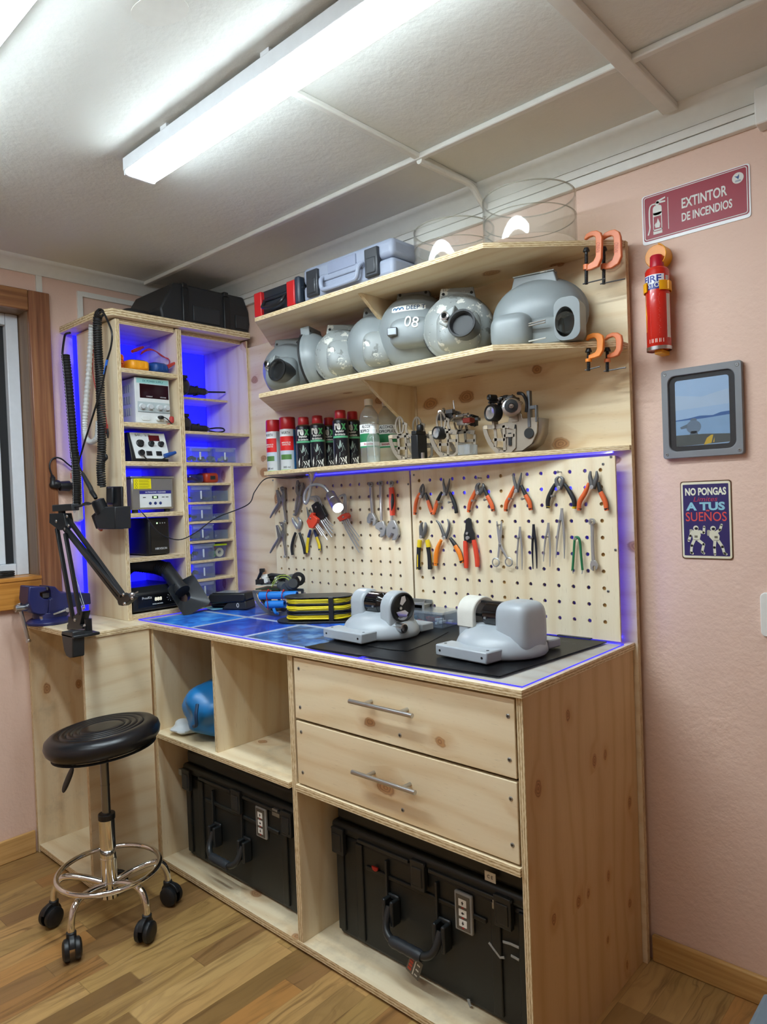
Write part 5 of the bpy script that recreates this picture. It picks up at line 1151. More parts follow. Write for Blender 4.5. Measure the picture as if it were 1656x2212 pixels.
def skeleton(px0, yoff, label, extra, rings=True, gap=.105):
    """a pair of crescent side plates; px0 = crop pixel of the outer lower-left plate corner"""
    o = at(*K7(*px0), 'y', yoff); o.z = zc; t = thing('metal_frame', label, 'metal frame', (o.x, yoff, zc), (0, 0, 0), 'metal frames on the lowest shelf')
    for k, (yy, dx) in enumerate(((0, 0), (gap, .035))):
        mb = MB()
        rim = [(-.052+dx, .128), (-.047+dx, .098), (-.034+dx, .064), (-.015+dx, .034), (.012+dx, .008), (.020+dx, .004)]
        bar(mb, smooth_path([(a, b, 0) for a, b in rim], 4), .020, yy, .004, 0)
        bar(mb, [(.020+dx, .006), (.075+dx, .004), (.095+dx, .020), (.098+dx, .10)], .013, yy, .004, 0)
        bar(mb, [(-.052+dx, .122), (.0+dx, .118), (.05+dx, .120), (.098+dx, .108)], .020, yy, .004, 0)
        bar(mb, [(.0+dx, .120), (.004+dx, .07), (.0+dx, .03)], .013, yy, .004, 0)
        bar(mb, [(.045+dx, .120), (.048+dx, .06), (.046+dx, .006)], .013, yy, .004, 0)
        bar(mb, [(-.01+dx, .062), (.05+dx, .058)], .013, yy, .004, 0); bar(mb, [(.046+dx, .075), (.098+dx, .072)], .013, yy, .004, 0)
        if rings:
            c = [( .012+dx+.024*math.cos(a), .168+.042*math.sin(a)) for a in [2*PI*i/28 for i in range(29)]]; bar(mb, c, .009, yy, .004, 0)
            bar(mb, [(.012+dx, .205), (.016+dx, .130)], .008, yy, .004, 0); bar(mb, [(.034+dx, .18), (.055+dx, .17), (.05+dx, .15), (.06+dx, .12)], .013, yy, .004, 0)
        pl = mb.build('side_plate', 'frame', t, .0006)
        for a, b in ((.02, .015), (-.02, .06), (.07, .11), (.01, .115)): MB().cyl((a+dx, yy-.0035, b), (a+dx, yy-.001, b), .004, seg=12).build('rivet', 'steel', pl)
    b2 = MB(); rim = [(-.045, .105), (-.030, .064), (-.010, .034), (.014, .010)]
    for (a, b), (c, d) in zip(rim[2:], rim[3:]): b2.add([(a-.005, 0, b-.004), (c-.005, 0, d-.005), (c+.03, gap, d-.005), (a+.03, gap, b-.004)], [(0, 1, 2, 3)])
    q = b2.build('skin_plate', 'framelt', t); m = q.modifiers.new('thick', 'SOLIDIFY'); m.thickness = .002; m.offset = 0
    MB().box(-.056, -.034, -.004, .02, .112, .128).build('lug', 'framelt', t, .001)
    MB().box(-.020, .0, gap-.01, gap+.006, .112, .128).build('lug', 'framelt', t, .001)
    for a, b in ((.05, .01), (.09, .06)): MB().cyl((a, 0, b), (a+.03, gap, b), .004, seg=10).build('cross_rod', 'steel', t)
    t.scale = (.70, .70, .68); extra(t); return t
def ex1(t):
    MB().box(.085, .125, -.01, .06, .004, .115).box(.09, .12, -.012, .06, .115, .135).build('black_module', 'black', t, .003)
    MB().rbox((.118, .02, .148), (.03, .03, .035), 3).build('connector', 'black', t)
    MB().cyl((.135, .01, .0), (.135, .01, .030), .009, seg=16).build('cap', 'steel', t)
def lensring(t, x, y, z, r):
    f = frame((x, y, z), (.95, -.25, 0), (0, 0, 1))
    ho = MB(f).lathe([(r*.86, -.03), (r*1.16, -.03), (r*1.16, .010), (r*1.02, .014), (r*.86, .010), (r*.86, -.03)], 32).build('lamp_housing', 'black', t)
    MB(f).lathe([(0, .003), (r*.5, .006), (r*.86, .009)], 28).build('lamp_lens', solid('D8DADA', .12, .7, noise=.4), ho)
def fiddly(t, x0, x1, z0, z1, y0, y1, n, seed, nm='mechanism'):
    rnd = random.Random(seed); g = MB()
    for _ in range(n):
        c = (rnd.uniform(x0, x1), rnd.uniform(y0, y1), rnd.uniform(z0, z1)); k = rnd.random(); s = rnd.uniform(.010, .024); mi = rnd.randrange(3)
        if k < .5: g.cbox(c, (s*rnd.uniform(.6, 2), s, s*rnd.uniform(.4, 1.2)), mi)
        else:
            d = Vector((rnd.uniform(-1, 1), rnd.uniform(-1, .3), rnd.uniform(-.6, .6))).normalized()*s*1.2; g.cyl(Vector(c)-d, Vector(c)+d, s*rnd.uniform(.25, .6), seg=12, mi=mi)
    return g.build(nm, ['black', 'dsteel', 'steel'], t, .0008)
def ex2(t):
    fiddly(t, -.02, .055, .175, .215, .02, .09, 26, 4)
    lensring(t, .0, -.012, .115, .026)
    MB().cyl((.06, .04, .205), (.055, .04, .262), .0032, seg=10).build('thin_rod', 'steel', t)
    MB().cyl((.075, .03, .185), (.125, .02, .187), .0075, seg=14).cyl((.125, .02, .187), (.15, .016, .188), .005, seg=12).build('shaft', 'steel', t)
    MB().box(.115, .155, .02, .06, .150, .172).build('red_motor', solid('8E2A20', .4), t, .003)
    fiddly(t, .08, .15, .145, .19, .05, .10, 12, 8, 'rear_mechanism')
    MB().box(.105, .17, -.01, .05, .004, .05).build('clear_block', clear('D5DDE2', 'clear_block_plastic', .25, .1), t, .002)
def ex3(t):
    fiddly(t, -.01, .075, .195, .245, .0, .08, 34, 14)
    f = frame((.002, -.03, .245), (.95, -.25, 0), (0, 0, 1)); MB(f).lathe([(.006, -.03), (.013, -.03), (.013, .008), (.009, .01), (0, .004)], 22).build('small_lens', 'black', t)
    lensring(t, .0, -.020, .178, .032)
    f = frame((.10, -.02, .190), (.86, .5, 0), (0, 0, 1)); mo = MB(f).lathe([(0, -.05), (.036, -.05), (.039, -.045), (.039, .008), (.030, .012), (.024, .012), (.024, .050), (0, .050)], 36).build('motor', 'steel', t)
    MB(f).lathe([(.010, .050), (.028, .050), (.028, .058), (.012, .060), (.010, .056)], 24).build('motor_cap', 'black', mo); MB(f).cyl((0, 0, .05), (0, 0, .085), .005, seg=12).build('motor_shaft', 'steel', mo)
    MB().box(.160, .174, .0, .02, .10, .255).box(.172, .20, .0, .015, .175, .19).box(.196, .204, .0, .015, .12, .19).build('bracket_arm', 'dsteel', t, .001)
    MB().tube(smooth_path([(.120, .0, .250), (.150, -.01, .240), (.160, -.0, .205), (.156, .0, .165)]), .007, 8).build('black_arm', 'black', t)
    MB().prism([(.055, .004), (.13, .004), (.175, .03), (.20, .075), (.205, .140), (.135, .140), (.125, .175), (.075, .175), (.065, .132), (.045, .132)], -.004, .0, 0, frame((0, .004, 0), (1, 0, 0), (0, 0, 1))).build('solid_plate', 'frame', t, .001)
    for q_ in (MB().box(.066, .080, -.0015, .001, .03, .085), MB().box(.092, .104, -.0015, .001, .075, .118), MB().cyl((.165, -.0015, .075), (.165, .001, .075), .022)): q_.build('cutout', 'void', t)
    MB().box(-.006, .006, -.012, .02, .11, .20).box(.0, .06, .0, .02, .185, .20).box(.085, .115, .0, .03, .13, .17).build('mount_bracket', 'frame', t, .001)
    rim = [(.13, .006), (.175, .032), (.198, .075), (.204, .138)]; g = MB()
    for (a, b), (c, d) in zip(rim, rim[1:]): g.add([(a, .02, b), (c, .02, d), (c, .10, d), (a, .10, b)], [(0, 1, 2, 3)])
    q = g.build('skin_plate', 'frame', t); m = q.modifiers.new('thick', 'SOLIDIFY'); m.thickness = .003
skeleton((190, 690), -.185, 'bare metal frame pair in front of the green-labelled bottle', ex1, gap=.085)
skeleton((600, 670), -.165, 'metal frame carrying a round lamp and thin rod in the middle of the lowest shelf', ex2, gap=.085)
skeleton((1150, 625), -.140, 'fully fitted metal frame with grey motor and lamp at the right', ex3, rings=False, gap=.085)

# ------------------------------------------------------------------ tools hanging on the pegboards
YP = -.0835
M['orh'] = solid('D9622E', .45, 0, 'orange_grip'); M['bkh'] = solid('1B1D20', .5, 0, 'black_grip'); M['ylh'] = solid('E3C51F', .45, 0, 'yellow_grip')
M['rdh'] = solid('E0482E', .42, 0, 'red_orange_grip'); M['amh'] = solid('EE8420', .42, 0, 'amber_grip'); M['jaw'] = solid('6A6B6C', .36, .5, 'tool_steel'); M['plier'] = solid('B4B6B8', .30, .6, 'bright_tool_steel'); M['lockg'] = solid('8F8C88', .34, .6, 'nickel_tool_steel'); M['nvh'] = solid('23356E', .45)
class Tool:
    """a tool whose parts are laid out in the plane of the pegboard from crop pixels"""
    def __init__(s, name, label, cat, piv, crop, group, y=YP-.012):
        s.k = crop; s.y = y; s.o = at(*crop(*piv), 'y', y); s.t = thing(name, label, cat, tuple(s.o), group=group)
    def p(s, q, dy=0):
        v = at(*s.k(*q), 'y', s.y)-s.o; return Vector((v.x, dy, v.z))
    def stroke(s, name, mat, pts, r, dy=0, flat=.75, n=5, parent=None, seg=10):
        P = smooth_path([s.p(q, dy) for q in pts], n); k = len(P)
        rr = r if not isinstance(r, (list, tuple)) else [r[min(int(i/(k-1)*(len(r)-1)), len(r)-2)]*(1-(i/(k-1)*(len(r)-1)) % 1)+r[min(int(i/(k-1)*(len(r)-1))+1, len(r)-1)]*((i/(k-1)*(len(r)-1)) % 1) if i < k-1 else r[-1] for i in range(k)]
        # flatdir is the direction scaled by flat: towards the room
        return MB().tube(P, rr, seg, flat=flat, flatdir=(0, 1, 0)).build(name, mat, parent or s.t, smooth=60)
    def plate(s, name, mat, pts, th, dy=0, parent=None, bevel=.0008):
        P = [s.p(q) for q in pts]; return MB().prism([(v.x, v.z) for v in P], -th/2-dy, th/2-dy, 0, frame((0, 0, 0), (1, 0, 0), (0, 0, 1))).build(name, mat, parent or s.t, bevel)
    def disc(s, name, mat, c, r, th=.004, dy=-.006, parent=None):
        v = s.p(c, dy); return MB().cyl((v.x, dy+th/2, v.z), (v.x, dy-th/2, v.z), r, seg=16).build(name, mat, parent or s.t, .0006)
    def hook(s, c, parent=None):
        v = s.p(c); d = YP-s.y
        MB().cyl((v.x, d-.0005, v.z), (v.x, -.009, v.z), .0018, seg=8).lathe([(0, .002), (.003, .0018), (.0042, .0004), (.0042, -.001)], 12, 0, along((v.x, -.009, v.z), (v.x, -.02, v.z))).build('hanging_screw', 'zinc', s.t)
G1, G2 = 'tools on the right pegboard', 'tools on the left pegboard'
def pliers(label, piv, jaws, left, right, cl, cr, sec=None, hooks=(), crop=K6, group=G1, rj=.0055, rh=(.0042, .0064, .0072, .0068, .0056), tips=None, jm='jaw'):
    T = Tool('pliers', label, 'pliers', piv, crop, group)
    for i, j in enumerate(jaws): T.stroke('jaw', jm, j, [rj*1.1, rj, rj*.8, rj*.34], dy=(.0012 if i else -.0012), flat=.7)
    for i, (h, c) in enumerate(((left, cl), (right, cr))):
        o = T.stroke('handle', c[0], h, list(rh), dy=(.001 if i else -.001), flat=.8)
        if len(c) > 1: T.stroke('handle_inlay', c[1], h[1:] if len(h) > 2 else h, [x*1.03 for x in rh[1:]][:len(rh)-1], dy=-.0022 if not i else -.0012, flat=.62, parent=o)
        if tips:
            a, b = h[-2], h[-1]; q = (b[0]*.75+a[0]*.25, b[1]*.75+a[1]*.25)
            T.stroke('handle_end', tips, [q, ((q[0]+b[0])/2, (q[1]+b[1])/2), b], [rh[-2]*1.08, rh[-1]*1.12, rh[-1]*.9], flat=.85, n=3, parent=o)
    T.disc('pivot', 'plier', piv, .0058)
    for h in hooks: T.hook(h)
    return T
pliers('small orange diagonal cutters, first in the upper row of the right pegboard', (277, 775), [[(277, 780), (290, 745), (292, 715), (287, 690)], [(277, 780), (268, 745), (272, 715), (283, 692)]], [(268, 750), (248, 790), (236, 840), (232, 895)], [(300, 750), (318, 800), (335, 850), (350, 892)], ['orh'], ['bkh', 'orh'], tips='bkh')
pliers('black and orange long-nose pliers, second in the upper row of the right pegboard', (433, 758), [[(433, 765), (430, 720), (424, 690), (424, 655)], [(433, 765), (445, 725), (456, 690), (461, 655)]], [(412, 745), (385, 800), (370, 850), (358, 892)], [(460, 745), (485, 800), (500, 845), (508, 885)], ['bkh', 'orh'], ['bkh'], tips='bkh', hooks=((400, 812), (467, 812)))
pliers('orange end cutters hung near the middle of the upper row', (653, 750), [[(653, 755), (645, 725), (650, 700), (665, 688)], [(653, 755), (675, 730), (686, 708), (680, 688)]], [(648, 712), (620, 770), (598, 820), (588, 878)], [(685, 705), (712, 770), (740, 825), (752, 872)], ['orh'], ['bkh', 'orh'], tips='bkh', hooks=((621, 802), (703, 796), (658, 652)), rj=.008)
pliers('orange needle-nose pliers fourth in the upper row', (908, 738), [[(908, 745), (900, 700), (890, 660), (883, 622)], [(908, 745), (918, 700), (930, 655), (937, 616)]], [(893, 705), (865, 770), (840, 820), (833, 872)], [(935, 700), (965, 765), (992, 815), (1000, 865)], ['orh'], ['bkh', 'orh'], tips='bkh', hooks=((866, 790), (952, 790)))
pliers('yellow and black end nippers fifth in the upper row', (1190, 718), [[(1190, 722), (1175, 690), (1172, 660), (1188, 642)], [(1190, 722), (1205, 690), (1210, 660), (1192, 642)]], [(1163, 690), (1135, 745), (1115, 800), (1115, 852)], [(1222, 690), (1258, 745), (1285, 800), (1287, 855)], ['bkh'], ['bkh'], tips='ylh', hooks=((1188, 612), (1148, 772)), rj=.007)
T = Tool('plier_collars', '', '', (1190, 718), K6, G1) if False else None
pliers('orange combination pliers at the right end of the upper row', (1410, 712), [[(1410, 720), (1402, 680), (1394, 645), (1396, 606)], [(1410, 720), (1424, 680), (1436, 645), (1434, 606)]], [(1385, 685), (1360, 750), (1325, 810), (1320, 866)], [(1445, 680), (1462, 745), (1492, 805), (1503, 868)], ['orh'], ['bkh', 'orh'], tips='bkh', rj=.0075)
pliers('yellow and black combination pliers, first in the lower row of the right pegboard', (278, 1042), [[(280, 1045), (276, 1010), (274, 970), (284, 945)], [(280, 1045), (296, 1010), (304, 975), (300, 946)]], [(266, 1062), (262, 1110), (258, 1180), (258, 1258)], [(312, 1062), (322, 1110), (330, 1180), (334, 1256)], ['ylh', 'bkh'], ['ylh', 'bkh'], rj=.0085, rh=(.0085, .0088, .0075, .0080, .0082), tips='bkh')
pliers('bent-nose amber and black pliers, second in the lower row', (432, 1047), [[(432, 1050), (415, 1000), (395, 955), (374, 933)], [(432, 1050), (452, 1000), (458, 955), (446, 924)]], [(408, 1062), (385, 1115), (374, 1170), (372, 1232)], [(465, 1050), (500, 1100), (530, 1155), (545, 1215)], ['amh', 'amh'], ['bkh', 'amh'], rj=.006, rh=(.0055, .0075, .0085, .008, .007), tips='bkh')
T = Tool('wire_stripper', 'wire stripper with black head and red-orange handles in the lower row', 'wire stripper', (587, 1048), K6, G1)
T.plate('head', 'bkh', [(572, 925), (590, 915), (605, 925), (612, 980), (628, 1020), (630, 1060), (600, 1085), (560, 1065), (558, 1030), (568, 990)], .005)
for h in ([(566, 1068), (568, 1120), (572, 1190), (572, 1248)], [(622, 1062), (634, 1120), (644, 1190), (646, 1240)]): T.stroke('handle', 'rdh', h, [.0075, .0085, .0085, .0085, .0075])
T.disc('pivot', 'plier', (587, 1048), .0062); T.disc('pivot', 'plier', (585, 1018), .0045); T.hook((600, 1048))
T = Tool('scissors', 'steel medical scissors hanging open in the lower row', 'scissors', (797, 1095), K6, G1)
for i, (a, b, c) in enumerate((((776, 938), (800, 1095), (842, 1180)), ((806, 938), (792, 1095), (782, 1182)))): 
    bl = T.stroke('blade', 'plier', [a, ((a[0]+b[0])/2, (a[1]+b[1])/2), b, c], [.0022, .0052, .0044, .0035], dy=(.001 if i else -.001), flat=.35)
for i, c in enumerate(((768, 1210), (854, 1208))):
    v = T.p(c); MB().tube([(v.x+.0125*math.cos(a), 0, v.z+.0125*math.sin(a)) for a in [2*PI*k/28 for k in range(28)]], .0021, 8, True).build('finger_ring', 'plier', T.t)
T.disc('pivot', 'zinc', (797, 1095), .0042, dy=-.003); T.hook((790, 962))
def tweezers(label, top, tl, tr, mat, scr, w=.0034):
    T = Tool('tweezers', label, 'tweezers', top, K6, G1)
    for i, tip in enumerate((tl, tr)):
        mid = (top[0]*.45+tip[0]*.55+(-6 if i == 0 else 6), top[1]*.45+tip[1]*.55)
        T.stroke('arm', mat, [top, (top[0]*.8+mid[0]*.2, top[1]*.75+mid[1]*.25), mid, tip], [w, w, w*.9, w*.35], flat=.5)
    T.hook(scr); return T
tweezers('short steel tweezers left of the dark pair on the right pegboard', (928, 974), (908, 1256), (942, 1260), 'plier', (922, 1048))
tweezers('dark blunt-topped tweezers second of the four pairs', (1018, 958), (1015, 1255), (1040, 1252), solid('3A3F4A', .35, .8), (1012, 1048), .0042)
tweezers('steel tweezers with a bent left tip, third of the four pairs', (1116, 948), (1084, 1205), (1126, 1240), 'plier', (1105, 1042))
tweezers('longest steel tweezers hung highest of the four pairs', (1206, 852), (1166, 1180), (1222, 1186), 'plier', (1197, 935), .0042)
T = Tool('extractor_tweezers', 'green wide-legged extractor tweezers beside the spanner', 'tweezers', (1305, 1048), K6, G1)
T.stroke('bow', solid('1F6E45', .4), [(1276, 1262), (1282, 1180), (1287, 1100), (1292, 1055), (1305, 1043), (1320, 1055), (1328, 1100), (1334, 1180), (1342, 1262)], .0036, flat=.7)
for a, b in (((1276, 1262), (1280, 1286)), ((1342, 1262), (1338, 1288))): T.stroke('tip', 'plier', [a, b], [.002, .0012], n=2)
T.hook((1305, 1054))
T = Tool('spanner', 'steel combination spanner at the right end of the lower row', 'spanner', (1405, 942), K6, G1)
v = T.p((1405, 942)); MB().lathe([(.0052, -.003), (.0098, -.003), (.0098, .003), (.0052, .003), (.0052, -.003)], 24, 0, frame((v.x, 0, v.z), (1, 0, 0), (0, 0, 1))).build('ring_end', 'plier', T.t)
T.stroke('shank', 'plier', [(1407, 965), (1408, 1060), (1411, 1150), (1416, 1205)], [.0055, .005, .005, .006], flat=.55)
T.plate('open_end', 'plier', [(1400, 1200), (1430, 1198), (1446, 1225), (1442, 1252), (1430, 1262), (1432, 1238), (1418, 1232), (1414, 1242), (1416, 1268), (1398, 1255), (1394, 1225)], .006); T.hook((1405, 942))
# left board
def locking(label, top, jaw_l, jaw_r, lh, rh_):
    T = Tool('locking_pliers', label, 'locking pliers', top, K5, G2)
    T.plate('upper_jaw', 'lockg', jaw_r, .007); T.plate('lower_jaw', 'lockg', jaw_l, .006)
    T.stroke('lever', 'lockg', lh, [.0045, .0065, .006, .0035], flat=.6); T.stroke('handle', 'lockg', rh_, [.0075, .0068, .0058, .0055, .005], flat=.8)
    q = rh_[-1]; T.disc('adjusting_screw', 'plier', (q[0], q[1]-8), .0048, .006); T.hook((top[0]+4, top[1]+20))
for dy, lab in ((0, 'grey locking pliers at the top left corner of the left pegboard'), (315, 'grey locking pliers below the first at the left edge')):
    f = lambda *p: [(x, y+dy) for x, y in p]
    locking(lab, (205, 965+dy), f((150, 988), (165, 985), (178, 1012), (186, 1040), (200, 1075), (190, 1110), (168, 1100), (160, 1050)), f((188, 965), (205, 955), (228, 970), (234, 1060), (225, 1110), (200, 1090), (196, 1050), (210, 1020), (196, 990)), f((182, 1080), (160, 1130), (125, 1185), (96, 1235)), f((225, 1060), (220, 1120), (228, 1180), (234, 1230), (238, 1275)))
locking('long-nosed locking pliers hung second from the left', (350, 925), [(335, 905), (345, 898), (356, 925), (352, 965), (358, 1020), (340, 1040), (325, 1000), (328, 950)], [(378, 925), (392, 920), (396, 960), (380, 1000), (372, 1050), (352, 1055), (356, 1010), (368, 965)], [(345, 1030), (335, 1090), (326, 1150), (322, 1200)], [(372, 1040), (362, 1100), (345, 1160), (326, 1205), (320, 1215)])
pliers('slip-joint pliers with black and yellow handles in the lower left', (345, 1318), [[(345, 1325), (325, 1290), (305, 1260), (300, 1232)], [(345, 1325), (362, 1290), (362, 1260), (345, 1232)]], [(325, 1370), (305, 1430), (292, 1500), (298, 1568)], [(358, 1370), (378, 1430), (398, 1500), (406, 1560)], ['bkh'], ['bkh'], crop=K5, group=G2, rj=.009, rh=(.0055, .0065, .007, .007, .006), jm='plier')
pliers('blue and yellow pliers partly behind the orange hex key holder', (470, 1310), [[(470, 1320), (450, 1260), (438, 1200), (425, 1140)], [(470, 1320), (478, 1270), (470, 1210), (452, 1150)]], [(458, 1345), (442, 1410), (432, 1480), (430, 1548)], [(488, 1345), (512, 1410), (535, 1470), (542, 1528)], ['nvh', 'ylh'], ['nvh', 'ylh'], crop=K5, group=G2, rh=(.0055, .0068, .007, .0072, .0062), tips='nvh')
def hexset(label, holder, hm, keys, hooksxy, col2=None, dy=-.012):
    T = Tool('hex_key_set', label, 'hex keys', holder[0], K5, G2, y=YP-.012+dy)
    T.plate('holder', hm, holder, .016, bevel=.002)
    for (a, b, top, r) in keys:
        pts = ([top[0], top[1]] if top else [])+[a, b]
        P = smooth_path([T.p(q, -.001) for q in pts], 4) if top else [T.p(a), T.p(b)]
        MB().tube(P, r, 6).build('hex_key', 'plier', T.t, smooth=20)
    T.hook(hooksxy); return T
hexset('black holder of long steel hex keys left of the lit lamp', [(475, 1125), (520, 1090), (560, 1120), (605, 1210), (590, 1240), (540, 1250), (500, 1200)], 'bkh',
       [((545, 1245), (648, 1408), ((455, 1065), (500, 1085)), .0029), ((562, 1240), (655, 1372), ((462, 1050), (512, 1070)), .0026), ((578, 1235), (658, 1340), ((475, 1045), (528, 1065)), .0023), ((592, 1225), (660, 1308), ((495, 1040), (540, 1060)), .0020)], (520, 1140))
hexset('orange holder of thin hex keys in front of the blue pliers', [(432, 1265), (478, 1188), (495, 1195), (490, 1215), (530, 1245), (525, 1275), (490, 1330), (455, 1325)], 'rdh',
       [((505, 1290), (610, 1435), None, .0016), ((498, 1300), (560, 1395), None, .0014), ((515, 1285), (580, 1370), None, .0013)], (470, 1240), dy=-.030)
hexset('red holder of long hex keys below the lit lamp', [(705, 1235), (745, 1205), (790, 1190), (808, 1215), (800, 1240), (730, 1270)], solid('D2452F', .42),
       [((745, 1262), (895, 1545), ((700, 1060), (760, 1050)), .0031), ((760, 1258), (893, 1490), ((710, 1050), (770, 1045)), .0027), ((778, 1252), (890, 1440), ((720, 1040), (772, 1042)), .0024), ((792, 1246), (897, 1408), ((735, 1035), (775, 1040)), .0021)], (765, 1228))
def adjustable(label, top, bot, jaw, hm=None, w=.0072):
    T = Tool('adjustable_wrench', label, 'wrench', top, K5, G2)
    v = T.p(top); MB().lathe([(.0045, -.0035), (.0092, -.0035), (.0092, .0035), (.0045, .0035), (.0045, -.0035)], 24, 0, frame((v.x, 0, v.z), (1, 0, 0), (0, 0, 1))).build('hang_ring', 'plier', T.t)
    a = (top[0]+(bot[0]-top[0])*.06, top[1]+25); sh = T.stroke('shank', 'plier', [a, ((top[0]+bot[0])/2, (top[1]+bot[1])/2), bot], [w*.85, w*.92, w*.85], flat=.5)
    if hm:
        T.stroke('grip', 'rdh', [(1178, 965), (1185, 1050), (1186, 1130), (1190, 1215)], [.0105, .0125, .0125, .0105], flat=.6, parent=sh); T.stroke('grip_inlay', 'bkh', [(1197, 1020), (1196, 1090), (1190, 1180)], [.004, .0085, .003], dy=-.0048, flat=.5, parent=sh)
    h = T.plate('head', 'plier', jaw, .011, bevel=.002)
    c = ((jaw[0][0]+jaw[3][0])/2, (jaw[0][1]+jaw[3][1])/2)
    T.plate('thumb_wheel', 'jaw', [(c[0]-10, c[1]-6), (c[0]+14, c[1]-10), (c[0]+16, c[1]+10), (c[0]-8, c[1]+12)], .0125, parent=h); T.hook(top)
adjustable('smallest adjustable wrench, left of three on the left pegboard', (995, 937), (1010, 1200), [(985, 1195), (1020, 1190), (1050, 1250), (1040, 1300), (1018, 1308), (1022, 1270), (1000, 1262), (988, 1290), (968, 1275), (968, 1235)])
adjustable('middle plain steel adjustable wrench on the left pegboard', (1085, 928), (1092, 1260), [(1062, 1275), (1112, 1262), (1135, 1330), (1125, 1385), (1098, 1412), (1078, 1405), (1090, 1365), (1072, 1345), (1045, 1330), (1040, 1300)])
adjustable('adjustable wrench with orange and black grip on the left pegboard', (1180, 928), (1185, 1260), [(1168, 1265), (1212, 1255), (1245, 1330), (1250, 1385), (1222, 1432), (1190, 1437), (1212, 1380), (1188, 1372), (1165, 1415), (1140, 1390), (1140, 1330)], hm=True)
# gooseneck lamp under the shelf
ty = -.180
b0 = at(*K5(470, 845), 'y', ty); b0.z = 1.4315
gl = thing('gooseneck_lamp', 'lit silver gooseneck lamp hanging under the lowest shelf', 'lamp', tuple(b0))
MB().cyl((0, 0, 0), (0, 0, -.006), .019, seg=24).cyl((0, 0, -.006), (0, 0, -.022), .013, seg=22).cyl((0, 0, -.022), (0, 0, -.030), .009, seg=18).build('base', 'steel', gl)
cp = [Vector((0, 0, -.028))]+[at(*K5(*q), 'y', ty)-b0 for q in ((462, 940), (445, 1040), (420, 1105), (402, 1080), (410, 1010), (450, 955), (510, 938), (570, 955), (608, 990), (625, 1022))]
neck = smooth_path(cp, 14); MB().tube(neck, [.0052+(.0006 if i % 2 else 0) for i in range(len(neck))], 12).build('gooseneck', 'plier', gl, smooth=60)
p0 = at(*K5(640, 1035), 'y', ty)-b0; p1 = at(*K5(708, 1155), 'y', ty-.035)-b0
ax = (p1-p0).normalized(); L = (p1-p0).length
sh = MB(along(p0-ax*.006, p1)).lathe([(0, 0), (.0165, 0), (.0185, .003), (.0185, L*.45), (.0178, L*.46), (.0200, L*.5), (.0205, L), (.0190, L), (.0190, L-.003)], 30).build('shade', 'steel', gl)
MB(along(p0, p1)).lathe([(0, L-.008), (.0188, L-.008)], 28).build('lit_lens', emit((1, 1, 1), 40, 'lamp_lens_light'), gl)
# its cable running to the tower
cbl = thing('lamp_cable', 'thin black cable drooping from the gooseneck lamp to the tower', 'cable')
pts = [b0+Vector((-.012, 0, -.010)), at(*K5(250, 880), 'y', -.20), at(*K5(60, 885), 'y', -.21), at(550, 1062, 'y', -.25), at(535, 1090, 'y', -.27), at(475, 1115, 'y', -.30), at(452, 1128, 'x', .40), at(420, 1152, 'x', .41), at(385, 1166, 'x', .415), at(345, 1152, 'x', .41), at(318, 1120, 'x', .40), at(300, 1100, 'x', .385)]
MB().tube(smooth_path(pts, 8), .0021, 8).build('cord', 'black', cbl)
# screws fixing the pegboards
for T_, pts in ((pl, (K5(120, 900), K5(1330, 935))), (pr_, (K6(225, 632), K6(1530, 512), K6(1560, 1128), K6(1512, 1402), K6(1478, 560)))):
    for q in pts: screwhead(T_, tuple(at(*q, 'y', -.0836)), (0, -1, 0), .004)

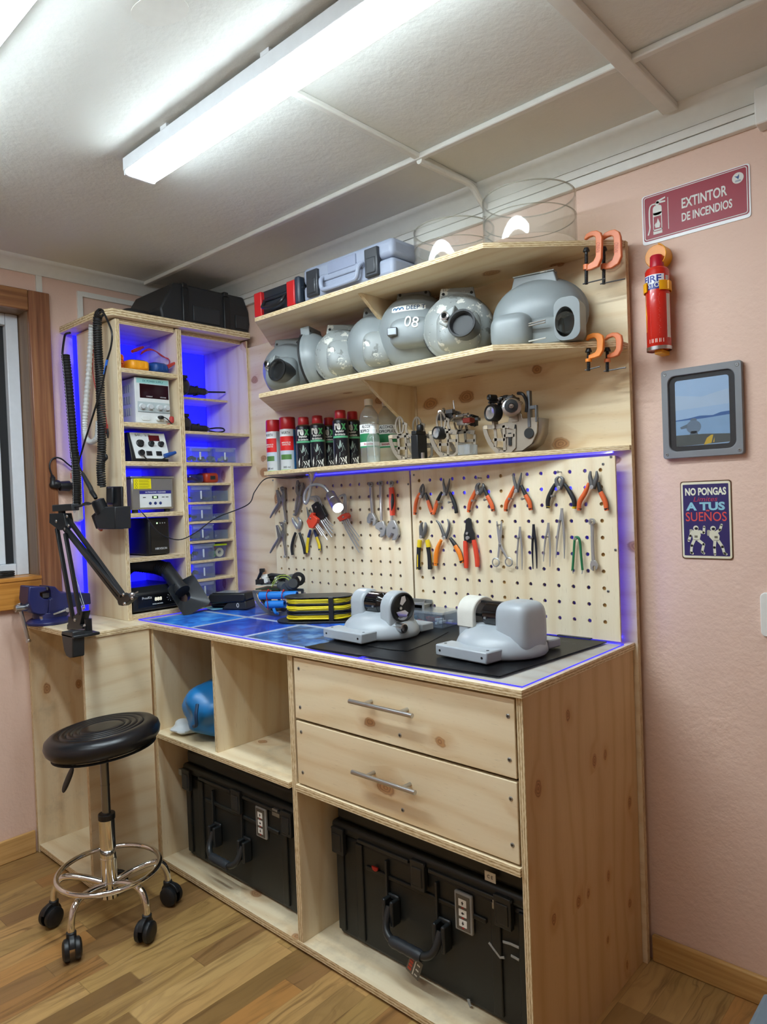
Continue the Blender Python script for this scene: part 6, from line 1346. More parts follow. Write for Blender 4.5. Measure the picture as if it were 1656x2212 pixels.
# ------------------------------------------------------------------ on the worktop
zm2 = ZW+.0075
M['glossblack'] = solid('0B0C0E', .08, 0, 'gloss_black', coat=.5)
def arch(w, z0, z1, n=14):
    r = w/2; return [(-r, z0), (r, z0)]+[(r*math.cos(a), z1-r+r*math.sin(a)) for a in [PI*i/n for i in range(n+1)]]
def table_housing(label, pos, rot, kind):
    t = thing('camera_housing', label, 'grey housing', pos, (0, 0, rot), 'grey housings on the black mat')
    AX = frame((0, 0, 0), (0, 1, 0), (0, 0, 1))       # plates that face +x
    t.scale = (1, 1, .92); s = 1.0 if kind == 'a' else 1.02
    m = Matrix.Diagonal((s, s*.92, s, 1))
    MB().lathe([(0, 0), (.118, 0), (.120, .006)], 56, 0, m).build('gasket', 'rubber', t)
    MB().lathe([(.119, .004), (.1235, .010), (.121, .026), (.112, .045), (.095, .061), (.07, .072), (.04, .078), (0, .080)], 56, 0, m).build('dish', 'hgrey2', t, smooth=60)
    fl = MB().box(-.098, .075, -.148, -.085, .004, .036).build('flange', 'hgrey2', t, .004)
    for x in (-.082, .060): MB().cyl((x, -.1485, .020), (x, -.14, .020), .0035, seg=12).cyl((x, -.125, .0365), (x, -.125, .03), .004, seg=12).build('bolt_hole', 'void', fl)
    MB().box(-.06, .09, .085, .14, .004, .030).build('flange', 'hgrey2', t, .004)
    if kind == 'a':
        MB().prism(arch(.088, .040, .150), -.092, -.034, 0, AX).build('left_upright', 'hgrey2', t, .010, seg=3)
        MB().rbox((.0, 0, .056), (.20, .085, .050), 4).build('saddle', 'hgrey2', t, smooth=60)
        up = MB().prism(arch(.104, .010, .152)[:2]+arch(.104, .010, .152)[2:], .052, .096, 0, AX).build('right_upright', 'hgrey2', t, .006, seg=3)
        MB().cyl((-.034, 0, .106), (.02, 0, .106), .037, seg=36).cyl((.02, 0, .106), (.055, 0, .106), .036, .012, 36).build('barrel', 'glossblack', t, .001)
        MB().box(-.034, .055, -.006, .006, .140, .144).cyl((.006, -.037, .100), (.014, -.038, .100), .004, seg=8).build('barrel_rod', 'steel', t)
        MB().lathe([(.036, .090), (.047, .090), (.047, .101), (.043, .103), (.040, .098), (.036, .096)], 40, 0, AX @ Matrix.Translation((0, .100, 0))).build('lens_seal', 'rubber', up, smooth=50)
        MB().lathe([(0, .0962), (.040, .0962)], 36, 0, AX @ Matrix.Translation((0, .100, 0))).build('lens_well', 'void', up)
        mm = AX @ Matrix.Translation((0, .100, .0966))
        MB(mm).prism([(-.012, .012), (-.004, .034), (.010, .036), (.014, .020), (-.002, .006)], 0, .002).prism([(-.028, -.012), (.008, -.010), (.022, -.020), (.014, -.032), (-.014, -.034)], 0, .002).build('mirror', solid('C9C9DC', .08, .9), up)
        MB(mm).cyl((-.012, -.001, 0), (-.012, -.001, .006), .005, seg=12).build('light_bulb', 'steel', up)
        MB(AX).prism([(-.036, .012), (.036, .012), (.045, .050), (-.045, .050)], .08, .104).build('port_block', 'hgrey2', up, .004)
        p = MB(AX @ Matrix.Translation((-.024, .040, .098))).lathe([(.012, 0), (.0155, 0), (.0155, .028), (.012, .030), (.011, .01)], 24).lathe([(0, .008), (.0125, .008)], 20, 1).build('steel_port', ['steel', 'void'], up)
        MB(AX @ Matrix.Translation((.022, .034, .104))).lathe([(0, .0004), (.012, .0004)], 20).build('round_port', 'void', up)
        for q in (-.004, .010, .020): MB(AX @ Matrix.Translation((q, .016, .1)) ).lathe([(0, .0046), (.0032, .0046)], 10).build('screw_hole', 'void', up)
    else:
        lu = MB().prism(arch(.094, .020, .152), -.108, -.070, 0, AX).build('left_upright', 'hgrey2', t, .006, seg=3)
        ring = MB().ringprism(arch(.098, .070, .1555, 28)[0:30], [(x*.72, .108+(z-.108)*.72) for x, z in arch(.098, .070, .1555, 28)[0:30]], -.110, -.052, 0, AX).build('taped_collar', solid('CFCDC4', .7, 0, 'masking_tape', bump=.3), lu, .003)
        MB().rbox((.0, 0, .058), (.215, .085, .050), 4).build('saddle', 'hgrey2', t, smooth=60)
        MB().rbox((.068, .0, .080), (.104, .112, .150), 4.2, 36, 22).build('right_block', 'hgrey2', t, smooth=60)
        MB().cyl((-.03, 0, .108), (.03, 0, .108), .038, seg=36).cyl((-.055, 0, .108), (-.03, 0, .108), .014, .037, 36).build('barrel', 'glossblack', t, .001)
        MB().box(-.085, .02, -.014, .0, .140, .146).cyl((-.09, -.018, .104), (-.045, -.018, .104), .004, seg=10).build('barrel_rod', 'black', t)
        MB().cyl((-.022, -.038, .102), (-.014, -.0385, .102), .004, seg=8).build('pin', 'steel', t)
    return t
table_housing('grey camera housing with a black-ringed lens, left of the two on the bench', (1.410, -.362, ZW+.0092), R(-4), 'a')
table_housing('grey camera housing with a taped collar, right of the two on the bench', (1.842, -.362, zm2), R(-6), 'b')
# cable reel
d1 = Vector((.80, .60, 0)); d2 = Vector((-.60, .80, 0))
rc_ = at(690, 1338, 'z', .906); rc_.z = ZW+.005
rl = thing('cable_reel', 'yellow and black cable wound on a flat black reel behind the left housing', 'cable reel', tuple(rc_), (0, 0, math.atan2(d1.y, d1.x)))
def track(z, a, b, n=12, ph=0): 
    out = []
    for i in range(n+1): th = PI/2+PI*i/n; out.append((-a+b*math.cos(th), b*math.sin(th), z))
    for i in range(n+1): th = -PI/2+PI*i/n; out.append((a+b*math.cos(th), b*math.sin(th), z))
    return out
lev = [('y', 3), ('b', 3), ('y', 3), ('b', 2), ('y', 3)]; z = .0125; rnd = random.Random(2); ym, bm_ = MB(), MB()
for c_, n_ in lev:
    for k in range(n_):
        for lay in range(2):
            P = [(x, y+rnd.uniform(-.0008, .0008), zz+rnd.uniform(-.0012, .0012)) for x, y, zz in track(z, .062, .050-.0075*lay+rnd.uniform(-.003, .003))]
            (ym if c_ == 'y' else bm_).tube(P, .0030, 7, True)
        z += .0050
ym.build('yellow_cable', solid('EBD51C', .4), rl, smooth=60); bm_.build('black_cable', 'black', rl, smooth=60)
MB().prism(track(0, .085, .066)[0:26] and [(p[0], p[1]) for p in track(0, .085, .066)], 0.0, .004).build('lower_plate', 'black', rl, .001)
MB().prism([(p[0], p[1]) for p in track(0, .068, .055)], z+.001, z+.005).box(-.03, .03, -.03, .03, .004, z+.001).build('upper_plate', solid('3A3C3F', .35, .4), rl, .001)
MB().box(.045, .062, -.064, -.046, .004, z+.004).build('end_strap', 'black', rl, .002)
# framed mechanism with blue tubes
fo = at(603, 1322, 'z', .906); fo.z = ZW+.005
fm_ = thing('framed_mechanism', 'black circuit mechanism on grey curved frame with blue tubes', 'mechanism', tuple(fo), (0, 0, R(22))); fm_.scale = (1.15, 1.15, 1.15)
M['fgrey'] = solid('6E7276', .4, .4)
for k, (yy, dx) in enumerate(((-.045, 0), (.035, -.01))):
    mb = MB()
    bar(mb, smooth_path([(-.066+dx, .076, 0), (-.060+dx, .052, 0), (-.040+dx, .026, 0), (-.008+dx, .006, 0), (.03+dx, .003, 0), (.075+dx, .010, 0)], 4), .012, yy, .004, 0)
    bar(mb, [(-.070+dx, .074), (.085+dx, .070)], .010, yy, .004, 0); bar(mb, [(.075+dx, .008), (.082+dx, .072)], .010, yy, .004, 0); bar(mb, [(-.01+dx, .006), (-.006+dx, .072)], .009, yy, .004, 0)
    mb.build('side_plate', 'fgrey', fm_, .0006)
g_ = MB(); rim = [(-.064, .068), (-.050, .038), (-.028, .018), (.0, .005)]
for (a, b), (c, d) in zip(rim, rim[1:]): g_.add([(a, -.03, b), (c, -.03, d), (c-.008, .03, d), (a-.008, .03, b)], [(0, 1, 2, 3)])
q = g_.build('skin_plate', 'lblack', fm_); q.modifiers.new('thick', 'SOLIDIFY').thickness = .002
MB().box(-.062, .05, -.042, .035, .080, .0835).build('circuit_board', solid('1D3A2A', .4), fm_); MB().box(-.058, .05, -.040, .032, .094, .0970).build('circuit_board', solid('B9BFB2', .4), fm_)
MB().box(-.04, .0, -.046, .0, .066, .080).build('brown_block', solid('7A3218', .5), fm_, .002)
rnd = random.Random(5); cmn = MB()
for _ in range(46):
    c = (rnd.uniform(-.055, .045), rnd.uniform(-.04, .03), .099+rnd.uniform(0, .020)); cmn.cbox(c, (rnd.uniform(.006, .026), rnd.uniform(.006, .02), rnd.uniform(.006, .022)), rnd.choice([0, 0, 0, 1, 2]))
cmn.build('components', ['black', 'dsteel', 'offwhite'], fm_, .0008)
MB().tube([(-.05, -.02, .118), (-.01, -.025, .128), (.03, -.02, .124)], .006, 8).tube([(-.06, -.03, .112), (-.036, -.035, .146)], [.004, .007], 8).box(-.045, -.03, -.042, -.03, .138, .150).build('black_arm', 'black', fm_, .001)
f = frame((.07, -.03, .105), (.86, .5, 0), (0, 0, 1)); mo = MB(f).lathe([(0, -.035), (.022, -.035), (.024, -.03), (.024, .012), (.015, .014), (.015, .034), (0, .034)], 28).build('motor', solid('5C6265', .35, .5), fm_)
MB(f @ Matrix.Translation((.018, .012, .02))).lathe([(.010, 0), (.022, 0), (.022, .012), (.010, .014)], 24).build('motor_ring', 'black', mo); MB().cyl((.028, -.03, .095), (.055, -.05, .090), .016, seg=20).build('motor', solid('6A7073', .35, .5), fm_)
for pts in ([(.0, -.045, .09), (.03, -.05, .118), (.06, -.05, .120), (.08, -.045, .095)], [(.0, -.04, .1), (.03, -.05, .126), (.065, -.045, .126), (.085, -.04, .10)]): MB().tube(smooth_path(pts), .0018, 6).build('wire', solid('9CB04A', .5), fm_)
M['btube'] = solid('1F7ED6', .4, 0, 'blue_tube')
for (a, b, r) in (((-.032, -.066, .064), (.100, -.058, .068), .0125), ((-.010, -.064, .036), (.055, -.060, .038), .0125)):
    tb_ = MB().lathe([(r*.72, 0), (r, 0), (r, (Vector(b)-Vector(a)).length), (r*.72, (Vector(b)-Vector(a)).length), (r*.72, 0)], 22, 0, along(a, b)).build('blue_tube', 'btube', fm_)
MB().tube(smooth_path([(.020, -.072, .025), (.026, -.072, .012), (.028, -.06, .006)]), .005, 8).build('blue_sleeve', 'btube', fm_)
for x in (.0, .056):
    MB().tube([(x, -.0655+.0145*math.cos(a), .0655+.0145*math.sin(a)) for a in [2*PI*i/18 for i in range(18)]], .0012, 6, True).build('red_tie', 'red', fm_); MB().ball((x, -.066, .082), .004, 10, 6).build('tie_knot', 'red', fm_)
MB().tube([(.0, -.0795, .062), (.003, -.079, .04), (.002, -.077, .022)], .0012, 6).build('red_tie', 'red', fm_)
# black handset and papers
ho = at(505, 1312, 'z', .906); ho.z = ZW+.005
hs_ = thing('handset', 'black handheld screen unit propped on the bench by the small boxes', 'handset', tuple(ho), (0, 0, R(24)))
MB().prism([(-.085, .028), (-.070, .022), (.075, .030), (.082, .040), (.080, .066), (-.080, .062), (-.088, .050)], -.04, .05, 0, frame((0, 0, 0), (1, 0, 0), (0, 0, 1))).build('body', 'black', hs_, .006)
MB().box(-.070, .065, -.044, .034, .0625, .0660).build('screen_bezel', solid('2A2C30', .3), hs_, .001); MB().box(-.055, .05, -.036, .026, .0655, .0668).build('screen', solid('8A939C', .15), hs_)
MB().prism([(-.03, 0), (.085, 0), (.080, .034), (.0, .028)], -.03, .045, 0, frame((0, 0, 0), (1, 0, 0), (0, 0, 1))).build('stand', 'lblack', hs_, .004)
lettering([('0', .045, .016, .026)], 'offwhite', hs_, frame((0, -.0453, 0), (1, 0, 0), (0, 0, 1)))
po = at(463, 1312, 'z', .906)
fp_ = thing('flat_pouch', 'small black flat pouch lying left of the handset', 'pouch', (po.x+.01, po.y+.03, ZW+.005), (0, 0, R(30)))
MB().rbox((0, 0, .009), (.085, .05, .018), 3.5).build('pouch', solid('15192A', .35), fp_)
tag(MB().prism([(0, 0), (.10, -.02), (.12, .06), (.02, .09)], 0, .0008, 0, Matrix.Translation((po.x-.045, po.y-.025, ZW+.005))).build('leaflet', solid('7FC0DA', .5), None, smooth=0), 'pale blue leaflet under the hood of the fume extractor', 'leaflet')
# steel tray
to_ = at(735, 1300, 'y', -.135)
tr_ = thing('steel_tray', 'grey metal channel tray lying against the left pegboard', 'tray', (1.235, -.143, ZW+.005), (0, 0, 0))
MB().box(-.16, .16, .0, .055, .060, .063).box(-.16, .16, .052, .055, .0, .074).box(-.16, .16, 0, .003, .040, .063).build('channel', solid('8C8D8B', .38, .6), tr_, .0008)
MB().prism([(.06, .062), (.165, .012), (.168, .074), (.12, .068)], -.003, 0, 0, frame((0, .0, 0), (1, 0, 0), (0, 0, 1))).build('end_gusset', solid('A3A39F', .4, .5), tr_, .0006)
for x in (-.15, .15): MB().box(x-.004, x+.004, .004, .05, 0, .060).build('leg', solid('8C8D8B', .38, .6), tr_)
for x in (-.13, .0, .13): MB().cyl((x, .051, .068), (x, .049, .068), .004, seg=12).build('rivet', 'steel', tr_)
# parts box
bo = at(928, 1349, 'z', .908)
pb_ = thing('parts_box', 'clear plastic parts box with blue latch between the two housings', 'parts box', (bo.x-.02, -.182, zm2), (0, 0, 0))
mb = MB(); W_, D_, H_ = .19, .092, .042
mb.box(-.09, -.09+W_, 0, D_, 0, .002).box(-.09, -.09+W_, 0, .002, .002, H_).box(-.09, -.09+W_, D_-.002, D_, .002, H_).box(-.09, -.088, 0, D_, .002, H_).box(W_-.092, W_-.09, 0, D_, .002, H_).box(-.03, -.028, 0, D_, .002, H_-.006).box(.035, .037, 0, D_, .002, H_-.006)
mb.build('tub', 'clear', pb_); MB().box(-.092, W_-.088, -.002, D_+.002, H_, H_+.008).build('lid', 'clearlid', pb_, .001)
lt = MB().ringprism(rrect(-.035, .036, .030, .034, .004, 3), rrect(-.035, .033, .015, .012, .002, 3), .002, .006, 0, frame((0, 0, 0), (1, 0, 0), (0, 0, 1))).build('latch', solid('1E2C9A', .4), pb_, .0005)
rnd = random.Random(11)
for nm, c_, k_, x0_, x1_ in (('red parts', 'C43A26', 8, -.022, .03), ('teal parts', '3E93A6', 6, -.084, -.034), ('white parts', 'DADCD8', 8, .042, .09)):
    mb = MB()
    for _ in range(k_): mb.cbox((rnd.uniform(x0_+.008, x1_-.008), rnd.uniform(.014, .08), .004+rnd.uniform(.004, .016)), (rnd.uniform(.008, .018), .012, .008), 0, None)
    o = tag(mb.build('small_parts', solid(c_, .45), None, .001), f'loose {nm} inside the clear parts box with the blue latch', 'small parts', None, 'stuff'); o.location = pb_.location; o.rotation_euler = pb_.rotation_euler

# ------------------------------------------------------------------ on the pink wall
def quadf(px4):  # average frame of a wall sign from its four photo corners, facing -y
    P = [at(*p, 'y', 0) for p in px4]; c = sum(P, Vector())/4; w = ((P[1]-P[0]).length+(P[2]-P[3]).length)/2; h = ((P[3]-P[0]).length+(P[2]-P[1]).length)/2
    return c, w, h
def wall_thing(name, label, cat, px4, tilt=0):
    c, w, h = quadf(px4); return thing(name, label, cat, (c.x, 0, c.z), (0, R(tilt), 0)), w, h
WF = lambda y: frame((0, y, 0), (1, 0, 0), (0, 0, 1))
M['crim'] = solid('960A2A', .45, 0, 'crimson_sign')
sg, w, h = wall_thing('extinguisher_sign', 'crimson fire extinguisher sign with white lettering above the extinguisher', 'sign', [(1387, 423), (1621, 353), (1621, 470), (1387, 524)])
MB().prism(rrect(0, -.003, w, h+.004, .008), 0, .002, 0, WF(0)).build('plate', solid('E9EBEE', .3), sg, .0005)
MB().prism(rrect(0, .0, w-.008, h-.008, .007), .0016, .0026, 0, WF(0)).build('red_field', 'crim', sg, 0)
n_ = rrect(0, 0, w-.013, h-.013, .006, 5); i_ = rrect(0, 0, w-.017, h-.017, .005, 5); MB().ringprism(n_, i_, .0026, .0032, 0, WF(0)).build('border', 'offwhite', sg)
lettering([('EXTINTOR', -.030, .012, .036, .112), ('DE INCENDIOS', -.024, -.024, .030, .124)], 'offwhite', sg, WF(-.0027) @ Matrix.Translation((.055, 0, 0)), bold=.02)
mb = MB(WF(0)); mb.box(-.066, -.0645, -.042, .042, .0026, .0032)
x0 = -w/2+.042
mb.prism(rrect(x0, .016, .024, .026, .008), .0026, .0032).box(x0-.012, x0+.012, -.047, -.040, .0026, .0032).box(x0-.012, x0+.012, .0, .010, .0026, .0032).box(x0-.012, x0-.010, -.040, .0, .0026, .0032).box(x0+.010, x0+.012, -.040, .0, .0026, .0032).box(x0-.012, x0+.012, -.038, -.034, .0026, .0032)
mb.cyl((x0, .034, .0026), (x0, .034, .0032), .0055, seg=14)
for a, b in (((x0-.002, .038), (x0+.022, .044)), ((x0-.002, .036), (x0+.022, .034))): mb.prism([(a[0], a[1]-.003), (b[0], b[1]-.0018), (b[0], b[1]+.0018), (a[0], a[1]+.003)], .0026, .0032)
P = smooth_path([(x0-.004, .034, .0029), (x0-.016, .033, .0029), (x0-.021, .020, .0029), (x0-.0215, -.010, .0029), (x0-.021, -.028, .0029), (x0-.026, -.045, .0029)], 5); bar(MB(), [(0, 0), (1, 1)], .1, 0, .1, 0)
L_ = [(p.x, p.y) for p in P]
for (a, b), (c, d) in zip(L_, L_[1:]):
    dd = Vector((c-a, d-b)).normalized(); nn = Vector((-dd.y, dd.x))*.0018; mb.add([(a+nn.x, b+nn.y, .0032), (a-nn.x, b-nn.y, .0032), (c-nn.x, d-nn.y, .0032), (c+nn.x, d+nn.y, .0032)], [(0, 1, 2, 3)])
mb.prism([(x0-.006, -.030), (x0-.008, -.022), (x0-.004, -.016), (x0-.003, -.020), (x0+.001, -.006), (x0+.005, -.016), (x0+.007, -.022), (x0+.005, -.031)], .0026, .0032)
mb.build('pictogram', 'offwhite', sg, 0)
c_ = (w/2-.028, h/2-.030); rd = MB(WF(0)).cyl((c_[0], c_[1], .0026), (c_[0], c_[1], .0033), .0135, seg=28).build('round_badge', 'offwhite', sg)
bd = MB(WF(0)).prism([(c_[0]-.008, c_[1]+.006), (c_[0]-.001, c_[1]+.004), (c_[0]+.003, c_[1]+.009), (c_[0]+.003, c_[1]+.002), (c_[0]+.001, c_[1]-.004), (c_[0]-.001, c_[1]-.001)], .0033, .0036).box(c_[0]-.006, c_[0]+.006, c_[1]-.0065, c_[1]-.0055, .0033, .0036).box(c_[0]-.007, c_[0]+.007, c_[1]-.0088, c_[1]-.0078, .0033, .0036); bd.build('bird_mark', solid('2D4C86', .5), rd)
# fire extinguisher in its yellow bracket
ec = at(1421, 650, 'y', -.045); ex = thing('fire_extinguisher', 'small red fire extinguisher spray in a yellow wall bracket', 'fire extinguisher', (ec.x-.002, -.042, at(1421, 758, 'y', -.045).z))
r = .0305; H = at(1421, 577, 'y', -.045).z-at(1421, 758, 'y', -.045).z
MB().lathe([(0, .004), (r-.004, .002), (r, .006), (r, H-.012), (r-.003, H-.005), (r*.62, H)], 40).build('can', solid('CB2418', .25, 0, coat=.4), ex, smooth=50)
MB().lathe([(r+.0008, .0), (r+.0012, .009), (r-.001, .010)], 40).build('base_rim', 'steel', ex)
MB().lathe([(r*.58, H-.002), (r*.55, H+.028), (r*.45, H+.032), (0, H+.032)], 30).build('cap', solid('B5122A', .35), ex, smooth=50)
def xb(z0, z1, a0, a1, c, k=1.003, nm='label'): 
    return MB().lathe([(r*k, z0), (r*k, z1)], 24, 0, None, R(a0), R(a1)).build(nm, solid(c, .35), ex)
xb(H-.046, H-.024, -150, -36, 'E6E8F0', 1.002); xb(H-.062, H-.0455, -118, -36, '23308E', 1.004)
def wtxt(s_, x, z, size, mat, k=1.006, width=None, bold=.02):
    tv, tf = text_mesh(s_, size, bold, width=width); MB().add(wrap([Vector((v.x+x, v.y, v.z)) for v in tv], r*k), tf, 0, None, Matrix.Translation((0, 0, z)) @ Matrix.Rotation(R(-9), 4, 'Z')).build('lettering', mat, ex, smooth=0)
wtxt('FIRE', .001, H-.036, .024, solid('23308E', .4), width=.050); wtxt('STOP', .010, H-.0525, .017, 'offwhite', width=.038)
mb = MB(); rnd = random.Random(1)
for k in range(27): mb.add(wrap([Vector(p) for p in ((-.013, 0, 0), (-.013+rnd.uniform(.018, .028), 0, 0), (-.013+.024, .0011, 0), (-.013, .0011, 0))], r*1.004), [(0, 1, 2, 3)], 0, None, Matrix.Translation((0, 0, H-.072-.0042*k)) @ Matrix.Rotation(R(6), 4, 'Z'))
mb.build('small_print', solid('E9C9C0', .5), ex, smooth=0)
mb = MB()
for k in range(4): mb.add(wrap([Vector(p) for p in ((-.018+.010*k, 0, 0), (-.0095+.010*k, 0, 0), (-.0095+.010*k, .010, 0), (-.018+.010*k, .010, 0))], r*1.004), [(0, 1, 2, 3)], 0, None, Matrix.Translation((0, 0, .018)) @ Matrix.Rotation(R(6), 4, 'Z'))
mb.build('icon_row', solid('E8B7A8', .5), ex, smooth=0)
mb = MB()
for pts in ([(-.036, 0), (-.028, .0), (-.0255, .04), (-.030, .07), (-.028, .10), (-.034, .075), (-.0375, .05)],): mb.add(wrap([Vector((x, z, 0)) for x, z in pts], r*1.005), [tuple(range(len(pts)))], 0, None, Matrix.Translation((0, 0, .05)) @ Matrix.Rotation(R(6), 4, 'Z'))
mb.build('flame_print', solid('F0A21E', .4), ex, smooth=0)
xb(.03, H-.075, -26, 2, 'D8CFCB', 1.003, 'side_label'); xb(H-.045, H-.028, -28, -4, 'D8CFCB', 1.003, 'side_label')
M['ybr'] = solid('EFA70E', .4, 0, 'yellow_bracket')
br = thing('extinguisher_bracket', 'yellow plastic wall bracket with a round head holding the extinguisher', 'bracket', tuple(ex.location))
MB().box(-.012, .012, .0325, .0415, .01, H+.05).build('back_plate', 'ybr', br, .003)
MB().lathe([(r+.002, -.0125), (r+.0045, -.0125), (r+.0045, .0125), (r+.002, .0125), (r+.002, -.0125)], 40, 0, Matrix.Translation((0, 0, H-.054)), R(-62), R(242)).build('clip', 'ybr', br, .001)
MB().box(.012, .036, -.014, .0, H-.066, H-.042).build('clip_tab', 'ybr', br, .002)
hd = MB(); hd.lathe([(0, -.004), (.0295, -.004), (.031, 0), (.0295, .004), (0, .004)], 40, 0, frame((-.004, .012, H+.034), (1, 0, 0), (0, 0, 1))); hd.build('head_disc', solid('E89412', .4), br, .001)
MB().lathe([(.0285, -.026), (.031, -.026), (.031, .018), (.0285, .018), (.0285, -.026)], 40, 0, frame((-.004, .014, H+.034), (1, 0, 0), (0, 0, 1)), R(-70), R(70)).build('head_hood', 'ybr', br, .001)
MB().box(-.008, .014, -.014, .036, -.010, .0015).build('foot', 'ybr', br, .002)
# framed photograph
fr, w, h = wall_thing('framed_photo', 'grey instrument-style frame with a seascape photo', 'picture', [(1432, 805), (1603, 777), (1612, 980), (1437, 993)])
MB().ringprism(rrect(0, 0, w, h, .007, 6), rrect(0, 0, w-.034, h-.036, .020, 6), 0, .017, 0, WF(0)).build('frame', solid('7E8186', .4), fr, .002)
MB().prism(rrect(0, 0, w-.03, h-.03, .018), .002, .008, 0, WF(0)).build('dark_mount', solid('14171A', .2), fr)
for sx in (-1, 1):
    for sz in (-1, 1): screwhead(fr, (sx*(w/2-.010), -.0168, sz*(h/2-.011)), (0, -1, 0), .0048)
pw, ph = w-.066, h-.062
ph_ = MB().prism(rrect(0, 0, pw, ph, .007), .008, .0086, 0, WF(0)).build('photo', solid('A9C3DE', .35, noise=.05), fr)
Q = lambda x, z: ((x-.5)*pw, (z-.5)*ph)
def pq(name, pts, c_, lay, nz=.06): MB(WF(0)).prism([Q(*p) for p in pts], .0086, .0087+.00012*lay, 0).build(name, solid(c_, .35, noise=nz), ph_, smooth=0)
pq('cloud_band', [(0, .55), (1, .58), (1, .80), (.5, .72), (0, .78)], 'B9CBDD', 1); pq('mountains', [(0, .385), (0, .40), (.25, .415), (.45, .44), (.70, .43), (.85, .465), (1, .47), (1, .42), (.5, .395)], '2C5F9C', 2)
pq('sea', [(0, .16), (0, .385), (.5, .395), (1, .42), (1, .14)], '8FB0CE', 3, .15); pq('deck', [(.0, .0), (.0, .17), (.5, .165), (1, .14), (1, .02)], '4A4E48', 4, .2)
pq('ball', [(.34+.14*math.cos(a), .28+.10*math.sin(a)) for a in [2*PI*i/20 for i in range(20)]], '6C7E8E', 5, .2); pq('ball_stand', [(.26, .165), (.42, .165), (.39, .22), (.29, .22)], '55636E', 5); pq('ball_arm', [(.08, .29), (.22, .33), (.22, .27), (.10, .26)], '5E6D78', 6); pq('ball_top', [(.27, .375), (.41, .375), (.38, .41), (.30, .41)], '5F6F7E', 6)
pq('yellow_case', [(.52, .0), (.58, .10), (.66, .14), (.70, .14), (.66, .02)], 'E0B21C', 6); pq('yellow_case', [(.69, .03), (.72, .10), (.715, .03)], 'D8A81C', 6)
gl_ = clear('E8EEF4', 'picture_glass', .02, .03, spec=.35); MB().prism(rrect(0, 0, w-.034, h-.036, .018), .0105, .0115, 0, WF(0)).build('pane', gl_, fr, smooth=0)
# tin sign
ts, w, h = wall_thing('tin_sign', 'small dark blue tin sign with two dancing astronauts', 'sign', [(1470, 1040), (1580, 1036), (1583, 1211), (1472, 1205)])
MB().prism(rrect(0, 0, w, h, .007), 0, .002, 0, WF(0)).build('plate', solid('5A3A1C', .45, noise=.3), ts, .0005)
MB().prism(rrect(0, 0, w-.005, h-.006, .006), .002, .0023, 0, WF(0)).build('cream_border', solid('E4DFC2', .5, noise=.1), ts)
MB().prism(rrect(0, 0, w-.014, h-.018, .002), .0023, .0027, 0, WF(0)).build('blue_field', solid('2A1F5E', .45), ts)
S_ = h/.207
lettering([('NO PONGAS', 0, .074*S_, .026, w*.80)], solid('E9EBD2', .5), ts, WF(-.0028), bold=.035); lettering([('Limites', 0, .0545*S_, .018, w*.46)], solid('B8324A', .5), ts, WF(-.0028) @ Matrix(((1, .3, 0, -.016), (0, 1, 0, 0), (0, 0, 1, 0), (0, 0, 0, 1))))
lettering([('A TUS', 0, .035*S_, .028, w*.76)], solid('8EC4D4', .5), ts, WF(-.0028), bold=.04); lettering([('SUEÑOS', 0, .0075*S_, .034, w*.80)], solid('D64A46', .5), ts, WF(-.0028), bold=.005)
def astro(x, flip, poses):
    g_ = thing if False else None
    mb = MB(WF(0)); P = lambda a, b: (x+flip*a*S_, b*S_)
    def limb(pts, ws):
        for (a, b), (c, d), wa, wb in zip(pts, pts[1:], ws, ws[1:]):
            A, B_ = Vector(P(a, b)), Vector(P(c, d)); dd = (B_-A).normalized(); nn = Vector((-dd.y, dd.x))
            mb.prism([tuple(A+nn*wa/2), tuple(A-nn*wa/2), tuple(B_-nn*wb/2), tuple(B_+nn*wb/2)], .0027, .0031); mb.cyl((*B_, .0027), (*B_, .0031), wb/2, seg=10)
    mb.prism([P(*q) for q in poses['torso']], .0027, .0032); c = P(*poses['head']); mb.cyl((*c, .0027), (*c, .0033), .0068*S_, seg=20)
    for l_ in poses['limbs']: limb(l_, [.0075, .0068, .0062, .0058][:len(l_)])
    o = mb.build('astronaut', solid('D8D6BE', .5, noise=.12), ts)
    MB(WF(0)).prism(circ(c[0]+flip*.001, c[1]-.001, .0045, 16, .0036), .0033, .0035).build('visor', solid('20222E', .2), o)
    mb = MB(WF(0)); t0 = P(*poses['pack']); mb.prism(rrect(t0[0], t0[1], .008, .015, .002), .0026, .0030).build('backpack', solid('A9A792', .5), o)
    mb = MB(WF(0)); q = P(*poses['belt']); mb.box(q[0]-.007, q[0]+.007, q[1]-.0006, q[1]+.0006, .0032, .0034).box(q[0]-.004, q[0]+.004, q[1]+.005, q[1]+.011, .0032, .0033).build('suit_lines', solid('6E6A58', .5), o)
astro(-.026, 1, dict(head=(.0, -.0215), torso=[(-.010, -.027), (.010, -.027), (.012, -.040), (.008, -.054), (-.008, -.054), (-.010, -.040)], pack=(-.0125, -.032), belt=(0, -.052), limbs=[[(.009, -.030), (.020, -.034), (.021, -.018)], [(-.009, -.031), (-.015, -.042), (-.019, -.055)], [(-.005, -.053), (-.012, -.068), (-.014, -.087), (-.010, -.089)], [(.005, -.053), (.019, -.064), (.014, -.084), (.019, -.088)]]))
astro(.021, 1, dict(head=(-.004, -.0225), torso=[(-.012, -.028), (.006, -.030), (.012, -.042), (.010, -.054), (-.004, -.056), (-.014, -.044)], pack=(-.015, -.034), belt=(.003, -.053), limbs=[[(.004, -.032), (.013, -.026), (.017, -.013)], [(-.010, -.034), (-.004, -.044), (.005, -.041)], [(.0, -.054), (-.002, -.072), (-.001, -.090)], [(.008, -.054), (.018, -.070), (.022, -.087), (.027, -.089)]]))
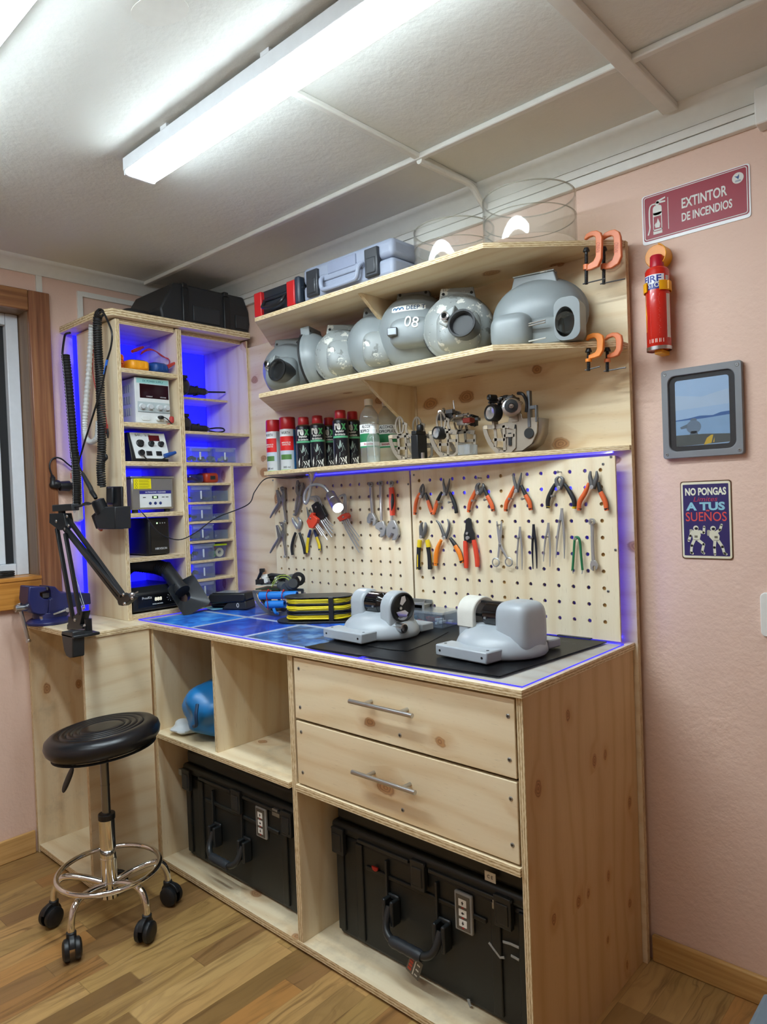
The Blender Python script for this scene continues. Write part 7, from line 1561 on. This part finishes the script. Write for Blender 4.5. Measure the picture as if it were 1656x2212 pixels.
# dark chair arm at the bottom right corner
ch = thing('office_chair', 'dark chair with a slate grey armrest cut off at the bottom right corner', 'chair', (2.95, -1.12, 0))
MB().box(-.325, -.250, -.20, .125, .672, .700).build('armrest', solid('5D6A74', .45), ch, .006)
MB().box(-.305, -.255, -.18, .12, .698, .706).build('arm_pad', solid('14171A', .6), ch, .004)
MB().box(-.305, -.275, -.05, .02, .44, .674).build('arm_support', 'black', ch, .004)
MB().rbox((-.02, 0, .46), (.50, .46, .09), 4.5, 32, 14).build('seat', solid('1D2024', .6, bump=.1), ch, smooth=60)
MB().rbox((.24, 0, .78), (.08, .42, .52), 4, 28, 18).build('backrest', solid('1D2024', .6, bump=.1), ch, smooth=60)
MB().box(.20, .235, -.03, .03, .44, .62).build('back_post', 'black', ch, .003); MB().cyl((0, 0, .06), (0, 0, .43), .028, seg=20).build('column', 'dsteel', ch)
for k in range(5):
    a = 2*PI*k/5; MB().tube([(0, 0, .09), (.25*math.cos(a), .25*math.sin(a), .055)], [.024, .016], 10).ball((.25*math.cos(a), .25*math.sin(a), .027), .027, 12, 8).build('foot', 'black', ch)

# ------------------------------------------------------------------ the corner by the window
YS = -.668
KL = K(0, 560, 5.03); KA = K(100, 960, 8.28); KM = K(20, 1220, 5.914)
def helix(path, r, pitch, seg=12):
    P = [Vector(p) for p in path]; out = []; ph = 0.0
    for i in range(len(P)-1):
        d = P[i+1]-P[i]; L = d.length; t = d.normalized(); u = t.orthogonal().normalized() if i == 0 else (u-t*t.dot(u)).normalized(); v = t.cross(u)
        n = max(1, int(L/pitch*seg))
        for k in range(n):
            out.append(P[i]+d*(k/n)+(u*math.cos(ph)+v*math.sin(ph))*r); ph += 2*PI*L/pitch/n
    return out
def px(pts, y): return [at(*q, 'y', y) for q in pts]
cc_ = thing('coiled_cord', 'black coiled cord hanging down the side of the shelf tower', 'cord')
p_ = smooth_path(px([KL(1100, 575), KL(1060, 640), KL(1062, 900), KL(1080, 1200), KL(1090, 1500), KL(1105, 1800), KL(1105, 2050), KA(985, 200), KA(975, 330), KA(975, 480), KA(985, 620), KA(990, 760)], YS-.022), 4)
MB().tube(helix(p_, .0128, .0090, 11), .0041, 6).build('coil', 'rubber', cc_, smooth=60)
p_ = smooth_path(px([KA(1060, 190), KA(1075, 240), KA(1030, 290)], YS-.030), 4); MB().tube(p_, .006, 8).build('cord_end', 'rubber', cc_, smooth=60)
ic = thing('iron_cable', 'soldering iron cable with blue tape looping down the tower side', 'cable')
pa = px([KL(1085, 585), KL(1115, 572), KL(1165, 660), KL(1215, 800), KL(1205, 950), KL(1165, 1090)], YS-.045)
pb_2 = px([KL(1165, 1090), KL(1140, 1220), KL(1105, 1400), KL(1070, 1500), KL(1000, 1730), KL(920, 1980), KL(865, 2170), KA(590, 290), KA(580, 360), KA(610, 440), KA(660, 530)], YS-.045)
MB().tube(smooth_path(pa, 8), .0036, 8).build('cable', 'black', ic); MB().tube(smooth_path(pb_2, 8), .0036, 8).build('cable', 'black', ic)
MB().tube(px([KL(1165, 1090), KL(1150, 1160), KL(1132, 1250)], YS-.045), .0045, 8).build('blue_tape', solid('2565C8', .4), ic)
MB().tube(px([KA(650, 520), KA(700, 620), KA(790, 780), KA(815, 850)], YS-.045), [.0065, .0085, .0090, .0085], 12).build('iron_handle', 'lblack', ic)
MB().tube(px([KA(815, 850), KA(870, 930), KA(885, 965)], YS-.045), [.0095, .0085, .007], 12).build('iron_grip', 'black', ic)
wt_ = thing('white_corrugated_tube', 'white corrugated tube hanging in a loop on the tower side', 'tube')
p_ = smooth_path(px([KL(990, 740), KL(985, 900), KL(965, 1200), KL(940, 1500), KL(922, 1750), KL(925, 1900), KL(950, 1965), KL(1000, 1985), KL(1050, 1945), KL(1062, 1860), KL(1068, 1760)], YS-.004), 26)
MB().tube(p_, [.0108 if i % 4 < 2 else .0088 for i in range(len(p_))], 14).build('tube', solid('D9E0E2', .4), wt_, smooth=60)
o = at(*KL(990, 745), 'y', YS-.004); MB().cyl((o.x, -.6425, o.z+.008), (o.x, YS-.012, o.z+.008), .004, seg=10).cyl((o.x, -.652, o.z-.006), (o.x, -.652, o.z+.016), .012, seg=14).build('hook', 'white', wt_)
tl = thing('test_wires', 'red and black wire pair with clips on the tower side', 'wires')
MB().tube(smooth_path(px([KL(1005, 790), KL(990, 860), KL(1000, 930), KL(1012, 1000), KL(1005, 1200), KL(1030, 1360), KL(1060, 1480), KL(1100, 1600), KL(1145, 1700), KL(1160, 1790)], -.652), 6), .0019, 8).build('red_wire', 'redl', tl)
MB().tube(smooth_path(px([KL(1000, 790), KL(986, 860), KL(1004, 940), KL(1015, 1005)], -.650), 6), .0019, 8).build('black_wire', 'black', tl)
a, b = px([KL(1160, 1790), KL(1150, 1900)], -.655); MB().tube([a, a.lerp(b, .5), b], [.004, .008, .006], 8).build('clip', 'redl', tl)
a, b = px([KL(1168, 1840), KL(1172, 1945)], -.655); MB().tube([a, a.lerp(b, .5), b], [.003, .005, .0025], 8).build('clip', 'black', tl)
bh = thing('black_corrugated_hose', 'black corrugated hose running down the back edge of the tower side', 'hose')
p_ = smooth_path(px([KL(712, 1045), KL(740, 1300), KL(765, 1600), KL(790, 1900), KL(812, 2150), KA(510, 150), KA(535, 500), KA(545, 800), KA(548, 1075)], YS-.030), 26)
MB().tube(p_, [.0165 if i % 3 < 2 else .0135 for i in range(len(p_))], 16).build('hose', 'rubber', bh, smooth=60)
MB().tube([q+Vector((.004, -.0155, 0)) for q in p_], [.0012 if i % 3 < 2 else .0002 for i in range(len(p_))], 5).build('slot_highlights', solid('9DA1A6', .4), bh)  # highlights along the slotted hose painted as pale dashes
MB().tube(smooth_path(px([KL(760, 800), KL(712, 815), KL(695, 880), KL(680, 1000), KL(682, 1040), KL(700, 1050)], YS-.030), 6), .0045, 8).build('cable', 'black', bh)
# power strip with plug
st_ = thing('power_strip', 'white power strip with red switch on the back edge of the tower side', 'power strip')
a, b = at(*KA(525, 440), 'y', -.655), at(*KA(620, 1385), 'y', -.655)
MB().prism([(a.x-.030, a.z), (a.x+.030, a.z), (a.x+.030, b.z+.012), (a.x+.018, b.z), (a.x-.018, b.z), (a.x-.030, b.z+.012)], .6425, .668, 0, frame((0, 0, 0), (1, 0, 0), (0, 0, 1)) @ Matrix.Identity(4)).build('housing', 'white', st_, .005)
r_ = at(*KA(430, 565), 'y', -.668); MB().box(a.x-.024, a.x-.012, -.671, -.667, r_.z-.012, r_.z+.012).build('switch', solid('D8281E', .3), st_, .001)
for zz in (.055, .12, .185): MB().cyl((a.x, -.6685, b.z+zz), (a.x, -.667, b.z+zz), .018, seg=22).build('socket', solid('C9CCCE', .4), st_)
AX_ = a.x+.014; pz = at(*KA(300, 745), 'x', AX_); pl_ = thing('power_plug', 'black angled power plug in the white strip beside the window', 'plug')
q1 = Vector((AX_, -.6685, pz.z)); q2 = at(*KA(235, 745), 'x', AX_); q3 = at(*KA(120, 700), 'x', AX_); q2.z = q1.z
MB().cyl(q1, q1.lerp(q2, .35), .013, .015, 18).cyl(q1.lerp(q2, .35), q2, .0215, .019, 20).build('body', 'black', pl_, .002)
MB().tube(smooth_path([q2, q2.lerp(q3, .5)+Vector((0, 0, .004)), q3+Vector((0, 0, -.008)), at(*KA(115, 610), 'x', AX_), at(*KA(100, 550), 'x', AX_)], 4), [.017]*6+[.014]*4+[.010]*4+[.006]*3, 12).build('angled_end', 'black', pl_)
MB().tube(smooth_path([at(*KA(*q), 'x', AX_) for q in ((100, 550), (65, 440), (60, 350), (100, 270), (180, 235), (280, 265), (370, 340), (460, 410))], 6), .0032, 8).build('cord', 'black', pl_)
# soldering iron holder
hd_ = thing('iron_holder', 'black soldering iron holder with copper sponge screwed to the tower side', 'holder')
V = lambda q, y: (lambda v: (v.x, v.z))(at(*KA(*q), 'y', y))
FP = frame((0, 0, 0), (1, 0, 0), (0, 0, 1))
MB().prism([V(q, -.65) for q in ((1075, 755), (1345, 750), (1365, 1515), (1200, 1515), (1190, 1080), (1075, 1080))], .6425, .652, 0, FP).build('back_plate', 'black', hd_, .003)
pv = [V(q, -.70) for q in ((1080, 765), (1130, 762), (1130, 1075), (1080, 1070))]; MB().prism([V(q, -.66) for q in ((1090, 770), (1180, 770), (1180, 1060), (1090, 1060))], .652, .662, 0, FP).build('side_rail', 'lblack', hd_, .004)
MB().prism([V(q, -.69) for q in ((965, 1285), (1160, 1110), (1340, 1110), (1345, 1510), (1040, 1512))], .652, .715, 0, FP).build('cup', solid('1F2225', .4), hd_, .004)
MB().prism([V(q, -.69) for q in ((845, 1275), (925, 1205), (1000, 1230), (1050, 1510), (930, 1508))], .662, .700, 0, FP).build('sponge_tray', 'void', hd_, .002)
sp0 = at(*KA(965, 1430), 'y', -.702); rnd = random.Random(4)
lumpm = lump((0, 0, 0), (.030, .014, .052), 21, .35, 22, 14, 2.0); lumpm.v = [(sp0.x+x, sp0.y+y, sp0.z+z) for x, y, z in lumpm.v]; lumpm.build('copper_sponge', solid('B5623F', .3, .8, noise=.4), hd_, smooth=20)
a_, b_ = at(*KA(905, 985), 'y', -.713), at(*KA(985, 1160), 'y', -.70)
MB(along(a_, b_)).lathe([(.014, 0), (.0245, .004), (.0255, (b_-a_).length+.012), (0, (b_-a_).length+.012)], 28).lathe([(0, .006), (.014, .006)], 20).build('cone', 'black', hd_, .001)
# boom arm
ba = thing('boom_arm', 'black folding boom arm clamped to the corner of the worktop', 'boom arm')
YA = -.845
VP = lambda q, y=YA: (lambda v: (v.x, v.z))(at(*q, 'y', y))
def plate(name, pts, y0, y1, par=None, mat='black', bev=.0015): return MB().prism([VP(q) for q in pts], -y1, -y0, 0, FP).build(name, mat, par or ba, bev)
cl = MB().prism([VP(KM(*q), -.90) for q in ((755, 838), (900, 838), (905, 880), (905, 1170), (860, 1175), (820, 1150), (790, 1080), (770, 960))], .884, .925, 0, FP).build('clamp', solid('202326', .42), ba, .004)
cz = at(*KM(900, 850), 'y', -.88); MB().box(VP(KM(755, 838), -.90)[0], cz.x+.055, -.925, -.835, ZW, ZW+.010).build('clamp_top', solid('202326', .42), ba, .003)
plate('lower_bracket', [KM(*q) for q in ((800, 655), (870, 655), (935, 590), (990, 590), (950, 760), (985, 780), (985, 815), (785, 815), (785, 760), (800, 740))], YA-.014, YA+.014)
MB().cyl((cz.x-.01, YA, ZW+.009), (cz.x-.01, YA, ZW+.05), .012, seg=16).build('pivot_post', 'black', ba)
def barpx(name, p, q, y, w=.0125): 
    a, b = at(*p, 'y', y), at(*q, 'y', y); m = along(a, b); L = (b-a).length; return MB(m).box(-w/2, w/2, -w/2, w/2, 0, L).build(name, 'black', ba, .001)
for yy in (YA-.010, YA+.010):
    barpx('lower_bar', KM(815, 690), KA(190, 1500), yy); barpx('lower_bar', KM(905, 640), KA(340, 1590), yy)
    barpx('upper_bar', KA(340, 1480), KM(1440, 400), yy); barpx('upper_bar', KA(400, 1540), KM(1410, 440), yy) if False else None
barpx('upper_bar', KA(360, 1290), KM(1450, 375), YA)
barpx('upper_bar', KA(330, 1510), KM(1450, 490), YA)
plate('upper_bracket', [KA(*q) for q in ((130, 1235), (380, 1230), (395, 1300), (430, 1460), (340, 1530), (300, 1530), (125, 1400))], YA-.015, YA+.015)
plate('end_bracket', [KM(*q) for q in ((1430, 375), (1460, 360), (1520, 395), (1545, 360), (1600, 420), (1580, 450), (1490, 520), (1440, 510), (1425, 470))], YA-.012, YA+.012)
a, b = at(*KM(1570, 385), 'y', YA), at(*KM(1640, 345), 'y', YA); MB().cyl(a, b, .0022, seg=8).ball(a, .009, 12, 8).build('thumb_screw', 'steel', ba)
for q in (KA(175, 1375), KA(365, 1285), KA(330, 1510), KA(390, 1455), KM(835, 705), KM(960, 778), KM(1455, 383), KM(1470, 500), KM(1565, 425), KM(945, 555)):
    v = at(*q, 'y', YA-.0155); MB().lathe([(0, .003), (.004, .0025), (.0062, 0), (.0062, -.002)], 14, 0, frame((v.x, YA-.0155, v.z), (1, 0, 0), (0, 0, 1))).build('bolt', 'steel', ba)
for (p, q) in ((KM(800, 165), KM(945, 545)), (KM(850, 165), KM(970, 560))):
    a, b = at(*p, 'y', YA-.002), at(*q, 'y', YA-.002); MB().cyl(a, b, .0016, seg=8).build('spring', 'dsteel', ba)
a, b = at(*KA(170, 1140), 'y', YA), at(*KA(520, 1120), 'y', YA); MB(along(a, b)).box(-.014, .014, -.012, .012, 0, (b-a).length).build('top_bar', 'lblack', ba, .003)
v = at(*KA(280, 1215), 'y', YA); MB().cyl((v.x, YA, v.z-.012), (v.x, YA, v.z+.012), .012, seg=16).build('swivel', 'black', ba)
MB().tube(smooth_path([at(*KA(480, 1130), 'y', YA), at(*KA(620, 1095), 'y', YA), at(*KA(700, 1060), 'y', YA), at(*KA(785, 1060), 'y', YA)], 5), [.0045]*8+[.006]*6+[.004]*2, 8).build('cable_tail', 'black', ba)
# bench vise
vs_ = thing('bench_vise', 'dark blue bench vise with a silver handle on the left corner', 'vise')
M['vblue'] = solid('23285C', .35, 0, 'blue_vise_enamel', bump=.15)
XV = .165
VY = lambda q: (lambda v: (v.y, v.z))(at(*KM(*q), 'x', XV))
SX = frame((0, 0, 0), (0, 1, 0), (0, 0, 1))
cen_y = VY((560, 700))[0]
MB().prism([VY(q) for q in ((255, 275), (480, 285), (490, 330), (450, 345), (395, 360), (400, 400), (440, 430), (475, 440), (520, 440), (500, 640), (380, 640), (290, 615), (240, 450))], .075, XV, 0, SX).build('moving_jaw', 'vblue', vs_, .005)
MB().prism([VY(q) for q in ((500, 272), (590, 280), (670, 365), (790, 352), (800, 520), (760, 640), (690, 690), (500, 690), (510, 440), (545, 430), (535, 330))], .070, XV, 0, SX).build('body', 'vblue', vs_, .005)
MB().prism([VY(q) for q in ((780, 365), (1055, 365), (1065, 505), (780, 555))], .085, XV-.012, 0, SX).build('rear_bar', 'vblue', vs_, .004)
MB().prism([VY(q) for q in ((475, 285), (495, 285), (495, 325), (475, 325))], .072, XV+.002, 0, SX).prism([VY(q) for q in ((450, 370), (540, 360), (540, 425), (455, 430))], .072, XV-.02, 0, SX).build('jaw_plate', 'jaw', vs_, .001)
MB().lathe([(0, 0), (.078, 0), (.080, .010), (.070, .018), (.058, .024), (0, .024)], 36, 0, Matrix.Translation((.125, cen_y, ZW+.0005))).build('base', 'vblue', vs_, .002)
MB().lathe([(0, .0), (.055, .0), (.052, .022), (0, .022)], 30, 0, Matrix.Translation((.12, cen_y, ZW+.022))).build('swivel', 'vblue', vs_, .002)
y0_, z0_ = VY((255, 560)); y1_, z1_ = VY((150, 565))
MB().cyl((.12, y0_+.02, z0_), (.12, y1_-.006, z0_), .0135, seg=22).build('spindle', 'steel', vs_, .002)
a = Vector((.12, y1_+.006, z0_)); bq = VY((290, 1000)); b = Vector((.135, bq[0], bq[1])); aq = VY((185, 505)); a2 = Vector((.118, aq[0], aq[1]))
MB().cyl(a2, b, .0068, seg=16).cyl(b-(b-a2).normalized()*.010, b, .009, seg=16).cyl(a2, a2+(b-a2).normalized()*.010, .0098, seg=16).build('handle', 'steel', vs_, .001)
q0, q1 = VY((545, 630)), VY((700, 575)); MB().cyl((XV+.012, *q0), (XV+.012, *q1), .0042, .0050, seg=12).cyl((XV-.004, q1[0]+.006, q1[1]), (XV+.020, q1[0]+.006, q1[1]), .0085, seg=16).build('lock_lever', 'steel', vs_, .001)
q0 = VY((430, 690)); MB().cyl((XV-.01, q0[0], ZW+.02), (XV-.01, q0[0], ZW+.034), .008, seg=6).build('bolt', 'steel', vs_)
# cable and adapter on the window sill
sc_ = thing('sill_adapter', 'black adapter and coiled cable on the window sill', 'adapter')
zs_ = WZ0+.004; o = at(30, 1258, 'z', zs_); o.x = -.035
MB().rbox((o.x-.01, o.y-.03, zs_+.014), (.035, .045, .027), 4).rbox((o.x-.012, o.y+.005, zs_+.017), (.028, .030, .034), 4).build('adapter', 'black', sc_)
MB().tube(smooth_path([(o.x+.01+.028*math.cos(a*.9), o.y+.0+.085*math.sin(a*.9), zs_+.004+.0022*a*.5) for a in range(18)], 4), .0032, 7).build('cable', 'black', sc_)
